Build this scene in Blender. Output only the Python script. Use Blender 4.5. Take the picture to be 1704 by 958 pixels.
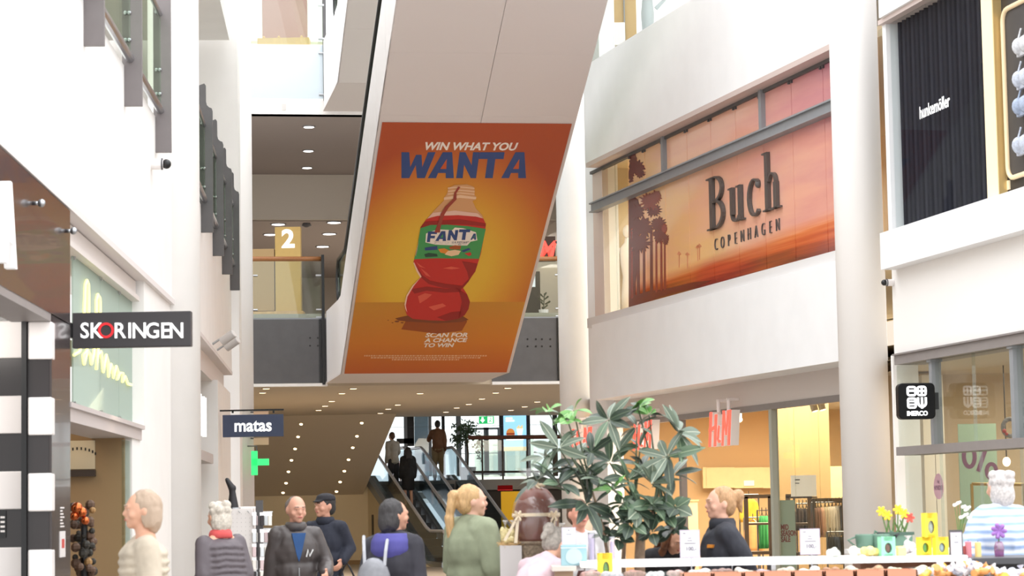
import bpy, bmesh, math, random
import numpy as np
from mathutils import Vector, Matrix, Euler, noise as mnoise

random.seed(7); np.random.seed(7)
for _o in list(bpy.data.objects):
    bpy.data.objects.remove(_o)
S = bpy.context.scene
COL = S.collection
PI = math.pi

# ------------------------------------------------------------------ camera, sky, exposure
PITCH, ROLL, FPX = math.radians(5.13), math.radians(1.0), 4023.0
CAM = Vector((0, 0, 1.6))
_F = Vector((0, math.cos(PITCH), math.sin(PITCH)))
_R0 = Vector((1, 0, 0)); _U0 = Vector((0, -math.sin(PITCH), math.cos(PITCH)))
_R = _R0 * math.cos(ROLL) - _U0 * math.sin(ROLL)
_U = _R0 * math.sin(ROLL) + _U0 * math.cos(ROLL)
cd = bpy.data.cameras.new('camera'); cam = bpy.data.objects.new('camera', cd); COL.objects.link(cam)
cam.matrix_world = Matrix(((_R.x, _U.x, -_F.x, CAM.x), (_R.y, _U.y, -_F.y, CAM.y), (_R.z, _U.z, -_F.z, CAM.z), (0, 0, 0, 1)))
cd.sensor_width = 36; cd.lens = FPX / 1704 * 36; cd.clip_end = 400; cd.clip_start = .5
cd.dof.use_dof = True; cd.dof.focus_distance = 44; cd.dof.aperture_fstop = 5.6
S.camera = cam
W = bpy.data.worlds.new('sky'); S.world = W; W.use_nodes = True
_bg = W.node_tree.nodes['Background']
_nt = W.node_tree; _tc = _nt.nodes.new('ShaderNodeTexCoord'); _sp = _nt.nodes.new('ShaderNodeSeparateXYZ'); _nt.links.new(_tc.outputs['Generated'], _sp.inputs[0])
_mr = _nt.nodes.new('ShaderNodeMapRange'); _nt.links.new(_sp.outputs['Z'], _mr.inputs[0]); _mr.inputs[1].default_value = 0; _mr.inputs[2].default_value = 1; _mr.inputs[3].default_value = .72; _mr.inputs[4].default_value = 1.75
_nt.links.new(_mr.outputs[0], _bg.inputs[1])                # overcast sky: zenith about three times the horizon
_bg.inputs[0].default_value = (.97, .985, 1.0, 1)
S.view_settings.view_transform = 'Standard'; S.view_settings.look = 'None'
S.view_settings.gamma = 1; S.view_settings.exposure = 1.22
S.view_settings.use_curve_mapping = False
try:
    S.cycles.max_bounces = 10; S.cycles.transparent_max_bounces = 16
except Exception:
    pass

def area_light(name, loc, size, power, color, direction=(0, 0, -1), sy=None):
    l = bpy.data.lights.new(name, 'AREA'); l.energy = power; l.color = color; l.size = size
    if sy: l.shape = 'RECTANGLE'; l.size_y = sy
    o = bpy.data.objects.new(name, l); COL.objects.link(o); o.location = loc
    o.rotation_euler = Vector(direction).to_track_quat('-Z', 'Y').to_euler()
    return o
WARM = (1, .86, .68)
area_light('ceiling_lamp_far_hall', (-3.2, 58, 4.0), 7, 400, (1, .84, .64), (0, .1, -1), 9)
area_light('ceiling_lamp_second_floor', (-3, 64, 8.4), 8, 150, (1, .95, .90), (0, 0, -1), 12)
area_light('ceiling_lamp_clothes_shop', (4.4, 42.5, 3.28), 3.0, 320, WARM, (0, 0, -1), 5)
area_light('ceiling_lamp_clothes_shop_back', (6.6, 40, 3.28), 2.2, 190, WARM, (0, 0, -1), 5)
area_light('ceiling_lamp_shoe_shop', (-4.8, 22.8, 2.95), 1.4, 9, (1, .80, .56), (-.2, .2, -1), 3)
area_light('ceiling_lamp_gift_shop', (6.9, 29.6, 3.15), 2.2, 60, (1, .90, .76), (0, 0, -1), 3)
area_light('ceiling_lamp_fashion_shop', (4.0, 43, 7.2), 2.5, 110, (1, .9, .76), (0, 0, -1), 4)
area_light('ceiling_lamp_cosmetics_shop', (-4.3, 17.2, 3.2), .8, 14, (1, .93, .86), (0, .6, -1), 1)
area_light('window_lamp_lingerie', (6.0, 27.2, 7.6), .8, 40, (1, .85, .65), (0, 0, -1), 1)

# ------------------------------------------------------------------ helpers
def ray(px, py):
    return _F * FPX + _R * (px - 852) - _U * (py - 479)
def P(px, py, D):
    d = ray(px, py); return CAM + d * (D / d.y)
def hit(px, py, o, n):
    d = ray(px, py); return CAM + d * ((Vector(o) - CAM).dot(n) / d.dot(n))
def PZ(px, py, z):
    d = ray(px, py); return CAM + d * ((z - CAM.z) / d.z)
HZ = lambda px: 840 - (px - 852) * .01746
def ground(px, D):
    p = P(px, HZ(px), D); return Vector((p.x, p.y, 0))

class Frame:
    """a wall or panel: ex along, ez up, n out of the face"""
    def __init__(s, o, ex, ez=(0, 0, 1)):
        s.o = Vector(o); s.ex = Vector(ex).normalized(); s.ez = Vector(ez).normalized(); s.n = s.ex.cross(s.ez).normalized()
    def w(s, x, z, n=0): return s.o + s.ex * x + s.ez * z + s.n * n
    def px(s, px, py, n=0):
        h = hit(px, py, s.o + s.n * n, s.n) - s.o
        return h.dot(s.ex), h.dot(s.ez)
    def x(s, px, py, n=0): return s.px(px, py, n)[0]
    def z(s, px, py, n=0): return s.px(px, py, n)[1]
    def sub(s, x, z, n=0): return Frame(s.w(x, z, n), s.ex, s.ez)
def facing(o, ang=0):
    """frame whose face looks at -Y turned by ang (radians, counter-clockwise from above)"""
    return Frame(o, (math.cos(ang), math.sin(ang), 0))

_lin = lambda c: c / 12.92 if c <= .04045 else ((c + .055) / 1.055) ** 2.4
def rgb(h):
    if isinstance(h, str):
        h = h.lstrip('#'); h = [int(h[i:i + 2], 16) / 255 for i in (0, 2, 4)]
    return tuple(_lin(c) for c in h) + (1,)
MATS = {}
def mat(name, color='#ffffff', rough=.6, metal=0, emit=0, noise=0, scale=8, bump=0, alpha=1, trans=0, spec=None, stretch=None, color2=None, coat=0):
    if name in MATS: return MATS[name]
    m = bpy.data.materials.new(name); m.use_nodes = True; MATS[name] = m
    nt = m.node_tree; b = nt.nodes['Principled BSDF']; c = rgb(color)
    b.inputs['Base Color'].default_value = c; b.inputs['Roughness'].default_value = rough; b.inputs['Metallic'].default_value = metal
    if trans: b.inputs['Transmission Weight'].default_value = trans
    if coat: b.inputs['Coat Weight'].default_value = coat
    if spec is not None: b.inputs['Specular IOR Level'].default_value = spec
    if alpha < 1: b.inputs['Alpha'].default_value = alpha
    if emit: b.inputs['Emission Color'].default_value = c; b.inputs['Emission Strength'].default_value = emit
    if noise or bump:
        tc = nt.nodes.new('ShaderNodeTexCoord'); mp = nt.nodes.new('ShaderNodeMapping'); nz = nt.nodes.new('ShaderNodeTexNoise')
        nt.links.new(tc.outputs['Object'], mp.inputs[0]); nt.links.new(mp.outputs[0], nz.inputs['Vector'])
        nz.inputs['Scale'].default_value = scale; nz.inputs['Detail'].default_value = 4
        if stretch: mp.inputs['Scale'].default_value = stretch
        if noise:
            mx = nt.nodes.new('ShaderNodeMix'); mx.data_type = 'RGBA'
            c2 = rgb(color2) if color2 else tuple(v * (1 - noise) for v in c[:3]) + (1,)
            mx.inputs['A'].default_value = c; mx.inputs['B'].default_value = c2
            cr = nt.nodes.new('ShaderNodeValToRGB'); cr.color_ramp.elements[0].position = .35; cr.color_ramp.elements[1].position = .65
            nt.links.new(nz.outputs['Fac'], cr.inputs[0]); nt.links.new(cr.outputs[0], mx.inputs['Factor']); nt.links.new(mx.outputs['Result'], b.inputs['Base Color'])
        if bump:
            bp = nt.nodes.new('ShaderNodeBump'); bp.inputs['Strength'].default_value = bump; bp.inputs['Distance'].default_value = .01
            nt.links.new(nz.outputs['Fac'], bp.inputs['Height']); nt.links.new(bp.outputs[0], b.inputs['Normal'])
    return m
def glass(name, tint='#e8f2ee', reflect=.12, rough=.02, opac=.0):
    """thin architectural glazing: mostly see-through, a little reflective"""
    if name in MATS: return MATS[name]
    m = bpy.data.materials.new(name); m.use_nodes = True; MATS[name] = m; nt = m.node_tree; nt.nodes.clear()
    out = nt.nodes.new('ShaderNodeOutputMaterial'); tr = nt.nodes.new('ShaderNodeBsdfTransparent'); gl = nt.nodes.new('ShaderNodeBsdfGlossy')
    tr.inputs[0].default_value = rgb(tint); gl.inputs['Roughness'].default_value = rough
    mx = nt.nodes.new('ShaderNodeMixShader'); mx.inputs[0].default_value = reflect
    nt.links.new(tr.outputs[0], mx.inputs[1]); nt.links.new(gl.outputs[0], mx.inputs[2])
    last = mx
    if opac:
        df = nt.nodes.new('ShaderNodeBsdfDiffuse'); df.inputs[0].default_value = rgb(tint); m2 = nt.nodes.new('ShaderNodeMixShader'); m2.inputs[0].default_value = opac
        nt.links.new(mx.outputs[0], m2.inputs[1]); nt.links.new(df.outputs[0], m2.inputs[2]); last = m2
    nt.links.new(last.outputs[0], out.inputs[0])
    return m

class G:
    """geometry being collected in world space"""
    def __init__(s): s.v = []; s.f = []
    def add(s, v, f):
        k = len(s.v); s.v += [Vector(p) for p in v]; s.f += [tuple(i + k for i in q) for q in f]; return s
    def merge(s, g): return s.add(g.v, g.f)
    def box8(s, p): return s.add(p, [(0, 3, 2, 1), (4, 5, 6, 7), (0, 1, 5, 4), (1, 2, 6, 5), (2, 3, 7, 6), (3, 0, 4, 7)])
    def box(s, x0, x1, y0, y1, z0, z1):
        return s.box8([(x0, y0, z0), (x1, y0, z0), (x1, y1, z0), (x0, y1, z0), (x0, y0, z1), (x1, y0, z1), (x1, y1, z1), (x0, y1, z1)])
    def fbox(s, F, x0, x1, z0, z1, n0, n1):
        """box in a frame, n0 the rear face, n1 the front face"""
        return s.box8([F.w(x0, z0, n1), F.w(x1, z0, n1), F.w(x1, z0, n0), F.w(x0, z0, n0), F.w(x0, z1, n1), F.w(x1, z1, n1), F.w(x1, z1, n0), F.w(x0, z1, n0)])
    def prism(s, F, pts, n0, n1):
        """closed outline (x, z) counter-clockwise in the frame, extruded n0..n1"""
        k = len(pts)
        v = [F.w(x, z, n1) for x, z in pts] + [F.w(x, z, n0) for x, z in pts]
        return s.add(v, [tuple(range(k)), tuple(range(2 * k - 1, k - 1, -1))] + [(i, i + k, (i + 1) % k + k, (i + 1) % k) for i in range(k)])
    def tube(s, pts, r, seg=8, cap=True):
        pts = [Vector(p) for p in pts]; n = len(pts); rr = r if isinstance(r, (list, tuple)) else [r] * n
        v = []; up = None
        for i, p in enumerate(pts):
            t = ((pts[min(i + 1, n - 1)] - p).normalized() + (p - pts[max(i - 1, 0)]).normalized())
            t = t.normalized() if t.length > 1e-9 else Vector((0, 0, 1))
            if up is None: up = t.orthogonal().normalized()
            a = (up - t * up.dot(t))
            a = a.normalized() if a.length > 1e-6 else t.orthogonal().normalized()
            up = a; b = t.cross(a)
            v += [p + (a * math.cos(2 * PI * k / seg) + b * math.sin(2 * PI * k / seg)) * rr[i] for k in range(seg)]
        f = [(i * seg + k, i * seg + (k + 1) % seg, (i + 1) * seg + (k + 1) % seg, (i + 1) * seg + k) for i in range(n - 1) for k in range(seg)]
        if cap: f += [tuple(range(seg - 1, -1, -1)), tuple((n - 1) * seg + k for k in range(seg))]
        return s.add(v, f)
    def lathe(s, c, prof, seg=24, sx=1, sy=1, axis=None):
        """profile (r, h) turned about an axis through c (default up)"""
        az = Vector(axis).normalized() if axis else Vector((0, 0, 1))
        ax = Vector((1, 0, 0)) if not axis else az.orthogonal().normalized(); ay = az.cross(ax)
        c = Vector(c); v = []
        for r, h in prof: v += [c + ax * (r * sx * math.cos(2 * PI * k / seg)) + ay * (r * sy * math.sin(2 * PI * k / seg)) + az * h for k in range(seg)]
        n = len(prof)
        f = [(i * seg + k, i * seg + (k + 1) % seg, (i + 1) * seg + (k + 1) % seg, (i + 1) * seg + k) for i in range(n - 1) for k in range(seg)]
        f += [tuple(range(seg - 1, -1, -1)), tuple((n - 1) * seg + k for k in range(seg))]
        return s.add(v, f)
    def ell(s, c, r, rot=None, seg=16, rings=10):
        c = Vector(c); R = rot if rot is not None else Matrix.Identity(3)
        v = [c + R @ Vector((0, 0, -r[2]))]
        for i in range(1, rings):
            a = -PI / 2 + PI * i / rings
            v += [c + R @ Vector((r[0] * math.cos(a) * math.cos(2 * PI * k / seg), r[1] * math.cos(a) * math.sin(2 * PI * k / seg), r[2] * math.sin(a))) for k in range(seg)]
        v.append(c + R @ Vector((0, 0, r[2]))); t = len(v) - 1
        f = [(0, 1 + (k + 1) % seg, 1 + k) for k in range(seg)]
        f += [(1 + i * seg + k, 1 + i * seg + (k + 1) % seg, 1 + (i + 1) * seg + (k + 1) % seg, 1 + (i + 1) * seg + k) for i in range(rings - 2) for k in range(seg)]
        b = 1 + (rings - 2) * seg
        f += [(b + k, b + (k + 1) % seg, t) for k in range(seg)]
        return s.add(v, f)
    def caps(s, p, q, r1, r2, seg=12, flat=1.0, fdir=None):
        """tapered round-ended limb; flat squashes it along fdir"""
        p = Vector(p); q = Vector(q); t = (q - p); L = t.length; t.normalize()
        a = t.orthogonal().normalized()
        if fdir is not None:
            fd = Vector(fdir); fd = fd - t * fd.dot(t)
            if fd.length > 1e-5: a = fd.normalized()
        b = t.cross(a); v = [p - t * r1]; n = 0
        for k in range(1, 4):
            an = PI / 2 * k / 3; rr = r1 * math.sin(an); o = p - t * (r1 * math.cos(an))
            v += [o + a * (rr * flat * math.cos(2 * PI * j / seg)) + b * (rr * math.sin(2 * PI * j / seg)) for j in range(seg)]; n += 1
        for k in range(0, 3):
            an = PI / 2 * k / 3; rr = r2 * math.cos(an); o = q + t * (r2 * math.sin(an))
            v += [o + a * (rr * flat * math.cos(2 * PI * j / seg)) + b * (rr * math.sin(2 * PI * j / seg)) for j in range(seg)]; n += 1
        v.append(q + t * r2); e = len(v) - 1
        f = [(0, 1 + (j + 1) % seg, 1 + j) for j in range(seg)]
        f += [(1 + i * seg + j, 1 + i * seg + (j + 1) % seg, 1 + (i + 1) * seg + (j + 1) % seg, 1 + (i + 1) * seg + j) for i in range(n - 1) for j in range(seg)]
        bb = 1 + (n - 1) * seg
        f += [(bb + j, bb + (j + 1) % seg, e) for j in range(seg)]
        return s.add(v, f)

ORIGIN = {}
def link_mesh(name, me, m=None, parent=None, smooth=False, **props):
    o = bpy.data.objects.new(name, me); COL.objects.link(o)
    if m is not None: me.materials.append(m)
    if parent is not None: o.parent = parent
    if smooth:
        for p in me.polygons: p.use_smooth = True
    for k, v in props.items(): o[k] = v
    return o
def mesh(g, org, name='m'):
    me = bpy.data.meshes.new(name); me.from_pydata([tuple(v - org) for v in g.v], [], g.f); me.update(); return me
def obj(name, g, m, parent=None, smooth=False, bevel=0, seg=2, org=None, **props):
    """one mesh object; a child keeps its vertices relative to its thing's base"""
    if parent is not None: org = ORIGIN.get(parent.name, Vector())
    elif org is None: org = Vector()
    o = link_mesh(name, mesh(g, org, name), m, parent, smooth, **props)
    if parent is None: o.location = org
    ORIGIN[o.name] = org
    if bevel:
        b = o.modifiers.new('edge', 'BEVEL'); b.width = bevel; b.segments = seg; b.limit_method = 'ANGLE'; b.angle_limit = .6
    if smooth and bevel: pass
    return o
def thing(name, label, cat, loc=(0, 0, 0), group=None):
    o = bpy.data.objects.new(name, None); COL.objects.link(o); o.location = loc; o.empty_display_size = .1
    ORIGIN[o.name] = Vector(loc)
    o['label'] = label; o['category'] = cat
    if group: o['group'] = group
    return o
def struct(name, g=None, m=None, parent=None, **k):
    if g is None:
        o = bpy.data.objects.new(name, None); COL.objects.link(o); ORIGIN[o.name] = Vector(); o['kind'] = 'structure'; return o
    o = obj(name, g, m, parent, **k)
    if parent is None: o['kind'] = 'structure'
    return o
def dup(root, loc, label=None, rotz=0, scale=1, group=None):
    r = root.copy(); COL.objects.link(r); r.location = loc; r.rotation_euler = (0, 0, root.rotation_euler.z + rotz)
    if scale != 1: r.scale = (scale,) * 3
    if label: r['label'] = label
    if group: r['group'] = group
    for ch in list(root.children):
        c = ch.copy(); COL.objects.link(c); c.parent = r
        for gch in list(ch.children):
            d = gch.copy(); COL.objects.link(d); d.parent = c
    ORIGIN[r.name] = Vector(loc)
    return r

def text(s, F, size, m=None, extrude=.005, bold=0, sx=1, shear=0, align='CENTER', space=1, n=0):
    """lettering in a frame, baseline at the frame's origin; returns geometry"""
    c = bpy.data.curves.new('lettering', 'FONT'); c.body = s; c.size = size; c.extrude = extrude; c.offset = bold; c.shear = shear
    c.align_x = align; c.space_character = space; c.resolution_u = 3
    o = bpy.data.objects.new('lettering', c); COL.objects.link(o)
    dg = bpy.context.evaluated_depsgraph_get(); me = bpy.data.meshes.new_from_object(o.evaluated_get(dg))
    g = G(); g.add([F.w(v.co.x * sx, v.co.y, v.co.z + n + extrude) for v in me.vertices], [tuple(p.vertices) for p in me.polygons])
    bpy.data.objects.remove(o); bpy.data.curves.remove(c); bpy.data.meshes.remove(me)
    return g
def stroke(g, F, pts, w, n0, n1):
    """a flat pen stroke through (x, z) points with half widths w"""
    k = len(pts); w = w if isinstance(w, (list, tuple)) else [w] * k; L = []; Rr = []
    for i, (x, z) in enumerate(pts):
        a = pts[max(i - 1, 0)]; b = pts[min(i + 1, k - 1)]; dx, dz = b[0] - a[0], b[1] - a[1]; l = math.hypot(dx, dz) or 1
        L.append((x - dz / l * w[i], z + dx / l * w[i])); Rr.append((x + dz / l * w[i], z - dx / l * w[i]))
    for i in range(k - 1): g.prism(F, [Rr[i], Rr[i + 1], L[i + 1], L[i]], n0, n1)
def arc(cx, cz, rx, rz, a0, a1, k=12):
    return [(cx + rx * math.cos(math.radians(a0 + (a1 - a0) * i / k)), cz + rz * math.sin(math.radians(a0 + (a1 - a0) * i / k))) for i in range(k + 1)]
def rrect(x0, x1, z0, z1, r, k=5):
    o = []
    for cx, cz, a in ((x1 - r, z0 + r, -90), (x1 - r, z1 - r, 0), (x0 + r, z1 - r, 90), (x0 + r, z0 + r, 180)): o += arc(cx, cz, r, r, a, a + 90, k)
    return o
def fuse(g, voxel, smooth=3):
    """melts overlapping shapes into one continuous surface (world space)"""
    me = mesh(g, Vector()); o = bpy.data.objects.new('tmp', me); COL.objects.link(o)
    r = o.modifiers.new('r', 'REMESH'); r.mode = 'VOXEL'; r.voxel_size = voxel; r.use_smooth_shade = True
    if smooth: sm = o.modifiers.new('s', 'SMOOTH'); sm.factor = .5; sm.iterations = smooth
    dg = bpy.context.evaluated_depsgraph_get(); me2 = bpy.data.meshes.new_from_object(o.evaluated_get(dg))
    h = G(); h.v = [v.co.copy() for v in me2.vertices]; h.f = [tuple(p.vertices) for p in me2.polygons]
    bpy.data.objects.remove(o); bpy.data.meshes.remove(me); bpy.data.meshes.remove(me2)
    return h

def crumple(g, amp, f=11, fz=5, seed=0):
    """soft cloth folds: moves the points by a stretched noise"""
    o = Vector((seed * 3.1, seed * 1.7, seed * .9))
    g.v = [v + mnoise.noise_vector(Vector((v.x * f, v.y * f, v.z * fz)) + o) * amp + mnoise.noise_vector(Vector((v.x * f * 2.3, v.y * f * 2.3, v.z * fz * 2)) + o) * amp * .4 for v in g.v]
    return g

# ------------------------------------------------------------------ shared materials
white = mat('white_plaster', '#f1eeeb', .75, noise=.03, scale=2, bump=.03)
whitec = mat('white_plaster_cool', '#f4f4f5', .7, noise=.03, scale=2, bump=.03)
tan = mat('warm_ceiling_paint', '#c6b8a4', .8)
cream = mat('cream_paint', '#d3c4a6', .8)
dark = mat('charcoal_steel', '#5b595a', .5, noise=.1, scale=5)
fin_m = mat('grey_brown_steel', '#7b7474', .42, noise=.08, scale=6)
fin2_m = mat('dark_grey_steel', '#5a5858', .45, noise=.1, scale=6)
black = mat('black_paint', '#151516', .35)
steel = mat('brushed_steel', '#b9bcc0', .28, 1)
greysteel = mat('grey_painted_steel', '#8f9296', .45, noise=.05, scale=6)
greybeam = mat('warm_grey_steel', '#8d8684', .5, noise=.05, scale=6)
wood = mat('handrail_wood', '#a96f41', .4, noise=.25, scale=14, stretch=(1, 14, 14))
pale_wood = mat('pale_wood', '#d9b27a', .55, noise=.15, scale=8, stretch=(2, 2, .4))
clear = glass('clear_glass', '#f0f5f2', .05)
greenglass = glass('green_tint_glass', '#e4ebe2', .10)
shopglass = glass('shop_glass', '#f1f4f1', .07)
frost = mat('frosted_glass', '#cfdbe2', .35)
lampw = mat('warm_lamp', '#ffdfae', .5, emit=2.2)
lampc = mat('cool_lamp', '#ffffff', .5, emit=2.0)
# ------------------------------------------------------------------ the setting: floor, left side
floor_m = mat('floor_stone', '#9d958d', .4, noise=.12, scale=1.5)
struct('floor', G().box(-14, 14, -6, 75, -.2, 0), floor_m)
FL = Frame((-3.39, 16, 0), (-.05, .99875, 0))          # left wall, near stretch, x = metres beyond D 16
FL2 = Frame((-4.04, 29, 0), (-1.06, 14.6, 0))           # left wall beyond the big column
LEDGE = 4.05
struct('wall_left_upper', G().fbox(FL, -8, 13, LEDGE, 5.95, -.35, 0).fbox(FL2, 0, 15.0, LEDGE, 5.95, -.35, 0), white)
struct('trim_left_ledge', G().fbox(FL, -8, 13, LEDGE - .03, LEDGE + .03, -.34, .03).fbox(FL2, 0, 14.6, LEDGE - .03, LEDGE + .03, -.34, .03), mat('ledge_edge', '#dcd5d3', .6))
struct('wall_left_gallery', G().fbox(FL, -8, 13, 5.6, 8.6, -2.8, -2.5).fbox(FL2, 0, 16, 5.6, 10.3, -2.8, -2.5), white)
struct('floor_left_gallery', G().fbox(FL, -8, 13, 5.3, 5.6, -2.6, -.1).fbox(FL2, 0, 15, 5.3, 5.6, -2.6, -.1), white)
struct('ceiling_left_gallery', G().fbox(FL2, 0.5, 15.4, 10.3, 10.8, -2.6, -.02), white)
struct('wall_left_end', G().box(-9, -5.06, 44.6, 45.0, 0, 14), white)
# big half-engaged column, farther slim column
def column(px, D, r, label, m=white, top=14):
    c = ground(px, D)
    o = thing('round_column', label, 'column', c)
    obj('shaft', G().lathe(c, [(r, 0), (r, top)], 48), m, o, smooth=False)
    for p in o.children[0].data.polygons: p.use_smooth = abs(p.normal.z) < .5
    obj('base_ring', G().lathe(c, [(r + .02, 0), (r + .02, .12)], 32), steel, o)
    return o
column(292, 28.7, .305, 'massive white round column beside the projecting shoe shop sign')
column(396, 47.6, .325, 'slim white round column behind the navy hanging chemist sign', mat('white_plaster_pink', '#eeeae8', .75))
# fins with bolts
def fin(D, name_label, m, frame, x):
    F = Frame(frame.w(x, 0, 0), frame.n)
    base = frame.w(x, 5.55, 0)
    t = thing('steel_fin', name_label, 'fin', base)
    Wd = .175; z1, z2 = 7.30, 7.70
    prof = [(-.02, 5.55), (Wd, 5.55), (Wd, z1), (Wd - .012, z1 + .04), (Wd - .05, z1 + .055), (.095, z1 + .085), (.082, z1 + .14), (.08, z2 - .03), (.06, z2), (-.02, z2 - .03)]
    obj('blade', G().prism(F, prof, -.03, .03), m, t, bevel=.004)
    for z in (6.2, 6.47, 7.12):
        for dx in (.018, .055):
            obj('bolt', G().ell(F.w(dx, z, .05), (.022, .022, .022), seg=10, rings=6).tube([F.w(dx, z, .02), F.w(dx, z, .05)], .012, 6), steel, t, smooth=True)
    return t
fins = []
fin_lab = {20.3: 'grey steel fin nearest us on the left wall, ending highest in the picture', 23.4: 'grey steel fin on the white left wall, middle of the three before the big column',
           26.5: 'grey steel fin directly above the white wall camera', 34.3: 'dark stepped steel fin right beside the big column', 37.5: 'dark stepped steel fin, second beyond the big column',
           40.5: 'dark stepped steel fin, third beyond the big column', 43.5: 'dark stepped steel fin farthest along the left wall'}
for D, lab in fin_lab.items():
    f = FL if D < 29 else FL2
    x = (D - f.o.y) / f.ex.y
    t = fin(D, lab, fin_m if D < 29 else fin2_m, f, x); t['group'] = 'steel fins along the left gallery'
    fins.append((D, f, x))
def gallery_glass(f, x0, x1, label):
    t = thing('glass_balustrade', label, 'balustrade', f.w((x0 + x1) / 2, 5.95, .06), 'glass balustrades of the left gallery')
    obj('glass_pane', G().fbox(f, x0 + .04, x1 - .04, 6.05, 7.05, .05, .065), greenglass, t)
    obj('bottom_rail', G().tube([f.w(x0 + .03, 6.02, .055), f.w(x1 - .03, 6.02, .055)], .045, 10), steel, t)
    obj('top_rail', G().tube([f.w(x0 + .03, 7.1, .055), f.w(x1 - .03, 7.1, .055)], .03, 10), steel, t)
xs = [17.2] + [d for d, _, _ in fins[:3]]
for a, b, l in ((17.2, 20.3, 'glass balustrade pane left of the shortest grey fin'), (20.3, 23.4, 'green glass balustrade pane between first and second grey fins'), (23.4, 26.5, 'green glass balustrade pane ending at the fin above the wall camera')):
    gallery_glass(FL, (a - 16) / FL.ex.y, (b - 16) / FL.ex.y, l)
for a, b, l in ((31.2, 34.3, 'glass balustrade pane hidden behind the big column'), (34.3, 37.5, 'glass balustrade pane between the first two dark stepped fins'), (37.5, 40.5, 'glass balustrade pane between second and third dark stepped fins'), (40.5, 43.5, 'glass balustrade pane before the farthest dark fin')):
    gallery_glass(FL2, (a - 29) / FL2.ex.y, (b - 29) / FL2.ex.y, l)

# ---- cosmetics shop: glossy fascia, striped jamb
gloss = mat('glossy_brown_black', '#3a302e', .22, coat=.2)
gloss2 = mat('black_stripe_panel', '#2c2727', .22)
whitep = mat('white_stripe_panel', '#efeae8', .3)
xj = (18.2 - 16) / FL.ex.y; xe = FL.x(117, 700, .02)
t = thing('shop_fascia', 'glossy brown black fascia with white letters on the striped cosmetics shop', 'fascia', FL.w(1, 3.08, 0))
obj('panel', G().fbox(FL, -6, xe, 3.1, LEDGE - .04, -.06, .02), gloss, t)
obj('soffit_strip', G().fbox(FL, -6, xj, 3.04, 3.1, -.28, .015), greybeam, t)
for ch, a, b, yb in (('R', -40, 3, 425), ('A', 1, 27, 425)):
    x0, z0 = FL.px(a, 425, .1); x1, _ = FL.px(b, 425, .1); zt = FL.z(18 if ch == 'A' else 0, 318, .1)
    x0 = FL.x(2, 425, .1) - (.0 if ch == 'A' else .62)
    gg = text(ch, FL.sub(x0, 3.22, .06), .74, extrude=.035, bold=.02, align='LEFT', sx=.9 if ch == 'A' else .85)
    obj('letter', gg, mat('white_letter', '#f4f4f4', .4, emit=.15), t)
for xx in (1.25, 3.0):
    obj('spacer_bolt', G().tube([FL.w(xx, 3.82, .02), FL.w(xx, 3.82, .07)], .015, 8).ell(FL.w(xx, 3.82, .08), (.03, .03, .03), seg=10, rings=6), steel, t, smooth=True)
struct('wall_left_pier', G().fbox(FL, xj + .005, xe, 0, 3.09, -.16, .02), gloss)
FJ = Frame(FL.w(xj, 0, 0), FL.n)                       # jamb that looks back at us
t = thing('striped_door_jamb', 'black and white striped jamb at the edge of the cosmetics shop', 'jamb', FJ.w(0, 0, 0))
obj('backing', G().fbox(FJ, -.16, .0, 0, 3.04, 0, .004), gloss2, t)
k = 0; z = 3.04
while z > .05:
    h = .285
    if k % 2 == 0: obj('white_panel', G().fbox(FJ, -.155, .025, max(z - h, .02), z, -.14, .03), whitep, t, bevel=.012)
    z -= h; k += 1
t = thing('door_track', 'black sliding door track beside the striped jamb', 'door track', FJ.w(-.18, 0, .02))
obj('track', G().fbox(FJ, -.2, -.162, 0, 3.06, -.02, .05), black, t)
FJ2 = Frame(FL.w(xj + .25, 0, 0), FL.n)
struct('wall_left_shop_inside', G().fbox(FJ2, -4, -.2, 0, 3.28, -.1, 0), gloss2)
t = thing('striped_wall_cladding', 'white panels striping the black wall inside the cosmetics shop', 'cladding', FJ2.w(-.7, 0, 0))
k = 0; z = 3.07
while z > .05:
    if k % 2 == 0: obj('white_panel', G().fbox(FJ2, -1.6, -.21, max(z - .287, .02), z, .001, .022), whitep, t, bevel=.008)
    z -= .287; k += 1
struct('ceiling_left_shop', G().fbox(FL, -6, xj + .2, 3.3, 3.4, -4, -.1), black)
t = thing('notice_plate', 'small black plate with white bars on the striped inner wall', 'plate', FJ2.w(-.3, 1.45, .02))
x, z = FJ2.px(5, 872, .03)
obj('plate', G().fbox(FJ2, x - .1, x + .02, z - .1, z + .1, .0, .02), black, t)
for q in range(4): obj('bar', G().fbox(FJ2, x - .02, x + .012, z - .06 + q * .035, z - .045 + q * .035, .02, .024), whitep, t)
t = thing('pier_sticker', 'white vertical lettering and notice card on the glossy black pier', 'sticker', FL.w(xe - .5, 1.4, .02))
x, z = FL.px(104, 905, .022)
obj('card', G().fbox(FL, x - .14, x + .14, z - .1, z + .1, .02, .026), whitep, t)
obj('red_mark', G().fbox(FL, x - .07, x + .07, z - .03, z + .04, .026, .028), mat('red_mark', '#c03a35', .5), t)
for q in range(7): obj('letter', G().fbox(FL, x - .11, x + .1 - (q % 3) * .05, z + .13 + q * .024, z + .142 + q * .024, .02, .023), whitep, t)

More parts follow.
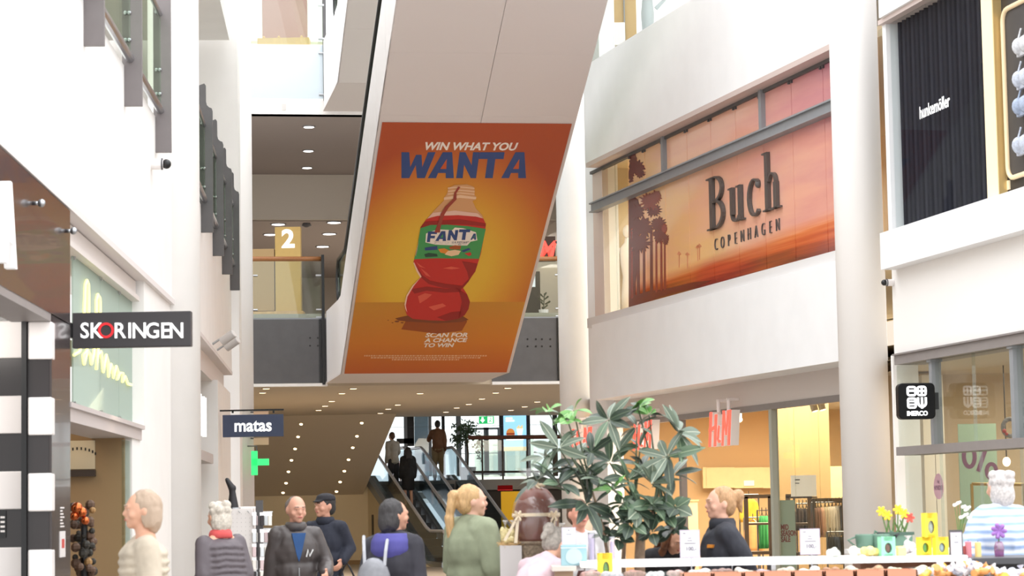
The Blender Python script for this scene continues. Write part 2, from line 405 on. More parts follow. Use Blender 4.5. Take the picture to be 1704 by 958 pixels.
# ---- shoe shop: header, three glass panes with neon script, transom, lit interior
xr = FL.x(236, 713, 0)
struct('trim_left_header', G().fbox(FL, xe, FL.x(234, 480, -.05), 3.82, LEDGE - .04, -.4, -.10).fbox(FL, xe, FL.x(234, 480, -.05), 3.8, 3.85, -.4, -.06), mat('off_white_steel', '#dcd4d0', .5))
struct('trim_left_transom', G().fbox(FL, xe, xr, 2.33, 2.44, -.4, 0).fbox(FL, xe, xr + .03, 2.44, 2.48, -.4, .03), mat('transom_steel', '#c3bab8', .5))
struct('trim_left_jamb', G().fbox(FL, xe, xe + .1, 0, 3.85, -.4, -.07), mat('jamb_white', '#e4dedb', .5))
struct('wall_left_shop_end', G().fbox(FL, FL.x(215, 800, -.05), 13, 0, 2.46, -.5, -.02).fbox(FL, FL.x(224, 600, -.12), 13, 2.46, LEDGE, -.5, -.02), white)
scr = glass('etched_green_glass', '#ccd9d0', .1, .15, opac=.5)
seams = [FL.x(121, 600, -.15), FL.x(166, 600, -.15), FL.x(197, 600, -.15), FL.x(224, 600, -.15)]
t = thing('shop_window', 'three pale green glass panes with yellow neon script above shoe shop entrance', 'window', FL.w(seams[1], 2.5, -.15))
for a, b in zip(seams[:-1], seams[1:]):
    pn = obj('pane', G().fbox(FL, a + .008, b - .008, 2.49, 3.80, -.16, -.145), scr, t)
    for xx in (a + .05, b - .05):
        for zz in (2.5, 3.77): obj('clamp', G().fbox(FL, xx - .02, xx + .02, zz - .0, zz + .05, -.17, -.13), steel, pn)
neon = mat('yellow_neon', '#f2ea8c', .4, emit=.75)
def neon_path(pts, w=.014):
    g = G(); q = [FL.w(*FL.px(x, y, -.13), -.13) for x, y in pts]; g.tube(q, w, 6); return g
Z6 = lambda L: [(110 + a / 2.661, 380 + b / 2.661) for a, b in L]
loops = [Z6([(35, 560), (60, 545), (75, 480), (82, 330), (85, 250), (92, 230), (99, 250), (100, 350), (98, 470), (90, 560), (80, 600), (75, 560), (95, 540), (108, 560), (112, 600)]),
         Z6([(112, 600), (122, 560), (134, 430), (134, 320), (140, 292), (150, 310), (152, 400), (140, 560), (134, 625), (140, 560), (155, 545), (160, 590), (165, 635)]),
         Z6([(165, 635), (178, 560), (186, 590), (188, 655), (198, 600), (206, 620), (210, 660), (222, 610), (232, 640), (226, 670), (240, 640), (252, 640), (250, 680), (262, 655), (268, 672), (274, 688), (290, 692)])]
neon_t = thing('neon_script', 'yellow neon handwriting behind the dark projecting shoe shop sign', 'neon sign', FL.w(seams[1], 3.0, -.13))
for l in loops: obj('neon_tube', neon_path(l), neon, neon_t, smooth=True)
# interior of the shoe shop
struct('wall_left_shoe_shop', G().fbox(FL, xe, seams[3] + .1, 0, 3.3, -3.2, -3.0), mat('tan_wall', '#a98a66', .7))
FI = Frame(FL.w(8.0, 0, -.06), FL.n)
struct('wall_left_shoe_shop_end', G().fbox(FI, -3, -.02, 0, 2.42, -.1, 0), mat('tan_wall', '#a98a66', .7))
struct('ceiling_left_shoe_shop', G().fbox(FL, xe, 8.1, 3.05, 3.2, -3.2, -.4), mat('shop_ceiling', '#c8b8a0', .8))
t = thing('wall_poster', 'cream wall poster with arched dark lettering inside the shoe shop', 'poster', FI.w(-.8, 1.9, .02))
xa, za = FI.px(122, 733, .02); xb, zb = FI.px(158, 780, .02)
obj('board', G().fbox(FI, xa - .3, xb, zb, za, .005, .02), mat('cream_board', '#efdfc2', .6), t)
for q in range(9):
    a = -40 + q * 12; cx, cz = xb - .16 + .2 * math.sin(math.radians(a)), za - .2 + .12 * math.cos(math.radians(a))
    obj('letter', G().fbox(FI, cx - .008, cx + .006, cz - .012, cz + .016, .02, .024), black, t)
t = thing('wall_shelf', 'dark shelf board below the cream wall poster', 'shelf', FI.w(-.8, 1.7, .05))
xa, za = FI.px(122, 782, .1); xb, zb = FI.px(158, 792, .1)
obj('board', G().fbox(FI, xa - .3, xb, zb, za, .002, .1), mat('dark_shelf', '#463a35', .5), t)
t = thing('garland', 'copper baubles on a dried flower garland inside the shoe shop window', 'garland', FL.w(4.2, 0, -.6))
rg = random.Random(5)
for q in range(60):
    px_, py_ = rg.uniform(121, 156), rg.uniform(838, 955); D = rg.uniform(20.4, 20.9)
    p = P(px_, py_, D); c = ('dry_brown', '#5d4433') if rg.random() < .5 else (('dark_leaf', '#2e2a22') if rg.random() < .7 else ('dry_bronze', '#a07a4a'))  # flower colour picked at random
    obj('dried_flower', G().ell(p, (rg.uniform(.02, .045),) * 3, seg=7, rings=5), mat(c[0], c[1], .6), t)
for px_, py_, r in ((128, 845, .05), (136, 852, .045), (124, 858, .04), (142, 866, .035)):
    obj('bauble', G().ell(P(px_, py_, 20.3), (r, r, r)), mat('copper_bauble', '#c8683a', .2, .9), t, smooth=True)
obj('stand', G().tube([P(140, 850, 20.6), (P(140, 850, 20.6).x, P(140, 850, 20.6).y, 0)], .03, 8), black, t)
t = thing('glass_door_edge', 'black edged glass door slid open at the shoe shop entrance', 'glass door', FL.w(FL.x(208, 800, -.3), 0, -.3))
x = FL.x(207, 800, -.14)
obj('edge_profile', G().fbox(FL, x - .25, x - .08, 0, 2.33, -.05, -.03), mat('dark_profile', '#4a4542', .4), t)
obj('glass_leaf', G().fbox(FL, x - 1.1, x - .25, .02, 2.3, -.045, -.035), clear, t)

def sign_text(s, F, size, m, parent, n, bold=.0, sx=1, shear=0, align='CENTER', name='lettering', ex=.004, space=1):
    return obj(name, text(s, F, size, extrude=ex, bold=bold, sx=sx, shear=shear, align=align, n=n, space=space), m, parent)
# projecting sign SKORINGEN
D = 19.45; F = facing(P(219, 548, D)); wpx = D / 4023
t = thing('projecting_sign', 'dark charcoal projecting sign with white SKORINGEN lettering and red O', 'sign', F.o)
F.o = P(219, 548, D)
obj('box', G().fbox(F, -99 * wpx, 99 * wpx, -29.5 * wpx, 29.5 * wpx, -.1, 0), mat('sign_charcoal', '#403d3f', .5), t, bevel=.006)
sw = mat('sign_white', '#ffffff', .5, emit=.3)
lets = [('S', 141), ('K', 160), ('R', 199), ('I', 216), ('N', 232), ('G', 254), ('E', 275), ('N', 294)]
for ch, px_ in lets:
    f = facing(P(px_, 562, D)); obj('letter', text(ch, f, 36.5 * wpx, extrude=.004, bold=.0022, sx=.92), sw, t)
gg = G(); ff = facing(P(176.5, 549.5, D)); rr_ = [(13.0 * wpx, 0.0), (13.0 * wpx, .008), (9.2 * wpx, .008), (9.2 * wpx, 0.0)]
gg.lathe(ff.o, rr_, 32, axis=(0, -1, 0)); gg.f = gg.f[:-2]
obj('red_letter', gg, mat('sign_red', '#e0262c', .5, emit=.3), t)
obj('wall_bracket', G().fbox(F, -1.2 * 99 * wpx, -99 * wpx, -.06, .06, -.06, .2), black, t)

# camera on the left wall, wall lamps, farther shop front on the left
def cctv(p, d, label, bodym=whitep, dome=black, s=1.0):
    t = thing('security_camera', label, 'camera', p); d = Vector(d).normalized(); p = Vector(p)
    obj('mount', G().lathe(p, [(.055 * s, 0), (.055 * s, .10 * s), (.04 * s, .12 * s)], 18, axis=d), bodym, t, smooth=False)
    obj('dome', G().ell(p + d * .15 * s, (.048 * s,) * 3), dome, t, smooth=True)
    obj('ring', G().lathe(p + d * .10 * s, [(.058 * s, 0), (.058 * s, .015 * s)], 18, axis=d), mat('ring_grey', '#55565a', .4), t)
x, z = FL.px(252, 271, .03)
cctv(FL.w((26.0 - 16), 1.6 + (851 - 271) * 26 / 4023, 0), FL.n, 'white security camera with black lens below the fin on the left wall', s=1.1)
F2x = lambda D: (D - 29) / FL2.ex.y
struct('wall_left_far_shop', G().fbox(FL2, 0, 14.8, 0, LEDGE, -.6, -.45), mat('pale_shop_front', '#dcd6d2', .6))
struct('trim_left_far_header', G().fbox(FL2, 0, 14.4, 3.7, LEDGE - .03, -.45, -.12), mat('off_white_steel', '#dcd4d0', .5))
struct('trim_left_far_transom', G().fbox(FL2, 0, F2x(39.2), 2.35, 2.5, -.45, -.1), mat('transom_steel', '#c3bab8', .5))
struct('wall_left_far_pilaster', G().fbox(FL2, F2x(39.4), 15, 0, 3.72, -.45, -.03), white)
t = thing('shop_window', 'grey green glazing of the far left shop below the twin wall lamps', 'window', FL2.w(F2x(36), 2.5, -.3))
for a, b in ((33, 35.2), (35.2, 37.3), (37.3, 39.2)):
    obj('pane', G().fbox(FL2, F2x(a), F2x(b) - .03, 2.52, 3.68, -.4, -.385), scr, t)
    obj('door_pane', G().fbox(FL2, F2x(a), F2x(b) - .03, .05, 2.33, -.4, -.385), clear, t)
t = thing('light_box_letters', 'white illuminated letters of the far shop seen edge on past the column', 'sign', FL2.w(F2x(35.5), 3, -.1))
for i, (ch, d) in enumerate((('E', 34.7), ('N', 35.9))):
    obj('letter', text(ch, FL2.sub(F2x(d), 2.72, -.1), .78, extrude=.03, bold=.02), mat('lit_white', '#ffffff', .5, emit=1.2), t)
for D, lab in ((37.2, 'grey cylindrical spotlight on the left ledge, nearer of two'), (38.6, 'grey cylindrical spotlight on the left ledge, farther of two')):
    p = FL2.w(F2x(D), LEDGE + .16, .18); q = p + Vector((.16, -.06, .10))
    t = thing('wall_spotlight', lab, 'spotlight', FL2.w(F2x(D), LEDGE + .05, .1), 'twin spotlights on the left ledge')
    obj('bracket', G().tube([FL2.w(F2x(D), LEDGE + .1, 0), FL2.w(F2x(D), LEDGE + .18, .12), p], .018, 8), steel, t)
    obj('can', G().tube([p - (q - p) * .2, q], .07, 16), mat('lamp_grey', '#c9c6c4', .35, .3), t)
    obj('lens', G().tube([q, q + (q - p) * .03], .06, 16), lampc if False else mat('lamp_glass', '#dfe0e0', .2), t)
# navy chemist sign on a black bracket
D = 40.0; w = D / 4023; F = facing(P(421, 708, D))
t = thing('hanging_sign', 'navy blue hanging sign with white matas lettering on black bracket', 'sign', F.o)
obj('board', G().fbox(F, -50.5 * w, 50.5 * w, -18.5 * w, 18.5 * w, -.05, .0), mat('navy_sign', '#3c4660', .55), t, bevel=.004)
sign_text('matas', facing(P(421, 717, D)), 29 * w, sw, t, .0, bold=.007, sx=.93)
g = G()
for cx in (395, 403, 411.5, 452.0): pass
b = facing(P(363, 683, D))
obj('bracket', G().fbox(b, -1 * w, 109 * w, -1.5 * w, 1.2 * w, -.04, -.01).fbox(b, -2.2 * w, 1.2 * w, -48 * w, 1 * w, -.04, -.01), black, t)
for px_ in (387, 455): obj('hanger', G().fbox(facing(P(px_, 687, D)), -1.6 * w, 1.6 * w, 0, 4 * w, -.04, -.01), black, t)
obj('wall_plate', G().fbox(b, -14 * w, -2 * w, -40 * w, -34 * w, -.05, -.01).fbox(b, -14 * w, -2 * w, -6 * w, 0, -.05, -.01), black, t)

# ------------------------------------------------------------------ bridge, upper halls
YAW = math.atan(652 / 4023)
_pb = P(700, 640, 50); FB = facing((_pb.x, _pb.y, 0), YAW)
ZB = _pb.z; Z2F = 5.62
dz = Z2F - 5.62
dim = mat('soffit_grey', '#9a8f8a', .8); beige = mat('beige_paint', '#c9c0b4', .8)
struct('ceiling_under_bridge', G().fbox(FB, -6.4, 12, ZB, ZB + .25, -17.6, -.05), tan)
struct('floor_second_level', G().fbox(FB, -6.4, 12, ZB + .25, Z2F, -24.4, -.3), mat('upper_floor', '#c9bfb2', .5))
def bridge(z_up, label, panel, panel_m, y0, y1, hand_y, glass_y0, post_px, pxs):
    pass
t = thing('footbridge_parapet', 'dark grey bridge parapet with wooden handrail and glass across the hall', 'parapet', FB.w(0, ZB, 0))
xl, xm0, xm1, xr_ = FB.x(385, 640), FB.x(545, 640), FB.x(819, 640), FB.x(941, 640)
zt = FB.z(480, 531)
for a, b in ((xl, xm0), (xm1, xr_)):
    fp = obj('fascia_panel', G().fbox(FB, a, b, ZB + .06, zt, -.12, -.02), dark, t)
    obj('glass_pane', G().fbox(FB, a + .02, b - .06, zt + .02, FB.z(480, 434), -.08, -.065), clear, t)
    obj('handrail', G().tube([FB.w(a, FB.z(480, 430), -.07), FB.w(b - .04, FB.z(480, 430), -.07)], .05, 12), wood, t, smooth=True)
    obj('drip_edge', G().fbox(FB, a, b, ZB - .01, ZB + .05, -.2, .03), white, t)
    obj('sill_rail', G().fbox(FB, a, b, zt, zt + .03, -.11, -.03), greysteel, t)
for px_ in (538, 937):
    x = FB.x(px_, 560)
    obj('post', G().fbox(FB, x - .03, x + .03, ZB + .02, FB.z(480, 424 if px_ < 700 else 433), -.05, .05), black, t)
    for yy in (458, 515, 528):
        obj('glass_clamp', G().tube([FB.w(x - .14, FB.z(480, yy), -.05), FB.w(x - .02, FB.z(480, yy), -.05)], .022, 8), steel, t)
for px_ in (424,):
    for yy in (458, 515): obj('glass_clamp', G().tube([FB.w(FB.x(px_, yy) - .03, FB.z(480, yy), -.05), FB.w(FB.x(px_, yy) + .06, FB.z(480, yy), -.05)], .022, 8), steel, t)
for px_, ys in ((516, (562, 575)), (529, (562, 575)), (878, (564, 576)), (892, (564, 576)), (902, (564, 576)), (916, (564, 576))):
    for yy in ys:
        x, z = FB.px(px_, yy); obj('screw', G().tube([FB.w(x, z, -.03), FB.w(x, z, -.012)], .02, 8), black, t)
obj('edge_bar', G().fbox(FB, xr_ - .16, xr_ - .12, ZB + .06, zt, -.03, .01), black, t)
obj('edge_bar', G().fbox(FB, xm0 - .16, xm0 - .12, ZB + .06, zt, -.03, .01), black, t)

# third-level bridge
Z3 = FB.z(480, 190)
t = thing('footbridge_parapet', 'frosted white glass parapet of the topmost bridge above the grey soffit', 'parapet', FB.w(-5, Z3, 0))
a, b = FB.x(385, 120), FB.x(540, 120)
obj('slab_edge', G().fbox(FB, a, FB.x(640, 180), Z3, FB.z(480, 166), -.3, 0), white, t)
obj('frosted_panel', G().fbox(FB, a, b - .03, FB.z(480, 164), FB.z(480, 74), -.02, .0), frost, t)
obj('glass_pane', G().fbox(FB, a, b - .03, FB.z(480, 73), FB.z(480, -30), -.02, -.008), greenglass, t)
obj('post', G().fbox(FB, b - .03, b + .04, FB.z(480, 167), FB.z(480, -35), -.05, .03), dark, t)
for yy in (8, 64, 88, 157): obj('glass_clamp', G().tube([FB.w(b - .12, FB.z(480, yy), .01), FB.w(b, FB.z(480, yy), .01)], .028, 8), steel, t)
obj('vent', G().fbox(FB, FB.x(469, 178), FB.x(476, 178), FB.z(480, 183), FB.z(480, 173), 0, .01), mat('vent_grey', '#d9d5d2', .6), t)
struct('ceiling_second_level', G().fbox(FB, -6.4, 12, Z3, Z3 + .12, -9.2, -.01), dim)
ZC = 1.6 + (845 - 365) * 59.0 / 4023
struct('wall_back_bulkhead', G().fbox(FB, -7.5, 12, ZC, Z3, -9.4, -9.1), beige)
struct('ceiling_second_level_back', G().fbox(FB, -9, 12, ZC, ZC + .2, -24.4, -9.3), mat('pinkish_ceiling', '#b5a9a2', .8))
struct('wall_back_second_level', G().fbox(FB, -9, 12, Z2F, ZC, -24.4, -24.1), beige)
struct('wall_right_second_level', G().fbox(FB, 4.6, 4.9, Z2F, Z3, -24, -1.2), beige)
struct('wall_left_second_level', G().fbox(FB, -8.2, -7.9, 0, 12, -24, -2), beige)
struct('floor_third_level', G().fbox(FB, -6.4, 6, Z3 + .12, FB.z(480, 170), -14, -.3), white)
struct('wall_back_third_level', G().fbox(FB, -9, 10, FB.z(480, 170), 14, -14.3, -14), mat('third_wall', '#cfc9b6', .8))
# pink board, wooden bench on level 3
D = 53
t = thing('display_board', 'tall dusty pink board on a wooden base behind the topmost glass', 'board', P(474, 72, D))
f = facing(P(474, 70, D)); w = D / 4023
obj('board', G().fbox(f, -38 * w, 38 * w, .1, 2.6, -.1, 0), mat('dusty_pink', '#b98d8a', .7), t)
t2 = thing('wooden_bench', 'pale wooden planter box with knobs below the pink board', 'bench', P(472, 76, D - .5)); zf3 = FB.z(480, 170)
f = facing(P(472, 76, D - .5))
obj('body', G().fbox(f, -43 * w, 43 * w, 0, 12 * w, -.3, .1), pale_wood, t2); obj('plinth', G().fbox(f, -40 * w, 40 * w, zf3 - f.o.z, 0, -.28, .05), whitep, t2)
for q in (-33, -8, 30): obj('knob', G().ell(f.w(q * w, 14 * w, 0), (.03, .03, .04)), pale_wood, t2)
# number board
D = 52; w = D / 4023
def stand_board(pl, pr, pt, pb, m, label, name='sign_board'):
    f = facing(P((pl + pr) / 2, pb, D)); t = thing(name, label, 'board', f.o); hw = (pr - pl) / 2 * w
    obj('panel', G().fbox(f, -hw, hw, 0, (pb - pt) * w, -.3, 0), m, t); return t, f
tanb = mat('tan_board', '#d3b06a', .6, noise=.04)
t, f = stand_board(458.5, 501, 376, 517, tanb, 'tan lift tower panel with a big white number 2')
F2_ = facing(P(479.5, 411, D)); sign_text('2', F2_, 42 * w, sw, t, .0, bold=.018, sx=1.05)
f = facing(P(479.5, 411, D))
t, f = stand_board(420, 457, 413, 517, mat('tan_board_dark', '#b99a6c', .6), 'shorter tan panel left of the number 2 panel')
f = facing(P(462, 531, D - .2)); t = thing('wooden_bench', 'tan wooden plinth under the number 2 panel', 'bench', f.o)
obj('body', G().fbox(f, -46 * w, 43 * w, Z2F - f.o.z, 13 * w, -.4, .1), pale_wood, t)
for px_, py_, zz in ((514, 211, Z3), (513, 251, Z3), (511, 279, Z3)):
    p = PZ(px_, py_, zz - .012); t = thing('ceiling_light', 'round recessed downlight in the grey soffit, %s one' % {211: 'nearest', 251: 'middle', 279: 'farthest'}[py_], 'light', p, 'downlights in the grey upper soffit')
    obj('ring', G().lathe(p, [(.14, -.01), (.14, .012)], 20), steel, t); obj('lens', G().lathe(p, [(.11, -.014), (.11, -.010)], 20), lampc, t)
for i, (px_, py_) in enumerate(((463, 373), (556, 370), (548, 389), (450, 390), (537, 410))):
    p = PZ(px_, py_, ZC - .012); t = thing('ceiling_light', ['small downlight above the number 2 panel', 'small downlight farthest up beside the escalator handrail', 'small downlight in the middle of the row by the escalator', 'small downlight left of the number 2 panel', 'small downlight lowest in the row by the escalator'][i], 'light', p, 'downlights in the second floor ceiling')
    obj('ring', G().lathe(p, [(.2, -.01), (.2, .012)], 16), steel, t); obj('lens', G().lathe(p, [(.16, -.014), (.16, -.010)], 16), lampc, t)
t = thing('ceiling_camera', 'small dark dome on the second floor ceiling above the number 2', 'camera', PZ(510, 373, ZC))
obj('dome', G().ell(PZ(510, 373, ZC - .03), (.1, .1, .08)), dark, t); obj('mount', G().lathe(PZ(510, 373, ZC), [(.12, -.05), (.12, 0)], 14), greysteel, t)
# shop sign with red letter seen at the right of the poster
D = 54; w = D / 4023
f = facing(P(905, 414, D), .0); t = thing('shop_sign', 'dark brown board with red slanted letters behind the bridge handrail', 'sign', f.o)
obj('board', G().fbox(f, -40 * w, 19.5 * w, -21 * w, 21 * w, -.1, 0), mat('dark_brown_board', '#5a463d', .6), t)
sign_text('M', facing(P(908, 429, D)), 40 * w, mat('red_letter_lit', '#f2453a', .5, emit=1.0), t, 0, bold=.02, sx=.85, shear=.3)
sign_text('&', facing(P(882, 429, D)), 34 * w, mat('red_letter_lit', '#f2453a', .5, emit=1.0), t, 0, bold=.01, sx=.6, shear=.3)
for yy in (403, 429): obj('bracket', G().tube([P(924, yy, D), P(934, yy, D)], .03, 6), dark, t)
f = facing(P(880, 535, D - .6)); w = (D - .6) / 4023
t = thing('dark_partition', 'black display partition behind the right glass of the bridge', 'partition', f.o)
obj('panel', G().fbox(f, -18 * w, 20 * w, 0, 84 * w, -.1, 0), mat('near_black', '#2e2a2b', .5), t)
obj('screen', G().fbox(f, 4 * w, 12 * w, 58 * w, 78 * w, 0, .02), mat('pale_screen', '#dfe3ea', .4, emit=.3), t)
t = thing('potted_sprig', 'small leafy plant behind the right glass of the bridge', 'plant', P(906, 535, 52)); leafm = mat('sprig_leaf', '#3d4636', .6)
obj('pot', G().lathe(P(905, 532, 52), [(.08, 0), (.11, .22)], 12), whitep, t)
obj('stem', G().tube([P(905, 530, 52), P(905, 505, 52), P(906, 488, 52)], .012, 5), leafm, t)
for a, b in ((898, 497), (901, 503), (911, 494), (914, 502), (900, 490), (910, 508), (908, 488), (903, 512)):
    p = P(905, b + 5, 52); q = P(a, b, 52); obj('leaf', G().caps(p.lerp(q, .3), q, .02, .03, 6, .3), leafm, t)

# under-bridge downlights
ORD = ['first', 'second', 'third', 'fourth', 'fifth', 'sixth', 'seventh', 'eighth', 'ninth', 'tenth', 'eleventh', 'twelfth', 'thirteenth', 'fourteenth', 'fifteenth', 'sixteenth', 'seventeenth', 'eighteenth', 'nineteenth', 'last']
pts = [(443, 646), (437, 653), (588, 646), (569, 654), (552, 667), (541, 675), (530, 682), (633, 687), (646, 680), (662, 673), (802, 663), (780, 672), (760, 678), (873, 676), (850, 682), (742, 685), (894, 668), (845, 645), (825, 653), (699, 654)]
for i, (px_, py_) in enumerate(sorted(pts)):
    p = PZ(px_, py_, ZB - .004)
    t = thing('ceiling_light', 'warm recessed downlight in the flat ceiling under the bridge, %s from the left' % ORD[i], 'light', p, 'downlights in the flat ceiling under the bridge')
    obj('ring', G().lathe(p, [(.10, -.008), (.10, .01)], 16), mat('ring_tan', '#a8977f', .5), t); obj('lens', G().lathe(p, [(.07, -.012), (.07, -.008)], 16), lampw, t)
# ------------------------------------------------------------------ far hall: sloped soffit, landing, escalators
ys0, ys1 = 65.4, 69.2
zs1 = 1.6 + (846 - 824) * ys1 / 4023
g = G(); a0 = -8.5; xr0, xr1 = (656 - 852) / 4023 * ys0, (599 - 852) / 4023 * ys1
g.box8([(a0, ys0, ZB - .005), (xr0, ys0, ZB - .005), (xr1, ys1, zs1), (a0, ys1, zs1), (a0, ys0, ZB + .25), (xr0, ys0, ZB + .25), (xr1, ys1, zs1 + .4), (a0, ys1, zs1 + .4)])
struct('ceiling_sloped', g, tan)
struct('wall_back_far', G().box(-9, xr1 + .3, 69.2, 69.5, 0, zs1 + .4), cream)
struct('baseboard_back', G().box(-9, xr1, 69.14, 69.2, 0, .12), mat('brown_base', '#8d714c', .6))
struct('wall_left_under_bridge', G().box(-8.6, -8.4, 45, 69.4, 0, ZB), cream)
n_s = Vector((0, ys1 - ys0, zs1 - ZB)).cross(Vector((1, 0, 0))).normalized()
sl = [(501, 705, 602, 703), (496, 726, 594, 725), (491, 746, 587, 744), (485, 765, 580, 764), (480, 784, 573, 783), (476, 803, 566, 801), (471, 819, 560, 817)]
for row, (a, b) in enumerate(zip([(r[0], r[1]) for r in sl], [(r[2], r[3]) for r in sl])):
    for side, (px_, py_) in (('left', a), ('right', b)):
        p = hit(px_, py_, (0, ys0, ZB - .02), n_s)
        t = thing('ceiling_light', 'warm spot in the %s row of the sloped soffit, %s' % (side, ['topmost', 'second from the top', 'third from the top', 'middle one', 'third from the bottom', 'second from the bottom', 'lowest'][row]), 'light', p, 'spots in the sloped soffit')
        dn = n_s if n_s.z < 0 else -n_s
        obj('lens', G().lathe(p, [(.045, 0), (.045, .02)], 12, axis=dn), lampw, t); obj('ring', G().lathe(p, [(.065, -.01), (.065, .008)], 12, axis=dn), mat('ring_tan', '#a8977f', .5), t)
UP = 2.35
struct('floor_upper_landing', G().box(-6, 7, 69.9, 76, UP - .3, UP), mat('upper_landing_stone', '#8d8a86', .4))
brown = mat('dark_brown_fascia', '#3b332d', .5)
struct('wall_back_landing', G().box(-1.0, 6, 70.2, 70.5, 0, UP), brown)
# escalators
dE = Vector((1.6, -3.8, 0)).normalized(); cE = Vector((-dE.y, dE.x, 0))
FE = Frame((-4.04, 69.3, 0), cE)
run = UP / math.tan(math.radians(28.5))
eglass = glass('escalator_glass', '#dbe7ec', .25)
def far_escalator(x0, label, rail_m):
    t = thing('escalator', label, 'escalator', FE.w(x0 + .43, 0, run))
    SF = Frame(FE.w(x0, 0, 0), FE.n)                    # side frame: x runs down the slope
    Wl = .92
    def along(prof, xa, xb):                            # prof in (n, z), extruded across the lane
        return G().prism(SF, prof, -xa, -xb) if xa > xb else G().prism(SF, prof, -xb, -xa)
    sl_ = lambda n: UP - UP * min(max(n, 0), run) / run
    for k in range(int(run / .4) + 1):
        n0 = k * .4; z = sl_(n0 + .2)
        obj('step', along([(n0 - .02, z - .3), (n0 + .4, z - .3), (n0 + .4, z), (n0, z), (n0 - .02, z - .02)], .1, Wl - .1), mat('escalator_step', '#3a3a3c', .4, .6), t)
    obj('comb_plate', along([(run, -.02), (run + 1.3, -.02), (run + 1.3, .02), (run, .02)], .05, Wl - .05), steel, t)
    for xa, side in ((-.06, 'left'), (Wl - .02, 'right')):
        hi = [(n, sl_(n) + (.95 if True else 0)) for n in (-1.1, -.1, .15, run - .2, run + .2, run + 1.2)]
        lo = [(-1.1, UP + .08), (0, UP + .08), (run, .1), (run + 1.2, .1)]
        obj('skirt', along([(-1.1, UP - .25), (0, UP - .25), (run - .2, 0), (run + 1.2, 0), (run + 1.2, .12), (run, .16), (0, UP + .16), (-1.1, UP + .16)], xa - .03, xa + .1), mat('skirt_steel', '#a9b0b6', .25, .8), t)
        obj('glass_panel', along([(-1.1, UP + .14), (0, UP + .14), (run, .14), (run + 1.2, .12), (run + 1.2, .93), (run, .93), (0, UP + .93), (-1.1, UP + .93)], xa + .025, xa + .045), eglass, t)
        hr = [SF.w(n, z, -(xa + .035)) for n, z in [(-1.2, UP + .5), (-1.25, UP + .75), (-1.1, UP + .93), (-.05, UP + .95), (.2, sl_(.2) + .96), (run - .1, .1 + .95), (run + .2, .95), (run + 1.2, .95), (run + 1.4, .8), (run + 1.3, .5)]]
        obj('handrail', G().tube(hr, .045, 8), rail_m, t, smooth=True)
    return t
hm = mat('handrail_grey', '#c6cad6', .3, .2)
far_escalator(0, 'narrow far escalator on the left with the person in the black coat', hm)
far_escalator(1.49, 'narrow far escalator on the right with the man in brown on top', hm)
t = thing('escalator_cladding', 'tan side cladding under the left far escalator with grey steel edge', 'cladding', FE.w(-.1, 0, 2))
SF = Frame(FE.w(0, 0, 0), FE.n)
obj('side_panel', G().prism(SF, [(.0, 0), (run + .4, 0), (run - .2, .12), (0, UP - .1)], .1, .2), cream, t)
obj('service_door', G().prism(SF, [(.35, .05), (.5, .05), (.5, 1.4), (.35, 1.4)], .2, .21), brown, t)
obj('steel_edge', G().prism(SF, [(-.2, UP - .1), (0, UP - .1), (run, .05), (run, .2), (0, UP + .16), (-.2, UP + .16)], .1, .24), greysteel, t)
# landing rail
t = thing('landing_railing', 'reddish brown handrail and glass along the edge of the upper landing', 'railing', (1.5, 70.2, UP))
Dr = 70.25; za = P(850, 727, Dr).z
obj('handrail', G().tube([P(779, 728, Dr), P(965, 726, Dr)], .06, 10), mat('red_brown_rail', '#6d4334', .45), t)
obj('bottom_rail', G().tube([P(779, 785, Dr), P(965, 784, Dr)], .03, 8), brown, t)
for px_ in (802, 836, 877, 920): obj('post', G().fbox(facing((P(px_, 727, Dr).x, Dr, 0)), -.025, .025, UP, za, -.03, .03), brown, t)
obj('glass_pane', G().fbox(facing((0, Dr + .02, 0)), P(779, 727, Dr).x, P(965, 727, Dr).x, UP + .08, za - .08, -.01, .0), clear, t)
# entrance glazing
Dg = 74.2; w = Dg / 4023; fr = mat('entrance_frame', '#8b8f96', .4, .3); frd = mat('entrance_frame_dark', '#2f2d30', .45)
ground_out = struct('floor_outside', G().box(-60, 60, 76, 170, UP - .5, UP - .02), mat('outdoor_paving', '#d9d7d2', .8))
t = thing('entrance_glazing', 'bright glazed street entrance with grey and dark mullions at the far end', 'entrance', (0, Dg, UP))
def bar(a, b, c, d_, m, D=Dg, dep=.08, name='mullion'):
    p, q = P(a, d_, D), P(b, c, D)
    return obj(name, G().box(p.x, q.x, D, D + dep, p.z, q.z), m, t)
for a, b in ((673, 677), (714, 717), (736, 739), (760, 766), (832, 838), (876, 881), (921, 926)): bar(a, b, 640, 792, frd if a > 800 or a == 736 else fr)
bar(678, 688, 640, 742, frd); bar(660, 688, 729, 738, frd, name='dark_transom')
bar(640, 965, 705, 711, fr, name='transom'); bar(766, 832, 753, 755, fr, name='transom')
for a, b in ((774, 777), (806, 810), (810, 813), (829, 832)): bar(a, b, 711, 790, fr, Dg - .1, name='door_stile')
bar(777, 829, 711, 715, fr, Dg - .1, name='door_rail'); bar(777, 829, 785, 790, fr, Dg - .1, name='door_rail')
p, q = P(690, 736, Dg + .5), P(712, 655, Dg + .5)
obj('blue_panel', G().box(p.x, q.x, Dg + .4, Dg + .5, UP, q.z), mat('pale_blue_panel', '#a9c3da', .5), t)
p, q = P(640, 790, Dg + .03), P(965, 640, Dg + .03)
obj('glass_pane', G().box(p.x, q.x, Dg + .03, Dg + .045, p.z, q.z), glass('entrance_glass', '#f4f8f8', .05), t)
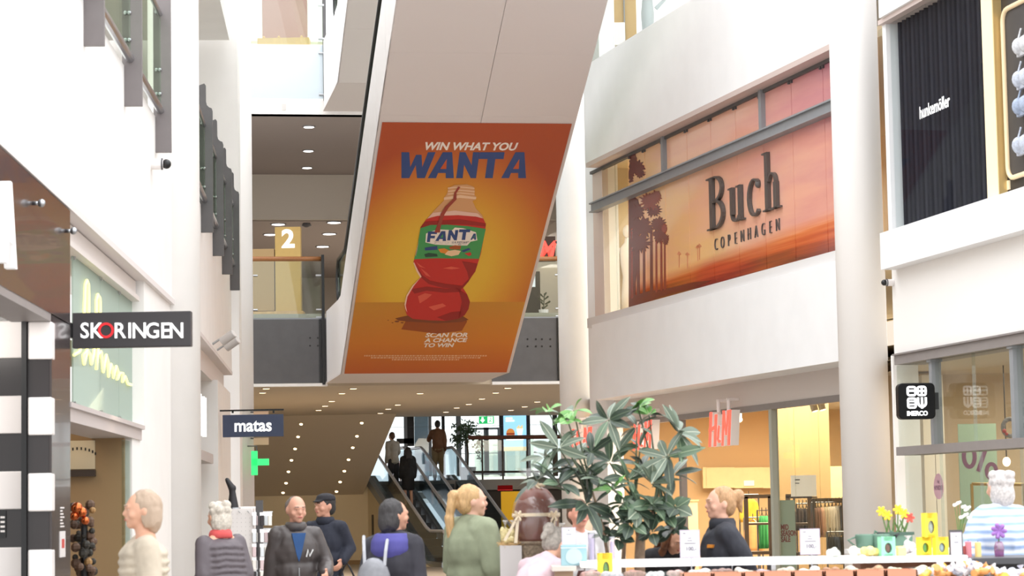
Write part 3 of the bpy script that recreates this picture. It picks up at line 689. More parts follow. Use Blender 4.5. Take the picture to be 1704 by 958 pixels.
# street shapes beyond the glass
t = thing('parked_car', 'red vehicle glimpsed through the entrance glass beside the left escalator', 'car', P(664, 775, 79))
pp = P(664, 772, 79); obj('body', G().box(pp.x - .2, pp.x + .9, 79, 81, UP, UP + .75), mat('car_red', '#c9473e', .3), t, bevel=.08); obj('cabin', G().box(pp.x, pp.x + .8, 79.1, 80.6, UP + .75, UP + 1.1), mat('car_glass', '#a9b6bd', .1), t, bevel=.1)
for q in (0, .65): obj('wheel', G().tube([(pp.x + q, 78.95, UP + .2), (pp.x + q, 79.15, UP + .2)], .2, 14), black, t)
t = thing('street_facade', 'pale facade across the street seen through the entrance doors', 'building', P(810, 780, 90))
pp = P(790, 780, 90); obj('wall', G().box(pp.x, pp.x + 2.2, 90, 90.5, UP, UP + 1.9), mat('street_wall', '#c9cfc6', .7), t)
for q in range(4): obj('window', G().box(pp.x + .2 + q * .5, pp.x + .5 + q * .5, 89.9, 90, UP + .4, UP + 1.5), mat('street_window', '#93a39f', .3), t)
# exit sign and light box poster
D = 71.5; w = D / 4023; f = facing(P(809.5, 698.5, D))
t = thing('exit_sign', 'green emergency exit sign with white arrow hanging before the entrance glass', 'sign', f.o)
gm = mat('exit_green', '#1f9d55', .5, emit=.6); wm = mat('exit_white', '#f4fff6', .5, emit=1.0)
obj('box', G().fbox(f, -12.5 * w, 12.5 * w, -6.2 * w, 6.2 * w, -.06, 0), gm, t)
obj('arrow', G().prism(f, [(-6.5 * w, -4.5 * w), (-2.5 * w, .5 * w), (-5 * w, .5 * w), (-5 * w, 4.5 * w), (-8 * w, 4.5 * w), (-8 * w, .5 * w), (-10.5 * w, .5 * w)], 0, .01), wm, t)
obj('door_symbol', G().fbox(f, 2 * w, 10.5 * w, -5 * w, 5 * w, 0, .01), wm, t)
g = G(); stroke(g, f, [(4 * w, -4 * w), (6 * w, -1 * w), (6.5 * w, 1.5 * w), (8.8 * w, .2 * w)], .7 * w, .01, .015); stroke(g, f, [(6 * w, -1 * w), (8.5 * w, -3.5 * w)], .7 * w, .01, .015); g.tube([f.w(7 * w, 3.2 * w, .01), f.w(7 * w, 3.2 * w, .02)], 1.1 * w, 10)
obj('running_figure', g, gm, t)
obj('hanger', G().tube([f.w(0, 6 * w, -.03), f.w(0, 12 * w, -.03)], .015, 6), steel, t)
D = 71.0; w = D / 4023; f = facing(P(857, 719, D))
t = thing('light_box_poster', 'pale blue lit poster with burger and fries hanging in the entrance', 'poster', f.o)
obj('sheet', G().fbox(f, -19 * w, 19 * w, -31 * w, 31 * w, -.05, 0), mat('poster_blue', '#8ec6ea', .5, emit=.55), t)
obj('sand_strip', G().fbox(f, -19 * w, 19 * w, -31 * w, -24 * w, 0, .006), mat('poster_sand', '#ecd9b0', .5, emit=.4), t)
obj('bun', G().prism(f, arc(-7.5 * w, -1 * w, 7 * w, 7.5 * w, 0, 180, 10), 0, .01), mat('bun', '#d98a44', .5, emit=.35), t)
obj('patty', G().fbox(f, -14.5 * w, -.5 * w, -4 * w, -1 * w, 0, .012), mat('patty', '#a8432c', .5, emit=.25), t)
obj('bun', G().fbox(f, -14 * w, -1 * w, -7 * w, -4 * w, 0, .01), MATS['bun'], t)
obj('fries_cup', G().prism(f, [(4.5 * w, -5 * w), (11.5 * w, -5 * w), (13.5 * w, 6 * w), (2.5 * w, 6 * w)], 0, .01), mat('cup_white', '#f2f4f4', .5, emit=.5), t)
g = G()
for q in range(6): g.fbox(f, (3 + q * 1.7) * w, (4.2 + q * 1.7) * w, 5 * w, (9 + (q * 7 % 3) * 1.5) * w, 0, .008)
obj('fries', g, mat('fries', '#f0c04a', .5, emit=.45), t)
obj('lettering', G().fbox(f, -15 * w, -4 * w, 22 * w, 24.5 * w, 0, .006).fbox(f, -15 * w, -1 * w, 18 * w, 20.5 * w, 0, .006).fbox(f, -15 * w, 14 * w, -13 * w, -10.5 * w, 0, .006), wm, t)
# coloured boards low on the landing wall
D = 69.6
for a, b, c, d_, hexc, lab in ((828, 853, 807, 816, '#d92b2b', 'red board on the dark landing wall above the yellow one'), (834, 868, 817, 846, '#f0b51e', 'yellow board leaning on the dark landing wall')):
    D = 69.9 if c < 810 else 69.5
    p, q = P(a, d_, D), P(b, c, D); t = thing('display_board', lab, 'board', ((p.x + q.x) / 2, D, p.z))
    obj('board', G().box(p.x, q.x, D, D + .08, p.z if c < 810 else 0, q.z), mat('board_' + hexc[1:], hexc, .5, emit=.12), t)
    obj('back_strut', G().box(p.x + .05, p.x + .1, D + .08, D + .25, 0 if c > 810 else p.z, q.z - .02), brown, t)
# indoor tree on the landing
t = thing('indoor_tree', 'small drooping green tree standing on the upper landing by the entrance', 'tree', (P(778, 780, 72).x, 72, UP))
rg = random.Random(11); g = G()
for q in range(420):
    u = rg.random(); a = rg.uniform(0, 2 * PI)
    cx, cy = (775 + rg.gauss(0, 9), 716 + rg.gauss(0, 9)) if u < .62 else ((797 + rg.gauss(0, 4), 738 + rg.gauss(0, 11)) if u < .82 else (762 + rg.gauss(0, 5), 731 + rg.gauss(0, 5)))
    p = P(cx, cy, 72 + rg.uniform(-.4, .4)); d = Vector((rg.uniform(-1, 1), rg.uniform(-1, 1), rg.uniform(-1.2, .5))).normalized() * .13; s_ = d.orthogonal().normalized() * .035
    g.add([p, p + d * .5 + s_, p + d, p + d * .5 - s_], [(0, 1, 2, 3)])
obj('foliage', g, mat('tree_leaf_dark', '#4f5f45', .6), t, kind='stuff')
obj('trunk', G().tube([(P(778, 780, 72).x, 72, UP + .3), P(779, 755, 72), P(776, 725, 72)], .03, 7), mat('tree_trunk', '#5b4a3b', .8), t)
pb = Vector((P(778, 780, 72).x, 72, UP)); obj('pot', G().lathe(pb, [(.2, 0), (.26, .4), (.24, .4)], 16), brown, t)

# ------------------------------------------------------------------ big escalators with the hanging poster
E0 = P(708, 621, 46.5); eT = FB.n                       # eT points to the camera along the run
B0 = hit(794, 205.5, E0, FB.ex)
slope = (B0.z - E0.z) / ((B0 - E0).dot(eT)); TH = math.atan(slope)
SD = Vector((eT.x * math.cos(TH), eT.y * math.cos(TH), math.sin(TH))); SN = FB.ex.cross(SD).normalized()
print('slope', math.degrees(TH), 'B0', B0)
FS = Frame(E0, eT)                                      # x along the run, n to the left side
HW = 0.5 * 283 * 46.5 / 4023
escw = mat('escalator_white', '#e4dfde', .45, noise=.02, scale=3); escs = mat('escalator_soffit', '#dcd3d0', .6)
def big_escalator(dzz, label):
    F = Frame(E0 + Vector((0, 0, dzz)), eT); t = thing('escalator', label, 'escalator', F.o)
    Lr = 11.5; zz = lambda s: s * slope
    top = 1.42
    body = [(-3.4, .02), (0, .02), (Lr, zz(Lr) + .02), (Lr, zz(Lr) + top), (.25, top + zz(.25)), (-.5, top + .06), (-3.4, top + .06)]
    obj('truss', G().prism(F, body, -HW + .02, HW - .02), escw, t)
    for k in range(8):                                  # side cladding boards
        s0, s1 = k * 1.5 - .4, (k + 1) * 1.5 - .42
        lo = lambda s: max(0, zz(s)); hi_ = lambda s: top + (zz(s) if s > .1 else .04)
        if s0 < 0: pts_ = [(s0, 0), (0, 0), (s1, zz(s1)), (s1, hi_(s1)), (.15, hi_(.15)), (s0, top + .04)]
        else: pts_ = [(s0, zz(s0)), (s1, zz(s1)), (s1, hi_(s1)), (s0, hi_(s0))]
        obj('side_panel', G().prism(F, pts_, HW - .02, HW), escw, t)
    for k in range(8):
        for xa, xb in ((-HW, .05), (.062, HW - .0)):
            s0, s1 = k * 1.5 + .0, (k + 1) * 1.5 - .004
            obj('soffit_panel', G().add([F.w(s0, zz(s0), -xa), F.w(s1, zz(s1), -xa), F.w(s1, zz(s1), -xb), F.w(s0, zz(s0), -xb), F.w(s0, zz(s0) + .02, -xa), F.w(s1, zz(s1) + .02, -xa), F.w(s1, zz(s1) + .02, -xb), F.w(s0, zz(s0) + .02, -xb)],
                [(0, 1, 2, 3), (7, 6, 5, 4), (0, 4, 5, 1), (1, 5, 6, 2), (2, 6, 7, 3), (3, 7, 4, 0)]), escs, t)
    obj('landing_soffit', G().fbox(F, -3.4, -.012, 0, .03, -HW, HW), escs, t)
    for nn, nm in ((HW - .12, 'left'), (-HW + .12, 'right'), (.12, 'inner'), (-.12, 'inner')):
        gl = [(-1.5, top), (.2, top), (Lr, zz(Lr) + top), (Lr, zz(Lr) + top + .85), (.1, top + .92), (-1.5, top + .92), (-1.62, top + .6)]
        obj('glass_balustrade', G().prism(F, gl, nn - .008, nn + .008), greenglass, t)
        hr = [F.w(s, z, nn) for s, z in [(-1.45, top + .12), (-1.62, top + .3), (-1.68, top + .55), (-1.6, top + .8), (-1.4, top + .93), (-.3, top + .95), (.1, top + .97), (.5, zz(.5) + top + .9), (Lr, zz(Lr) + top + .9)]]
        obj('handrail', G().tube(hr, .05, 8), black, t, smooth=True)
    return t
esc1 = big_escalator(0, 'huge white escalator with the drink poster under it, rising towards the viewer')
esc2 = dup(esc1, ORIGIN[esc1.name] + Vector((.0, 0, FB.z(480, 187) - FB.z(480, 640))), 'white escalator on the floor above, seen only by its lower end at the top left')

# ---- the poster
FP = Frame(hit(573, 620.5, E0, SN), FB.ex, SD)
FP.o = FP.o + FP.n * .015
pw = FP.x(843, 619.5); ph = (FP.z(636, 204.5) + FP.z(952, 206.5)) / 2
def poster_mat():
    m = bpy.data.materials.new('poster_print'); m.use_nodes = True; nt = m.node_tree; b = nt.nodes['Principled BSDF']; b.inputs['Roughness'].default_value = .55
    uv = nt.nodes.new('ShaderNodeUVMap'); sp = nt.nodes.new('ShaderNodeSeparateXYZ'); nt.links.new(uv.outputs[0], sp.inputs[0])
    def math_(op, a, b_=None):
        n = nt.nodes.new('ShaderNodeMath'); n.operation = op
        for i, v in enumerate((a, b_)):
            if v is None: continue
            if isinstance(v, (int, float)): n.inputs[i].default_value = v
            else: nt.links.new(v, n.inputs[i])
        return n.outputs[0]
    u, v = sp.outputs[0], sp.outputs[1]
    dx = math_('DIVIDE', math_('SUBTRACT', u, .44), .74); dy = math_('DIVIDE', math_('SUBTRACT', v, .45), .50)
    d = math_('SQRT', math_('ADD', math_('MULTIPLY', dx, dx), math_('MULTIPLY', dy, dy)))
    def ramp(x, stops):
        r = nt.nodes.new('ShaderNodeValToRGB'); e = r.color_ramp.elements
        while len(e) < len(stops): e.new(.5)
        for q, (p_, c) in zip(e, stops): q.position = p_; q.color = rgb(c)
        nt.links.new(x, r.inputs[0]); return r.outputs[0]
    wall = ramp(d, [(.0, '#ecc83e'), (.40, '#e4b534'), (.62, '#d9942b'), (.82, '#c66a24'), (1.0, '#b04a20')])
    table = ramp(v, [(.0, '#bf5c1c'), (.14, '#cf7c20'), (.30, '#c98a2a')])
    sel = math_('LESS_THAN', v, .318)
    mx = nt.nodes.new('ShaderNodeMix'); mx.data_type = 'RGBA'; nt.links.new(sel, mx.inputs['Factor']); nt.links.new(wall, mx.inputs['A']); nt.links.new(table, mx.inputs['B'])
    nt.links.new(mx.outputs['Result'], b.inputs['Base Color']); return m
t = thing('drink_poster', 'large orange drink advertisement poster stuck under the white escalator', 'poster', FP.o)
me = bpy.data.meshes.new('sheet')
vs = [FP.w(x, z, n) - FP.o for n in (0, -.01) for x, z in ((0, 0), (pw, 0), (pw, ph), (0, ph))]
me.from_pydata([tuple(v) for v in vs], [], [(0, 1, 2, 3), (7, 6, 5, 4), (0, 4, 5, 1), (1, 5, 6, 2), (2, 6, 7, 3), (3, 7, 4, 0)])
ul = me.uv_layers.new(name='UVMap'); cuv = [(0, 0), (1, 0), (1, 1), (0, 1)] * 2
for p in me.polygons:
    for li in p.loop_indices: ul.data[li].uv = cuv[me.loops[li].vertex_index]
link_mesh('sheet', me, poster_mat(), t); 
navy = mat('print_navy', '#2b4680', .55); pwht = mat('print_white', '#f0e6dc', .55)
def ppoly(name, pts, m, n, parent=t):                   # printed shape given by picture points on the sheet
    q = [FP.px(x, y) for x, y in pts]
    a = sum(q[i][0] * q[(i + 1) % len(q)][1] - q[(i + 1) % len(q)][0] * q[i][1] for i in range(len(q)))
    if a < 0: q = q[::-1]
    return obj(name, G().prism(FP, q, n, n + .002), m, parent)
def pline(name, lines, wd, m, n):
    g = G()
    for L in lines: stroke(g, FP, [FP.px(x, y) for x, y in L], wd, n, n + .002)
    return obj(name, g, m, t)
def ptext(s, x0, x1, yb, yt, m, n, bold=.0, shear=0, name='lettering'):
    a, zb_ = FP.px(x0, yb); b, _ = FP.px(x1, yb); _, ztp = FP.px(x0, yt); H = ztp - zb_
    g0 = text(s, Frame((0, 0, 0), (1, 0, 0)), 1, extrude=.0, bold=bold, shear=shear, align='LEFT')
    xs_ = [v.x for v in g0.v]; zs_ = [v.z for v in g0.v]; x_0, x_1, z_0, z_1 = min(xs_), max(xs_), min(zs_), max(zs_)
    g1 = G(); g1.v = [FP.w(a + (v.x - x_0) / (x_1 - x_0) * (b - a), zb_ + (v.z - z_0) / (z_1 - z_0) * H, n) for v in g0.v]; g1.f = g0.f
    return obj(name, g1, m, t)
# block lettering drawn by hand: slanted, cut corners
def block(ch):
    B = {'W': [[(0, 1), (.16, 0), (.5, .62), (.78, 0), (1, 1)]], 'A': [[(0, 0), (.42, 1), (.75, 1), (1, 0)], [(.25, .3), (.92, .3)]], 'N': [[(0, 0), (.1, 1), (.8, .05), (1, 1)]], 'T': [[(0, .95), (1, .95)], [(.5, .95), (.45, 0)]]}
    return B[ch]
def slab_word(word, spans, yb, yt, wd, m, n, sh=.12):
    for ch, (a, b) in zip(word, spans):
        polys = {'W': [(0, 1), (.24, 1), (.27, .42), (.45, .9), (.62, .9), (.64, .42), (.82, 1), (1.05, 1), (.72, 0), (.48, 0), (.44, .5), (.24, 0), (.0, 0)],
                 'A': [(0, 0), (.3, 0), (.38, .2), (.66, .2), (.66, 0), (.96, 0), (.9, 1), (.55, 1)],
                 'N': [(0, 0), (.28, 0), (.34, .52), (.62, 0), (.85, 0), (1, 1), (.72, 1), (.66, .5), (.4, 1), (.15, 1)],
                 'T': [(.28, 0), (.58, 0), (.68, .74), (1, .74), (1.04, 1), (.08, 1), (.04, .74), (.38, .74)],
                 'F': [(0, 0), (.3, 0), (.34, .36), (.75, .36), (.79, .6), (.38, .6), (.41, .76), (.95, .76), (1, 1), (.12, 1)]}[ch]
        ppoly('letter', [(a + (b - a) * x, yb + (yt - yb) * z) for x, z in polys], m, n)
        if ch == 'A': ppoly('letter_counter', [(a + (b - a) * x, yb + (yt - yb) * z) for x, z in [(.46, .36), (.68, .36), (.7, .74)]], mat('print_orange', '#c8561f', .55) if m is navy and yb > 280 and yb < 310 else mat('print_label_green', '#3f9a55', .55), n + .002)
ptext('WIN WHAT YOU', 705.5, 860, 249.5, 236, pwht, .002, bold=.035, shear=.15)
slab_word('WANTA', [(668, 722), (712, 757), (759, 798), (795, 838), (834, 877)], 296, 253, 0, navy, .002)
ptext('SCAN FOR', 707.5, 778, 561, 553.5, pwht, .002, bold=.035, shear=.12); ptext('A CHANCE', 705.5, 776.5, 569.3, 562.3, pwht, .002, bold=.035, shear=.12); ptext('TO WIN', 704.5, 754.5, 577.6, 570.8, pwht, .002, bold=.035, shear=.12)
fine = mat('print_small', '#e0b48c', .6); g = G(); rg = random.Random(3)
for y, a, b in ((591.5, 606, 810), (594.8, 617, 800), (598, 652, 764)):
    x = a
    while x < b:
        wv = rg.uniform(1.2, 5); x1 = min(x + wv, b); q0, q1 = FP.px(x, y + 1), FP.px(x1, y - .9); g.fbox(FP, q0[0], q1[0], q0[1], q1[1], .001, .003); x = x1 + .9
obj('small_print', g, fine, t, kind='stuff')
Zb = lambda L: [(640 + a / 3.4227, 270 + b / 3.4227) for a, b in L]
ppoly('bottle_shadow', Zb([(95, 950), (130, 885), (450, 880), (470, 905), (440, 958), (300, 975)]), mat('print_shadow', '#9a4a14', .6), .001)
ppoly('spill', Zb([(60, 888), (130, 872), (440, 872), (478, 895), (440, 908), (300, 915), (130, 905), (80, 900)]), mat('print_spill', '#7d3c12', .5), .002)
for a, b, c in ((70, 905, 14), (45, 912, 6), (20, 898, 5), (100, 912, 9)): ppoly('spill_drop', Zb([(a + c * math.cos(q), b + .35 * c * math.sin(q)) for q in [i * PI / 4 for i in range(8)]]), MATS['print_spill'], .002)
bot = [(362, 145), (400, 128), (470, 124), (508, 138), (514, 165), (510, 182), (522, 196), (516, 212), (500, 218), (520, 262), (556, 300), (577, 352), (570, 400), (548, 520), (530, 575), (516, 620), (480, 670), (446, 713), (470, 750), (486, 790), (478, 832), (456, 868), (420, 888), (350, 900), (250, 897), (160, 889), (125, 865), (112, 815), (122, 762), (160, 700), (206, 650), (184, 612), (164, 566), (176, 530), (196, 440), (204, 368), (232, 330), (290, 265), (340, 214), (336, 202), (350, 186), (360, 165)]
ppoly('bottle', Zb(bot), mat('print_neck', '#d6a070', .5), .004)
ppoly('bottle_neck_ring', Zb([(338, 198), (430, 184), (522, 196), (520, 208), (430, 200), (338, 212)]), mat('print_neck_light', '#ecc7a4', .5), .006)
for y in (142, 160, 176): ppoly('bottle_thread', Zb([(360, y), (430, y - 6), (512, y + 2), (512, y + 7), (430, y - 1), (360, y + 6)]), MATS['print_neck_light'], .006)
red = mat('print_red', '#c4261e', .5); red2 = mat('print_dark_red', '#98140f', .5); red3 = mat('print_light_red', '#dd5a46', .5)
liq = [(238, 322), (300, 300), (420, 296), (520, 304), (562, 318), (577, 352)] + bot[12:36]
ppoly('drink', Zb(liq), red, .006)
ppoly('drink_foam', Zb([(245, 316), (275, 285), (400, 272), (530, 288), (558, 316), (520, 306), (420, 298), (300, 302)]), mat('print_foam', '#e8c0b0', .5), .008)
ppoly('drink_shade', Zb([(205, 368), (230, 335), (300, 330), (430, 322), (577, 345), (575, 362), (430, 350), (300, 350), (215, 372)]), red2, .008)
for L in ([(176, 575), (215, 640), (260, 672), (350, 690), (440, 700), (500, 640), (478, 676), (446, 713), (420, 720), (330, 712), (250, 690), (206, 652)], [(150, 720), (240, 705), (350, 718), (440, 712), (430, 735), (340, 740), (240, 728), (170, 745)],
          [(420, 720), (470, 750), (486, 790), (478, 832), (456, 868), (420, 888), (430, 840), (440, 790)], [(300, 880), (380, 850), (440, 845), (420, 888), (350, 900)], [(440, 560), (530, 575), (516, 620), (480, 665), (470, 620)]):
    ppoly('drink_shade', Zb(L), red2, .008)
for L in ([(205, 600), (240, 625), (262, 650), (235, 640)], [(190, 760), (230, 742), (270, 750), (240, 775), (200, 800)], [(250, 820), (330, 800), (350, 815), (280, 840)], [(180, 565), (215, 590), (235, 600), (200, 592)], [(330, 600), (380, 590), (430, 600), (380, 606)]):
    ppoly('drink_highlight', Zb(L), red3, .009)
for L in ([(168, 566), (190, 612), (210, 648), (204, 655), (182, 618), (164, 570)], [(205, 652), (165, 702), (130, 762), (120, 812), (128, 850), (118, 830), (113, 805), (124, 755), (160, 697)], [(196, 440), (186, 500), (178, 530), (174, 526), (182, 490)]):
    ppoly('edge_light', Zb(L), mat('print_rim', '#f3c9b4', .5), .010)
ppoly('label', Zb([(204, 372), (262, 354), (360, 352), (470, 360), (576, 376), (562, 440), (538, 546), (440, 545), (300, 543), (168, 548), (186, 480)]), mat('print_label_green', '#3f9a55', .5), .010)
ppoly('label_burst', Zb([(236, 402), (300, 378), (386, 382), (400, 368), (448, 372), (520, 395), (528, 440), (490, 448), (470, 470), (400, 470), (290, 465), (232, 452)]), pwht, .011)
FT = lambda x, y: (640 + x / 3.4227, 270 + y / 3.4227)
for ch, a, b, yb, yt in (('F', 240, 300, 450, 390), ('A', 288, 352, 444, 388), ('N', 356, 420, 440, 382), ('T', 420, 486, 438, 378), ('A', 488, 522, 437, 402)):
    (a_, yb_), (b_, yt_) = FT(a, yb), FT(b, yt); slab_word(ch, [(a_, b_)], yb_, yt_, 0, navy, .013)
x0, yb_ = FT(275, 466); x1, yt_ = FT(478, 446); ptext('zero sugar', x0, x1, yb_ + .8, yt_, navy, .013, bold=.03)
ppoly('label_tab', Zb([(228, 482), (300, 472), (300, 494), (230, 498)]), navy, .013)
ppoly('label_tab', Zb([(226, 520), (250, 512), (298, 518), (302, 532), (232, 536)]), mat('print_dark_green', '#1f4a38', .5), .013)
ppoly('orange_slice', Zb([(305, 490), (340, 486), (372, 500), (350, 516), (318, 510)]), mat('print_orange_fruit', '#e08a2c', .5), .013)
ppoly('orange_slice', Zb([(368, 478), (400, 468), (436, 472), (430, 492), (372, 490)]), mat('print_orange_dark', '#a9541f', .5), .014)
ppoly('orange_slice', Zb([(342, 520), (360, 500), (400, 494), (434, 500), (420, 522), (380, 530)]), mat('print_peach', '#f3cfa6', .5), .015)
ppoly('splash', Zb([(436, 500), (480, 484), (490, 492), (450, 508)]), navy, .013); ppoly('splash', Zb([(455, 515), (490, 508), (495, 522), (480, 530)]), red, .013)
pline('pour', [[FT(*q) for q in [(425, 135), (402, 170), (400, 205), (355, 250), (330, 290), (318, 330), (304, 372), (300, 395)]]], [.02, .02, .03, .035, .035, .03, .04, .05], mat('print_pour', '#9c3a2a', .5), .016)
# ------------------------------------------------------------------ right side
A_, B_ = ground(985, 43), ground(1400, 32)
FR = Frame(A_, B_ - A_); LR = (B_ - A_).length
zsill = (FR.z(985, 525) + FR.z(1403, 418)) / 2; ztop = (FR.z(985, 268) + FR.z(1390, 75)) / 2
zbb = (FR.z(985, 667, .12) + FR.z(1412, 597, .12)) / 2; zw3 = (FR.z(1020, 78) + FR.z(1150, 2)) / 2
column(961, 46.6, .30, 'slim white round column right of the bridge handrail', whitec)
column(1443, 31.0, .312, 'tall white round column between the sunset window and the black curtain', mat('white_plaster_warm', '#f2eeeb', .75))
struct('wall_right_upper', G().fbox(FR, FR.x(973, 250), LR + .4, ztop, zw3, -.5, 0), whitec)
struct('trim_right_window_head', G().fbox(FR, FR.x(976, 268), LR + .4, ztop - .05, ztop + .03, -.42, .012), mat('pinkish_trim', '#cdbcb6', .6))
struct('wall_right_band', G().fbox(FR, FR.x(986, 600, .12), LR + .4, zbb, zsill - .16, -.55, .12), whitec)
struct('trim_right_sill', G().fbox(FR, .0, LR + .4, zsill - .17, zsill, -.5, .02), mat('sill_grey', '#dcdad9', .55))
struct('wall_right_back', G().fbox(FR, -1.0, .02, 0, 14, -.6, -.3), whitec)
nw = -.25
trm = (FR.z(1040, 322, nw + .12) + FR.z(1393, 172, nw + .12)) / 2; trh = .075
win = struct('window_1')
xw0, xpr, xw1 = FR.x(987, 400, nw), FR.x(1046, 400, nw), LR + .35
obj('transom', G().fbox(FR, -.12, xw1, trm - trh, trm + trh, nw - .03, nw + .12).fbox(FR, -.12, xw1, trm - trh - .012, trm - trh + .012, nw, nw + .16).fbox(FR, -.12, xw1, trm + trh - .012, trm + trh + .012, nw, nw + .16), greysteel, win)
for px_ in (1103, 1268):
    x = FR.x(px_, 250, nw + .05); obj('mullion', G().fbox(FR, x - .055, x + .055, trm + trh, ztop - .04, nw - .02, nw + .07), greysteel, win)
obj('head_rail', G().fbox(FR, xw0, xw1, ztop - .1, ztop - .05, nw - .04, nw + .04), dark, win)
obj('jamb', G().fbox(FR, FR.x(987, 400, nw), FR.x(1003, 400, nw), zsill, ztop - .05, nw - .12, nw - .01), mat('pinkish_jamb', '#dccbc2', .6), win)
def sunset():
    m = bpy.data.materials.new('sunset_print'); m.use_nodes = True; nt = m.node_tree; b = nt.nodes['Principled BSDF']; b.inputs['Roughness'].default_value = .12; b.inputs['Coat Weight'].default_value = .3
    uv = nt.nodes.new('ShaderNodeUVMap'); sp = nt.nodes.new('ShaderNodeSeparateXYZ'); nt.links.new(uv.outputs[0], sp.inputs[0])
    mp = nt.nodes.new('ShaderNodeMapping'); mp.inputs['Scale'].default_value = (2.2, 5, 1); nt.links.new(uv.outputs[0], mp.inputs[0])
    nz = nt.nodes.new('ShaderNodeTexNoise'); nz.inputs['Scale'].default_value = 1.3; nz.inputs['Detail'].default_value = 4; nt.links.new(mp.outputs[0], nz.inputs['Vector'])
    def mth(op, a, b_):
        n = nt.nodes.new('ShaderNodeMath'); n.operation = op
        for i, v in enumerate((a, b_)):
            if isinstance(v, (int, float)): n.inputs[i].default_value = v
            else: nt.links.new(v, n.inputs[i])
        return n.outputs[0]
    def ramp(x, stops):
        r = nt.nodes.new('ShaderNodeValToRGB'); e = r.color_ramp.elements
        while len(e) < len(stops): e.new(.5)
        for q, (p_, c) in zip(e, stops): q.position = p_; q.color = rgb(c)
        nt.links.new(x, r.inputs[0]); return r.outputs[0]
    def mix(f, a, b_):
        x = nt.nodes.new('ShaderNodeMix'); x.data_type = 'RGBA'; nt.links.new(f, x.inputs['Factor']); nt.links.new(a, x.inputs['A']); nt.links.new(b_, x.inputs['B']); return x.outputs['Result']
    u, v = sp.outputs[0], sp.outputs[1]
    s = mth('ADD', mth('MULTIPLY', u, .75), mth('ADD', mth('MULTIPLY', mth('SUBTRACT', v, .35), .28), mth('MULTIPLY', mth('SUBTRACT', nz.outputs['Fac'], .5), .55)))
    sky = ramp(s, [(.0, '#f3bc9a'), (.18, '#f8c890'), (.36, '#f5c0a0'), (.58, '#e9ac9a'), (.78, '#d68f90'), (1.0, '#b5708a')])
    w2 = nt.nodes.new('ShaderNodeTexNoise'); w2.inputs['Scale'].default_value = 3; m2 = nt.nodes.new('ShaderNodeMapping'); m2.inputs['Scale'].default_value = (1.2, 14, 1); nt.links.new(uv.outputs[0], m2.inputs[0]); nt.links.new(m2.outputs[0], w2.inputs['Vector'])
    gnd = ramp(mth('ADD', mth('MULTIPLY', v, 4.2), mth('MULTIPLY', mth('SUBTRACT', w2.outputs['Fac'], .5), .7)), [(.0, '#63302f'), (.25, '#93402f'), (.5, '#c95c38'), (.75, '#e07f50'), (1.0, '#eda682')])
    hz = mth('ADD', mth('MULTIPLY', u, .085), .115)
    f = nt.nodes.new('ShaderNodeMapRange'); nt.links.new(mth('SUBTRACT', v, hz), f.inputs[0]); f.inputs[1].default_value = -.02; f.inputs[2].default_value = .05
    nt.links.new(mix(f.outputs[0], gnd, sky), b.inputs['Base Color']); return m
sun_m = sunset(); palm = mat('palm_print', '#6d2320', .25); palm2 = mat('palm_print_red', '#8e3428', .25)
def uvbox(name, x0, x1, z0, z1, n0, n1, m, parent):
    o = obj(name, G().fbox(FR, x0, x1, z0, z1, n0, n1), m, parent); me = o.data; ul = me.uv_layers.new(name='UVMap')
    for l in me.loops:
        co = me.vertices[l.vertex_index].co - (FR.o - ORIGIN[o.name]) ; x = co.dot(FR.ex); z = co.z + FR.o.z * 0
        ul.data[l.index].uv = ((x - xpr) / (xw1 - xpr), (me.vertices[l.vertex_index].co.z + ORIGIN[o.name].z - zsill) / (ztop - zsill))
    return o
ups = [1046, 1072, 1103, 1143, 1183, 1225, 1268, 1319, 1372.5]; lows = [1046, 1075, 1109, 1148, 1188, 1230, 1275, 1324, 1378]
for L, y, z0, z1 in ((ups, 240, trm + trh, ztop - .1), (lows, 400, zsill + .01, trm - trh)):
    xs_ = [FR.x(p, y, nw) for p in L] + [xw1]
    for a, b in zip(xs_[:-1], xs_[1:]):
        pn = uvbox('printed_pane', a + .008, b - .008, z0, z1, nw - .02, nw, sun_m, win)
        if y == 240:
            for xx in (a + .05, b - .05): obj('pane_clip', G().fbox(FR, xx - .02, xx + .02, z1 - .04, z1 + .01, nw, nw + .03).fbox(FR, xx - .02, xx + .02, z0, z0 + .05, nw, nw + .03), dark, pn)
for z0, z1 in ((trm + trh, ztop - .1), (zsill + .01, trm - trh)):
    for a, b in ((1004, 1025), (1025, 1046)): obj('clear_pane', G().fbox(FR, FR.x(a, 400, nw) + .005, FR.x(b, 400, nw) - .005, z0, z1, nw - .02, nw), shopglass, win)
# printed palm silhouettes on the panes
def fprint(name, pts, m, n=nw + .002):
    q = [FR.px(x, y, nw) for x, y in pts]
    a = sum(q[i][0] * q[(i + 1) % len(q)][1] - q[(i + 1) % len(q)][0] * q[i][1] for i in range(len(q)))
    if a < 0: q = q[::-1]
    return obj(name, G().prism(FR, q, n, n + .003), m, win)
rg = random.Random(2); g1 = G()
def frond_blob(cx, cy, rx, ry, k, m, n):
    pts = []
    for i in range(k):
        a = 2 * PI * i / k; r = 1 if i % 2 else rg.uniform(.55, .85); r *= rg.uniform(.85, 1.15); pts.append((cx + rx * r * math.cos(a), cy + ry * r * math.sin(a)))
    return pts
def clipz(pts, ymin=None): return pts
for cx, cy, rx, ry in ((1053, 268, 7, 20), (1060, 278, 14, 13), (1050, 290, 6, 12), (1066, 288, 10, 8), (1051, 305, 6, 8)): fprint('palm_print', [(max(1046.5, x), min(y, 305 - (x - 1046) * .42)) for x, y in frond_blob(cx, cy, rx, ry, 26, palm2, 0)], palm, nw + .002 + .0003 * len(win.children) % .004)
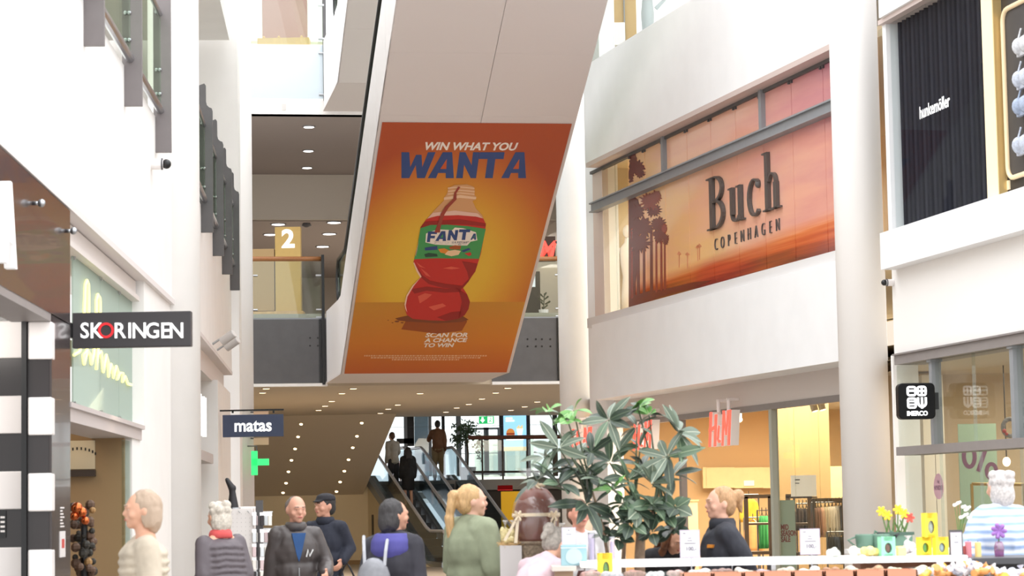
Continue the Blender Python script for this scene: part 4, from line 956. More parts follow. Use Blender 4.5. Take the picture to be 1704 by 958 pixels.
for cx, cy, rx, ry in ((1060, 352, 14, 14), (1080, 335, 16, 16), (1092, 328, 10, 12), (1088, 350, 14, 12), (1068, 378, 22, 18), (1096, 372, 14, 12), (1066, 405, 20, 16), (1098, 392, 12, 14), (1108, 398, 6, 10), (1106, 380, 5, 9)):
    fprint('palm_print', [(max(1046.5, x), max(y, 324 - (x - 1046) * .42)) for x, y in frond_blob(cx, cy, rx, ry, 30, palm2, 0)], palm if rg.random() < .6 else palm2, nw + .002 + .0004 * (len(win.children) % 7))
fprint('palm_print', [(1046.5, 330), (1054, 326), (1062, 332), (1066, 350), (1060, 380), (1064, 420), (1058, 470), (1058, 500), (1046.5, 505)], palm, nw + .0012)
for x, wd in ((1050, 3), (1060, 4), (1070, 3.2), (1082, 4), (1091, 2.5), (1099, 3), (1105, 2.4)):
    fprint('palm_trunk_print', [(x, 380), (x + wd, 380), (x + wd + 1, 496 - (x - 1046) * .25), (x, 498 - (x - 1046) * .25)], palm if wd > 3 else palm2, nw + .0015)
fprint('shore_print', [(1046.5, 512), (1046.5, 494), (1080, 484), (1110, 480), (1150, 470), (1185, 466), (1150, 480), (1110, 490)], palm, nw + .001)
for x, y in ((1130, 423), (1144, 424), (1161, 412), (1164, 410)):
    fprint('distant_palm_print', [(x - 4, y), (x, y - 5), (x + 4, y), (x + .8, y + 1), (x + .8, y + 22), (x - .2, y + 22), (x - .2, y + 1)], mat('palm_print_faint', '#d98a62', .3), nw + .002)
# raised letters
lt = mat('letter_charcoal', '#5c5653', .45, .2)
t = thing('shop_lettering', 'raised charcoal letters Buch Copenhagen on the orange sunset window', 'lettering', FR.w(7, zsill + 1, nw))
zb_ = (FR.z(1184, 384, nw) + FR.z(1300, 345, nw)) / 2; H = FR.z(1187, 296, nw) - zb_
Xp = lambda p: FR.x(p, 340, nw)
def gl(ch, pa, pb):
    a, b = Xp(pa), Xp(pb); w_ = b - a; X = lambda u: a + u * w_; Z = lambda v: zb_ + v * H; g = G(); n0, n1 = nw + .005, nw + .06
    R_ = lambda u0, u1, v0, v1: g.prism(FR, [(X(u0), Z(v0)), (X(u1), Z(v0)), (X(u1), Z(v1)), (X(u0), Z(v1))], n0, n1)
    def bow(cx, cz, rx, rz, a0, a1, th, tn, k=14):
        pts = [(X(x), Z(z)) for x, z in arc(cx, cz, rx, rz, a0, a1, k)]; ws = [tn + (th - tn) * abs(math.cos(math.radians(a0 + (a1 - a0) * i / k))) for i in range(k + 1)]
        stroke(g, FR, pts, ws, n0, n1)
    T, N = .042 * H, .014 * H
    if ch == 'B':
        R_(.18, .35, 0, 1); R_(0, .5, 0, .03); R_(0, .5, .97, 1); R_(.3, .55, .5, .53); R_(.3, .5, .0, .03)
        bow(.45, .755, .42, .23, -90, 90, T, N); bow(.45, .27, .46, .255, -90, 90, T * 1.1, N)
    if ch == 'u':
        R_(.14, .31, .15, .66); R_(0, .3, .63, .66); R_(.70, .87, 0, .66); R_(.55, .8, .63, .66); R_(.8, 1.02, 0, .03)
        bow(.46, .16, .26, .14, 180, 330, T * .7, N)
    if ch == 'c':
        bow(.58, .33, .46, .33, 50, 310, T, N); g.ell(FR.w(X(.85), Z(.55), nw + .03), (.05, .03, .06))
    if ch == 'h':
        R_(.16, .33, 0, 1.06); R_(0, .3, 1.03, 1.06); R_(0, .5, 0, .03); R_(.68, .85, 0, .48); R_(.55, 1.02, 0, .03)
        bow(.56, .46, .22, .19, 0, 160, T * .75, N)
    return g
for ch, a, b in (('B', 1181, 1209), ('u', 1217, 1241), ('c', 1248, 1269), ('h', 1275, 1302)): obj('letter', gl(ch, a, b), lt, t)
zb2 = (FR.z(1188, 418, nw) + FR.z(1299, 384, nw)) / 2; xa, xb = Xp(1186), Xp(1301)
word = 'COPENHAGEN'
for i, ch in enumerate(word):
    obj('letter', text(ch, FR.sub(xa + (xb - xa) * (i + .5) / len(word), zb2, nw), .28, extrude=.012, bold=-.009, sx=.76), lt, t)
# room behind the clear panes
bro = mat('boutique_wall', '#cbb898', .7)
struct('wall_right_boutique', G().fbox(FR, -.6, 12, zsill - .3, 8.3, -4.3, -4.1).fbox(FR, -.8, -.6, zsill - .3, 8.3, -4.2, -.55), bro)
struct('floor_boutique', G().fbox(FR, -.8, 12, zsill - .3, zsill - .02, -4.2, -.5), bro); struct('ceiling_boutique', G().fbox(FR, -.8, 12, ztop + .05, ztop + .2, -4.2, -.5), bro)
t = thing('mannequin', 'white draped mannequin standing in the clear strip of the sunset window', 'mannequin', FR.w(FR.x(1046, 480, -.9), zsill, -.9))
b0 = ORIGIN[t.name]; p = lambda h, dx=0: b0 + Vector((dx, 0, h))
obj('figure', G().lathe(b0, [(.16, 0), (.13, .5), (.10, .8), (.14, 1.05), (.15, 1.3), (.06, 1.42), (.05, 1.5)], 18), whitep, t, smooth=True)
obj('head', G().ell(p(1.62), (.085, .1, .12)), whitep, t, smooth=True)
obj('arm', G().tube([p(1.32, -.15), p(1.1, -.26), p(.85, -.2)], [.05, .04, .03], 8), whitep, t, smooth=True)
t = thing('clothes_rail', 'brass clothes stand glimpsed in the clear strip of the sunset window', 'stand', FR.w(FR.x(1020, 500, -1.2), zsill, -1.2))
b0 = ORIGIN[t.name]; obj('pole', G().tube([b0, b0 + Vector((0, 0, 1.5))], .03, 8), mat('brass', '#b8934e', .3, .8), t); obj('finial', G().ell(b0 + Vector((0, 0, 1.55)), (.07,) * 3), MATS['brass'], t); obj('base', G().lathe(b0, [(.2, 0), (.2, .03)], 16), MATS['brass'], t)
# third-level glass and display above the wall
t = thing('glass_balustrade', 'glass balustrade above the white right wall with a wood display behind', 'balustrade', FR.w(2, zw3, -.1))
for k in range(4): obj('glass_pane', G().fbox(FR, .05 + k * 1.5, 1.53 + k * 1.5, zw3, zw3 + 1.0, -.1, -.085), shopglass, t)
obj('handrail', G().tube([FR.w(0, zw3 + 1.05, -.09), FR.w(9, zw3 + 1.05, -.09)], .04, 8), wood, t)
t = thing('display_wall', 'wooden display wall with white plinth behind the topmost right glass', 'display', FR.w(1.5, zw3, -2))
p = P(1030, 40, 44.5); w = 44.5 / 4023; f = facing(P(1036, 60, 44.5))
obj('wood_panel', G().fbox(f, -27 * w, 24 * w, -20 * w, 110 * w, -.1, 0), mat('display_wood', '#c2a271', .6), t)
obj('white_plinth', G().fbox(f, -24 * w, 3 * w, -20 * w, 18 * w, .0, .3), whitep, t)
obj('seam_post', G().fbox(f, 2.5 * w, 4.5 * w, -20 * w, 110 * w, .0, .05), greysteel, t)
t = thing('mannequin_group', 'grey display mannequin behind the topmost right glass', 'mannequin', P(1078, 30, 43)); b0 = P(1078, 42, 43)
obj('figure', G().lathe(b0, [(.1, -.2), (.12, .2), (.09, .5), (.16, .9), (.06, 1.1)], 14), mat('grey_figure', '#b9bfc4', .4), t, smooth=True)
obj('arm', G().tube([b0 + Vector((.1, 0, .8)), b0 + Vector((.3, 0, .45)), b0 + Vector((.15, 0, .3))], .04, 8), MATS['grey_figure'], t)
obj('head', G().ell(b0 + Vector((0, 0, 1.28)), (.09, .1, .13)), MATS['grey_figure'], t)
struct('wall_right_top_back', G().fbox(FR, -2, 14, zw3, 13, -4.5, -4.3), mat('top_shop_wall', '#e2ddd2', .7))
struct('floor_right_top', G().fbox(FR, -.5, 12, zw3 - .5, zw3 - .02, -4.3, -.4), whitec)

# ---- clothes shop under the band
nh = -.45
zho = (FR.z(1140, 690, nh) + FR.z(1412, 653, nh)) / 2
struct('trim_right_shop_header', G().fbox(FR, -.2, LR + .4, zho, zbb + .2, nh - .05, nh), mat('header_cream', '#d9d0cb', .6))
struct('trim_right_shop_rail', G().fbox(FR, -.2, LR + .4, zho - .09, zho, nh - .08, nh + .02), greybeam)
for i, (px_, m_) in enumerate(((1134, greybeam), (1286, mat('post_green_grey', '#a9ada0', .45)))):
    x = FR.x(px_, 800, nh); t = thing('shop_front_post', ['grey steel post left of the kiosk seller at the clothes shop', 'pale green grey post at the start of the clothes shop glass', 'grey steel post hidden behind the potted tree'][i], 'post', FR.w(x, 0, nh))
    obj('post', G().fbox(FR, x - .055, x + .055, 0, zho - .09, nh - .08, nh + .02), m_, t); obj('foot_plate', G().fbox(FR, x - .12, x + .12, 0, .03, nh - .1, nh + .05), steel, t)
t = thing('shop_window', 'tall clear glass panes of the clothes shop left of the big column', 'window', FR.w(FR.x(1350, 800, nh), 0, nh))
seq = [1292, 1321, 1362, 1409, 1440]
for a, b in zip(seq[:-1], seq[1:]): obj('pane', G().fbox(FR, FR.x(a, 800, nh) + .005, FR.x(b, 800, nh) - .005, .05, zho - .1, nh - .03, nh - .018), shopglass, t)
shopw = mat('shop_wall_tan', '#cfae80', .7)
struct('wall_right_clothes_shop', G().box(1.2, 11, 48, 48.3, 0, 3.6), shopw)
struct('wall_right_clothes_shop_side', G().box(9, 9.3, 30, 48, 0, 3.6), shopw)
struct('ceiling_clothes_shop', G().add([FR.w(-.5, 3.38, nh - .1), FR.w(LR + 1.2, 3.38, nh - .1), (9.2, 31.5, 3.38), (9.2, 48, 3.38), (1.3, 48, 3.38)], [(4, 3, 2, 1, 0)]).add([FR.w(-.5, 3.6, nh - .1), FR.w(LR + 1.2, 3.6, nh - .1), (9.2, 31.5, 3.6), (9.2, 48, 3.6), (1.3, 48, 3.6)], [(0, 1, 2, 3, 4)]), mat('shop_ceiling_warm', '#dcc9a6', .7))
def pbox(name, a, b, c, d_, D, dep, m, parent):
    p, q = P(a, d_, D), P(b, c, D); return obj(name, G().box(p.x, q.x, D, D + dep, p.z, q.z), m, parent)
t = thing('wood_wall_unit', 'pale wood panelled unit on the back wall of the clothes shop', 'wall unit', P(1226, 812, 47.6))
for a, b in ((1170, 1175), (1175.5, 1222), (1222.8, 1269), (1269.8, 1290)): pbox('panel', a, b, 777, 812, 47.6, .3, mat('unit_wood', '#e9cb94', .5, noise=.06, scale=5), t)
pbox('label_plate', 1238, 1255, 799, 808, 47.57, .03, whitep, t)
t = thing('hanging_screen', 'tan hanging wall screen behind the clothes shop glass', 'panel', P(1335, 790, 41.5)); p, q = P(1294, 870, 41.5), P(1379, 686, 41.5); obj('screen', G().box(p.x, q.x, 41.5, 41.8, p.z, 3.38), mat('panel_tan', '#a98a5e', .7), t)
t = thing('wood_wall_unit', 'cream wood unit right of the hanging tan panel in the clothes shop', 'wall unit', P(1398, 812, 43)); pbox('panel', 1380, 1420, 775, 832, 43, .3, MATS['unit_wood'], t); pbox('plinth', 1380, 1420, 832, 836, 43, .28, MATS['unit_wood'], t)
for i, (px_, py_) in enumerate(((1354, 676), (1367, 674), (1405, 670))):
    p = P(px_, py_, 37.0); t = thing('track_spotlight', ['white track spotlight in the clothes shop, leftmost of three', 'white track spotlight in the clothes shop, middle of three', 'white track spotlight in the clothes shop, beside the big column'][i], 'spotlight', p, 'track spotlights in the clothes shop')
    d = Vector((.03, -.02, -.12)); obj('can', G().tube([p - d * .6, p + d * .6], .055, 14), mat('spot_white', '#f0e8da', .4), t); obj('lens', G().tube([p + d * .6, p + d * .65], .045, 12), lampw, t); obj('stem', G().tube([p - d * .6, (p.x, p.y, 3.38)], .012, 6), steel, t)
for px_, py_ in ((1230, 698),):
    p = P(px_, py_, 44); t = thing('track_spotlight', 'bright lit spotlight on the clothes shop ceiling by the red letters', 'spotlight', p); obj('can', G().tube([p, (p.x, p.y, 3.38)], .05, 12), MATS['spot_white'], t); obj('lens', G().ell(p, (.06, .06, .05)), lampw, t)
# hanging red letter signs
hmr = mat('red_sign_face', '#ee4a3c', .4, emit=.9); hms = mat('red_sign_side', '#f3ece9', .5)
def red_sign(px_, D_n, py0, py1, lab, Wm=.98):
    n = D_n; x = FR.x(px_, 715, n); zt_, zb__ = FR.z(px_, py0, n), FR.z(px_, py1, n); F = FR.sub(x, zb__, n)
    t = thing('shop_sign', lab, 'sign', F.o, 'red letter signs over the clothes shop entrances'); hh = zt_ - zb__
    def letter(pls):
        g = G(); g2 = G()
        for pl in pls:
            pl = [(a * Wm, b * hh) for a, b in pl]; g.prism(F, pl, .0, .01); g2.prism(F, pl, -.14, 0)
        obj('letter_face', g, hmr, t); obj('letter_return', g2, hms, t)
    sl_ = .10; S_ = lambda u0, u1, v0, v1: [(u0 + v0 * sl_, v0), (u1 + v0 * sl_, v0), (u1 + v1 * sl_, v1), (u0 + v1 * sl_, v1)]
    letter([S_(-.5, -.40, 0, 1), S_(-.26, -.16, 0, .92), [(-.47, .42), (-.2, .5), (-.2, .6), (-.47, .52)]])
    letter([[(-.1, .2), (-.05, .1), (.05, .1), (.06, .16), (-.03, .2), (.03, .55), (-.01, .6), (-.05, .5)]])
    letter([S_(.10, .18, 0, 1), S_(.37, .47, 0, 1), [(.2, 1), (.28, .98), (.34, .3), (.29, .3)], [(.3, .3), (.34, .3), (.46, 1), (.40, 1)]])
    for u in (-.2, .25): obj('hanger', G().tube([F.w(u, hh - .01, -.07), F.w(u, hh + .18, -.07)], .03, 8), hms, t); obj('hanger_arm', G().tube([F.w(u, hh + .17, -.04), F.w(u, hh + .17, -.25)], .025, 8), hms, t)
    return t
red_sign(1197, nh + .24, 684, 742, 'red H and M letter sign hanging over the entrance beside the kiosk seller')
red_sign(1068, nh + .24, 700, 748, 'red letter sign hanging behind the right half of the potted tree')
red_sign(966, nh + .24, 712, 748, 'red letter sign hanging behind the left half of the potted tree', 1.3)
# sale sign, white boards, racks and garments
D = 35.7; w = D / 4023; f = facing(P(1312, 932, D), .25)
t = thing('sale_sign', 'pale green standing sign with dark red MID SEASON SALE lettering', 'sign', (f.o.x, f.o.y, 0))
zt_ = P(1308, 832, D).z
obj('panel', G().fbox(f, -14 * w, 14 * w, -f.o.z, zt_ - f.o.z, -.06, 0), mat('sale_green', '#b5cbb9', .6), t)
for s_, y in (('MID', 881), ('SEASON', 891), ('SALE', 901)): obj('lettering', text(s_, Frame(f.w(-12 * w, P(1308, y, D).z - f.o.z, 0), f.ex), 12.5 * w, extrude=.003, bold=.003, sx=.62, align='LEFT'), mat('sale_red', '#8e3a38', .6), t)
D = 38; t = thing('notice_board', 'white notice board with small black print in the clothes shop', 'board', P(1337, 860, D)); pbox('sheet', 1317, 1358, 790, 826, D, .04, mat('board_white', '#fbf4e6', .6, emit=.15), t)
pbox('frame', 1315, 1360, 826, 829, D, .05, dark, t); pbox('print', 1323, 1331, 797, 799, D - .01, .01, dark, t); pbox('print', 1323, 1330, 803, 804.5, D - .01, .01, dark, t)
for a, b in ((1320, 1323), (1352, 1355)):
    p, q = P(a, 829, D), P(b, 829, D); obj('leg', G().box(p.x, q.x, D, D + .04, 0, p.z), dark, t)
def frame_rack(a, b, c, D, lab):
    t = thing('clothes_rack', lab, 'rack', ground((a + b) / 2, D)); w = D / 4023; z1 = P(a, c, D).z; xa, xb = P(a, c, D).x, P(b, c, D).x; r = .035
    for x in (xa, xb): obj('upright', G().box(x - r, x + r, D - r, D + r, 0, z1), mat('rack_metal', '#6a5a4a', .4, .5), t)
    obj('top_bar', G().box(xa - r, xb + r, D - r, D + r, z1 - .03, z1 + .03), MATS['rack_metal'], t); obj('shelf', G().box(xa, xb, D - .05, D + .4, z1 - .95, z1 - .90), MATS['rack_metal'], t); obj('hang_bar', G().tube([(xa, D + .1, z1 - .45), (xb, D + .1, z1 - .45)], .02, 8), MATS['rack_metal'], t)
    return t
frame_rack(1241, 1281, 826, 40, 'dark metal frame rack right of the kiosk seller')
frame_rack(1311, 1347, 825, 39, 'dark metal frame rack behind the pale green sale sign')
frame_rack(1354, 1404, 832, 38.5, 'pale framed rack of skirts nearest the big column')
gsub = mat('hanger_metal', '#777777', .3, 1)
def garment(px_, top, bot, wpx, D, hexc, lab, grp, ang=0.0):
    w = D / 4023; F = facing(P(px_, top, D), ang); t = thing('garment', lab, 'garment', F.o, grp); h = (bot - top) * w; W2 = wpx * w / 2
    v = []; f_ = []; nx, nz_ = 9, 6; rr = random.Random(int(px_ * 7 + top))
    ph = rr.uniform(0, 6)
    for side in (1, -1):
        for j in range(nz_ + 1):
            v_ = j / nz_; wd = W2 * (.55 + .45 * min(1, v_ * 5)) * (1 + .12 * v_)
            for i in range(nx + 1):
                u = i / nx * 2 - 1; v.append(F.w(u * wd, -h * v_, side * .03 + .03 * math.sin(u * 6 + ph + v_) * v_))
    k = (nx + 1) * (nz_ + 1)
    for s0 in (0, k):
        for j in range(nz_):
            for i in range(nx):
                a = s0 + j * (nx + 1) + i; q = (a, a + nx + 1, a + nx + 2, a + 1); f_.append(q if s0 == 0 else q[::-1])
    per = [i for i in range(nx + 1)] + [j * (nx + 1) + nx for j in range(1, nz_ + 1)] + [nz_ * (nx + 1) + i for i in range(nx - 1, -1, -1)] + [j * (nx + 1) for j in range(nz_ - 1, 0, -1)]
    for i in range(len(per)): a, b = per[i], per[(i + 1) % len(per)]; f_.append((a, b, b + k, a + k))
    obj('cloth', G().add(v, f_), mat('cloth_' + hexc[1:], hexc, .85, noise=.12, scale=9), t, smooth=True)
    obj('hanger', G().tube([F.w(-W2 * .5, -.02, 0), F.w(0, .05, 0), F.w(W2 * .5, -.02, 0)], .01, 5).tube([F.w(0, .05, 0), F.w(0, .14, 0)], .008, 5), gsub, t)
    return t
garment(1246, 830, 868, 30, 42, '#e8b93e', 'yellow blouse hanging left inside the clothes shop', None)
garment(1253, 868, 918, 30, 41.5, '#e2a566', 'apricot top hanging under the yellow blouse', None)
for i, px_ in enumerate((1268, 1275, 1283, 1290)): garment(px_, 858, 912 - i, 12, 40.6 + .12 * i, ['#3f9a55', '#46a55e', '#388c4c', '#5fae5c'][i], ['green dress at the left end of the green row', 'green dress second in the green row', 'green dress third in the green row', 'lighter green dress right beside the sale sign'][i], 'green dresses in the clothes shop', .5)
gcol = ['#8a6a5c', '#a57c6c', '#e8b89a', '#d9c9a9', '#e6dcc6', '#f0e8d6', '#c9c4b8', '#a9aebb', '#8e98ab']
gname = ['brown', 'russet', 'pale peach', 'sand coloured', 'cream', 'ivory', 'stone grey', 'grey blue', 'steel blue']
for i, px_ in enumerate((1356, 1361, 1366, 1373, 1379, 1385, 1391, 1397, 1402)): garment(px_, 845 - i * .5, 893 - (i % 3) * 4 + (8 if i == 2 else 0), 12, 38.2 + .05 * i, gcol[i], gname[i] + ' skirt hanging on the pale rack near the big column', 'skirts on the pale framed rack', .6)
for i, (px_, c, n_) in enumerate(((1382, '#3a4048', 'dark'), (1391, '#46566e', 'blue denim'), (1400, '#30343a', 'black'))): garment(px_, 893, 938, 12, 37.6 + .1 * i, c, n_ + ' trousers hanging low on the pale rack', 'trousers on the pale framed rack', .4)
for i, px_ in enumerate((1330, 1336, 1342)): garment(px_, 846, 882, 12, 39.3 + .1 * i, ['#4a3f38', '#2d2a2b', '#5a4a3c'][i], ['brown', 'black', 'umber'][i] + ' shirt on the rack behind the sale sign', 'shirts behind the sale sign', .5)
garment(1412, 815, 862, 12, 36.5, '#d9a58e', 'salmon dress hanging at the edge of the big column', None)
for i, px_ in enumerate((1120, 1126)): garment(px_, 858, 905, 14, 43 + i * .2, ['#e9e2c8', '#d8d6bf'][i], ['cream', 'pale olive'][i] + ' top hanging left of the grey steel post', 'tops left of the grey steel post', .3)
def garment_rail(a, b, y, D, lab, D2=None):
    p, q = P(a, y, D), P(b, y, D2 or D); t = thing('garment_rail', lab, 'rail', ((p.x + q.x) / 2, D, 0)); q.z = p.z
    obj('bar', G().tube([p, q], .012, 6), gsub, t)
    for e in (p, q): obj('upright', G().tube([(e.x, e.y, 0), e], .014, 6), gsub, t)
garment_rail(1230, 1262, 823, 42, 'thin metal rail holding the yellow blouse'); garment_rail(1238, 1268, 861, 41.5, 'thin metal rail holding the apricot top'); garment_rail(1260, 1296, 849, 40.6, 'thin metal rail holding the green dresses', 41)
garment_rail(1350, 1408, 836, 38.2, 'thin metal rail holding the skirts on the pale rack', 38.6); garment_rail(1376, 1406, 885, 37.6, 'thin low metal rail holding the dark trousers', 37.8); garment_rail(1405, 1420, 808, 36.5, 'thin metal rail holding the salmon dress'); garment_rail(1112, 1134, 850, 43, 'thin metal rail holding the cream tops', 43.2); garment_rail(1325, 1348, 838, 39.3, 'thin metal rail behind the pale green sale sign', 39.5)
t = thing('counter_block', 'beige counter block behind the grey post in the clothes shop', 'counter', ground(1150, 44)); p, q = P(1141, 834, 44), P(1161, 834, 44); obj('body', G().box(p.x, q.x, 44, 44.5, 0, p.z), mat('counter_beige', '#d9b890', .6), t); obj('top', G().box(p.x - .02, q.x + .02, 43.98, 44.52, p.z, p.z + .03), pale_wood, t)
struct('wall_right_shop_left_part', G().fbox(FR, -.2, FR.x(1012, 800, nh), 0, zho, nh - .1, nh - .03), mat('shop_panel_white', '#ece6e2', .6))

# ---- nearer right wall: black curtain window, gift shop below
FN = Frame(ground(1492, 30), ground(1704, 26.2) - ground(1492, 30)); xN1 = 6.5
z_lb = FN.z(1475, 452, .2); z_lb = (z_lb + FN.z(1704, 375, .2)) / 2
z_lt = (FN.z(1482, 387, .0) + FN.z(1650, 335, .0)) / 2; z_ht = (FN.z(1468, 32) + FN.z(1535, 0)) / 2
z_bt = (FN.z(1494, 588) + FN.z(1704, 552)) / 2; z_bb = (FN.z(1494, 604) + FN.z(1704, 575)) / 2
z_t1 = (FN.z(1500, 743) + FN.z(1700, 729)) / 2; z_t0 = z_t1 - .105
xq = FN.x(1478, 430, .1)
struct('wall_right_near', G().fbox(FN, FN.x(1486, 520), xN1, z_bt, z_lb + .02, -.4, .0), mat('white_plaster_warm', '#f2eeeb', .75))
struct('trim_right_near_ledge', G().fbox(FN, xq, xN1, z_lb, z_lt - .02, -.4, .2), whitec)
struct('wall_right_near_top', G().fbox(FN, FN.x(1462, 10, .1), xN1, z_ht, 13, -.4, .1), whitec)
struct('trim_right_near_head', G().fbox(FN, FN.x(1468, 30), xN1, z_ht - .06, z_ht, -.4, .06), mat('pinkish_trim', '#cdbcb6', .6))
struct('wall_right_near_left_strip', G().fbox(FN, xq - .1, FN.x(1471, 60, -.02), z_lt - .02, z_ht, -.4, 0), whitec)
struct('wall_right_shop_backing', G().fbox(FN, -.6, xN1, z_lt - .3, 9, -1.3, -1.2), mat('dark_backing', '#2c2a2a', .6))
xc0, xc1 = FN.x(1470, 60, -.12), FN.x(1645, 200, -.12)
t = thing('black_curtain', 'blue black pleated curtain wall filling the upper right window', 'curtain', FN.w((xc0 + xc1) / 2, z_lt, -.25))
ncp = 22; pitch = (xc1 - xc0) / ncp
cm = mat('curtain_navy_black', '#23222d', .7, spec=.2); cm2 = mat('curtain_navy', '#2c2b36', .7, spec=.2)
for k in range(ncp):
    a = xc0 + k * pitch; pr = [(a, -.20), (a + pitch * .2, -.14), (a + pitch * .45, -.12), (a + pitch * .62, -.14), (a + pitch * .75, -.20), (a + pitch, -.20)]
    v = [FN.w(x, z, n) for z in (z_lt - .02, z_ht) for x, n in pr] + [FN.w(x, z, -.23) for z in (z_lt - .02, z_ht) for x in (a, a + pitch)]
    f_ = [(i, i + 1, i + 7, i + 6) for i in range(5)] + [(12, 14, 15, 13)[::1], (0, 6, 14, 12), (5, 13, 15, 11)]
    obj('pleat', G().add(v, f_), cm if k % 2 else cm2, t)
t2 = thing('shop_window', 'glass pane with white hunkemöller lettering before the black curtain', 'window', FN.w((xc0 + xc1) / 2, z_lt, -.08))
curg = glass('curtain_glass', '#f6f8f8', .02); obj('pane', G().fbox(FN, xc0, (xc0 + xc1) * .5 - .004, z_lt, z_ht - .06, -.06, -.05), curg, t2); obj('pane', G().fbox(FN, (xc0 + xc1) * .5 + .004, xc1, z_lt, z_ht - .06, -.06, -.05), curg, t2)
xa, za = FN.px(1530, 193, -.045); xb, zb3 = FN.px(1581, 181, -.045)
g0 = text('hunkemöller', Frame((0, 0, 0), (1, 0, 0)), 1, extrude=0, bold=.02, align='LEFT'); mx_ = max(v.x for v in g0.v); z_x = .52
hh = (FN.z(1556, 166, -.045) - FN.z(1556, 188, -.045)) / .75
g1 = G(); g1.v = [FN.w(xa + v.x / mx_ * (xb - xa), (za + zb3) / 2 + v.z * hh, -.045) for v in g0.v]; g1.f = g0.f
obj('lettering', g1, sw, t2)
# cream jamb and lingerie display
xj0, xj1 = FN.x(1643, 200, -.05), FN.x(1661, 200, -.05)
cj = mat('cream_jamb', '#efdcb6', .5, emit=.12)  # faint glow in the cream stands in for warm light on it
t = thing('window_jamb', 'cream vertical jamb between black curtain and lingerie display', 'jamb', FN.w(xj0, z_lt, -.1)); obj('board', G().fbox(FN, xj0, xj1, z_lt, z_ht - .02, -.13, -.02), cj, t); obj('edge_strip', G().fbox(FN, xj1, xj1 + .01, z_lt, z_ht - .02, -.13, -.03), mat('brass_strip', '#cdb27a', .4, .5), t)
t = thing('lingerie_display', 'dark glossy display board with rounded cream frame at the top right', 'display', FN.w(xj1 + .5, z_lt, -.15))
obj('board', G().fbox(FN, xj1 + .02, xN1, z_lt, z_ht - .02, -.2, -.14), mat('display_dark', '#2a2422', .5), t)
xf0, zf0 = FN.px(1678, 298, -.11); _, zf1 = FN.px(1669, 18, -.11)
g = G(); pth = rrect(xf0, xf0 + 1.6, zf0, zf1, .14); g.tube([FN.w(x, z, -.11) for x, z in pth + pth[:1]], .028, 8, cap=False); obj('frame_tube', g, mat('cream_tube', '#e8cfa8', .4, emit=.1), t, smooth=True)
obj('back_panel', G().prism(FN, rrect(xf0, xf0 + 1.6, zf0, zf1, .14), -.14, -.125), mat('display_grey', '#3c3837', .5), t)
obj('switch_plate', G().fbox(FN, FN.x(1667, 310, -.13), FN.x(1680, 310, -.13), FN.z(1673, 317, -.13), FN.z(1673, 302, -.13), -.14, -.12), cj, t)
for i, (y, c) in enumerate(((75, '#d9dade'), (130, '#c9cfdc'), (175, '#a9b7cf'), (240, '#c3cad9'))):
    x, z = FN.px(1701, y, -.06); F = FN.sub(x, z, -.085)
    t = thing('lingerie', ['white bra hanging top in the cream frame', 'pale blue bra, second from the top in the cream frame', 'blue bra, third from the top in the cream frame', 'pale blue bra hanging lowest in the cream frame'][i], 'bra', F.o, 'bras in the cream frame')
    cmx = mat('satin_' + c[1:], c, .4, noise=.25, scale=30, bump=.4)
    g = G()
    for s_ in (-1, 1): g.ell(F.w(s_ * .085, 0, .02), (.085, .06, .10), seg=12, rings=8)
    obj('cups', g, cmx, t, smooth=True); obj('band', G().fbox(F, -.16, .16, -.11, -.05, -.02, .03), cmx, t, bevel=.01)
    for s_ in (-1, 1): obj('strap', G().tube([F.w(s_ * .09, .08, .03), F.w(s_ * .07, .2, .0)], .012, 6), cmx, t)
p = FN.w(FN.x(1487, 470, .0), FN.z(1487, 470, .0), 0)
cctv(p, (FN.n * 1.0 + Vector((-.35, 0, 0))), 'white security camera with black dome under the right ledge', s=.8)
# gift shop
struct('trim_right_gift_beam', G().fbox(FN, FN.x(1493, 595), xN1, z_bb, z_bt, -.35, .04).fbox(FN, FN.x(1493, 595), xN1, z_bt - .02, z_bt, -.35, .07), greybeam)
struct('trim_right_gift_transom', G().fbox(FN, FN.x(1499, 750), xN1, z_t0, z_t1, -.3, .06), greybeam)
struct('wall_right_gift_left', G().fbox(FN, FN.x(1480, 600), FN.x(1499, 700, -.1), 0, z_bt, -.35, -.02), mat('white_plaster_warm', '#f2eeeb', .75))
def mull(px_, wd, lab):
    x = FN.x(px_, 660, -.05); t = thing('window_mullion', lab, 'mullion', FN.w(x, z_t1, -.05)); obj('post', G().fbox(FN, x - wd, x + wd, z_t1, z_bb, -.12, .0), greysteel, t); obj('cap', G().fbox(FN, x - wd - .02, x + wd + .02, z_bb - .03, z_bb, -.13, .02), greysteel, t)
mull(1556, .045, 'grey mullion right behind the black rounded sign'); mull(1692, .05, 'grey mullion at the right edge of the picture')
t = thing('shop_window', 'glass panes of the gift shop above and below the grey transom', 'window', FN.w(1.5, z_t1, -.1))
for L, z0, z1 in (([1499, 1553, 1625, 1689, 1740], z_t1, z_bb), ([1508, 1566, 1632, 1700, 1760], .05, z_t0)):
    for a, b in zip(L[:-1], L[1:]): obj('pane', G().fbox(FN, FN.x(a, 700, -.08) + .004, FN.x(b, 700, -.08) - .004, z0, z1, -.09, -.045), shopglass, t)
gw = mat('gift_wall', '#c9b394', .7)
struct('wall_right_gift_back', G().box(4.9, 10, 32.6, 32.9, 0, 3.5), gw); struct('ceiling_gift_shop', G().add([FN.w(-.5, 3.25, -.3), FN.w(xN1, 3.25, -.3), (9.8, 32.8, 3.25), (4.9, 32.8, 3.25)], [(3, 2, 1, 0)]).add([FN.w(-.5, 3.4, -.3), FN.w(xN1, 3.4, -.3), (9.8, 32.8, 3.4), (4.9, 32.8, 3.4)], [(0, 1, 2, 3)]), mat('gift_ceiling', '#cdbfa8', .8))
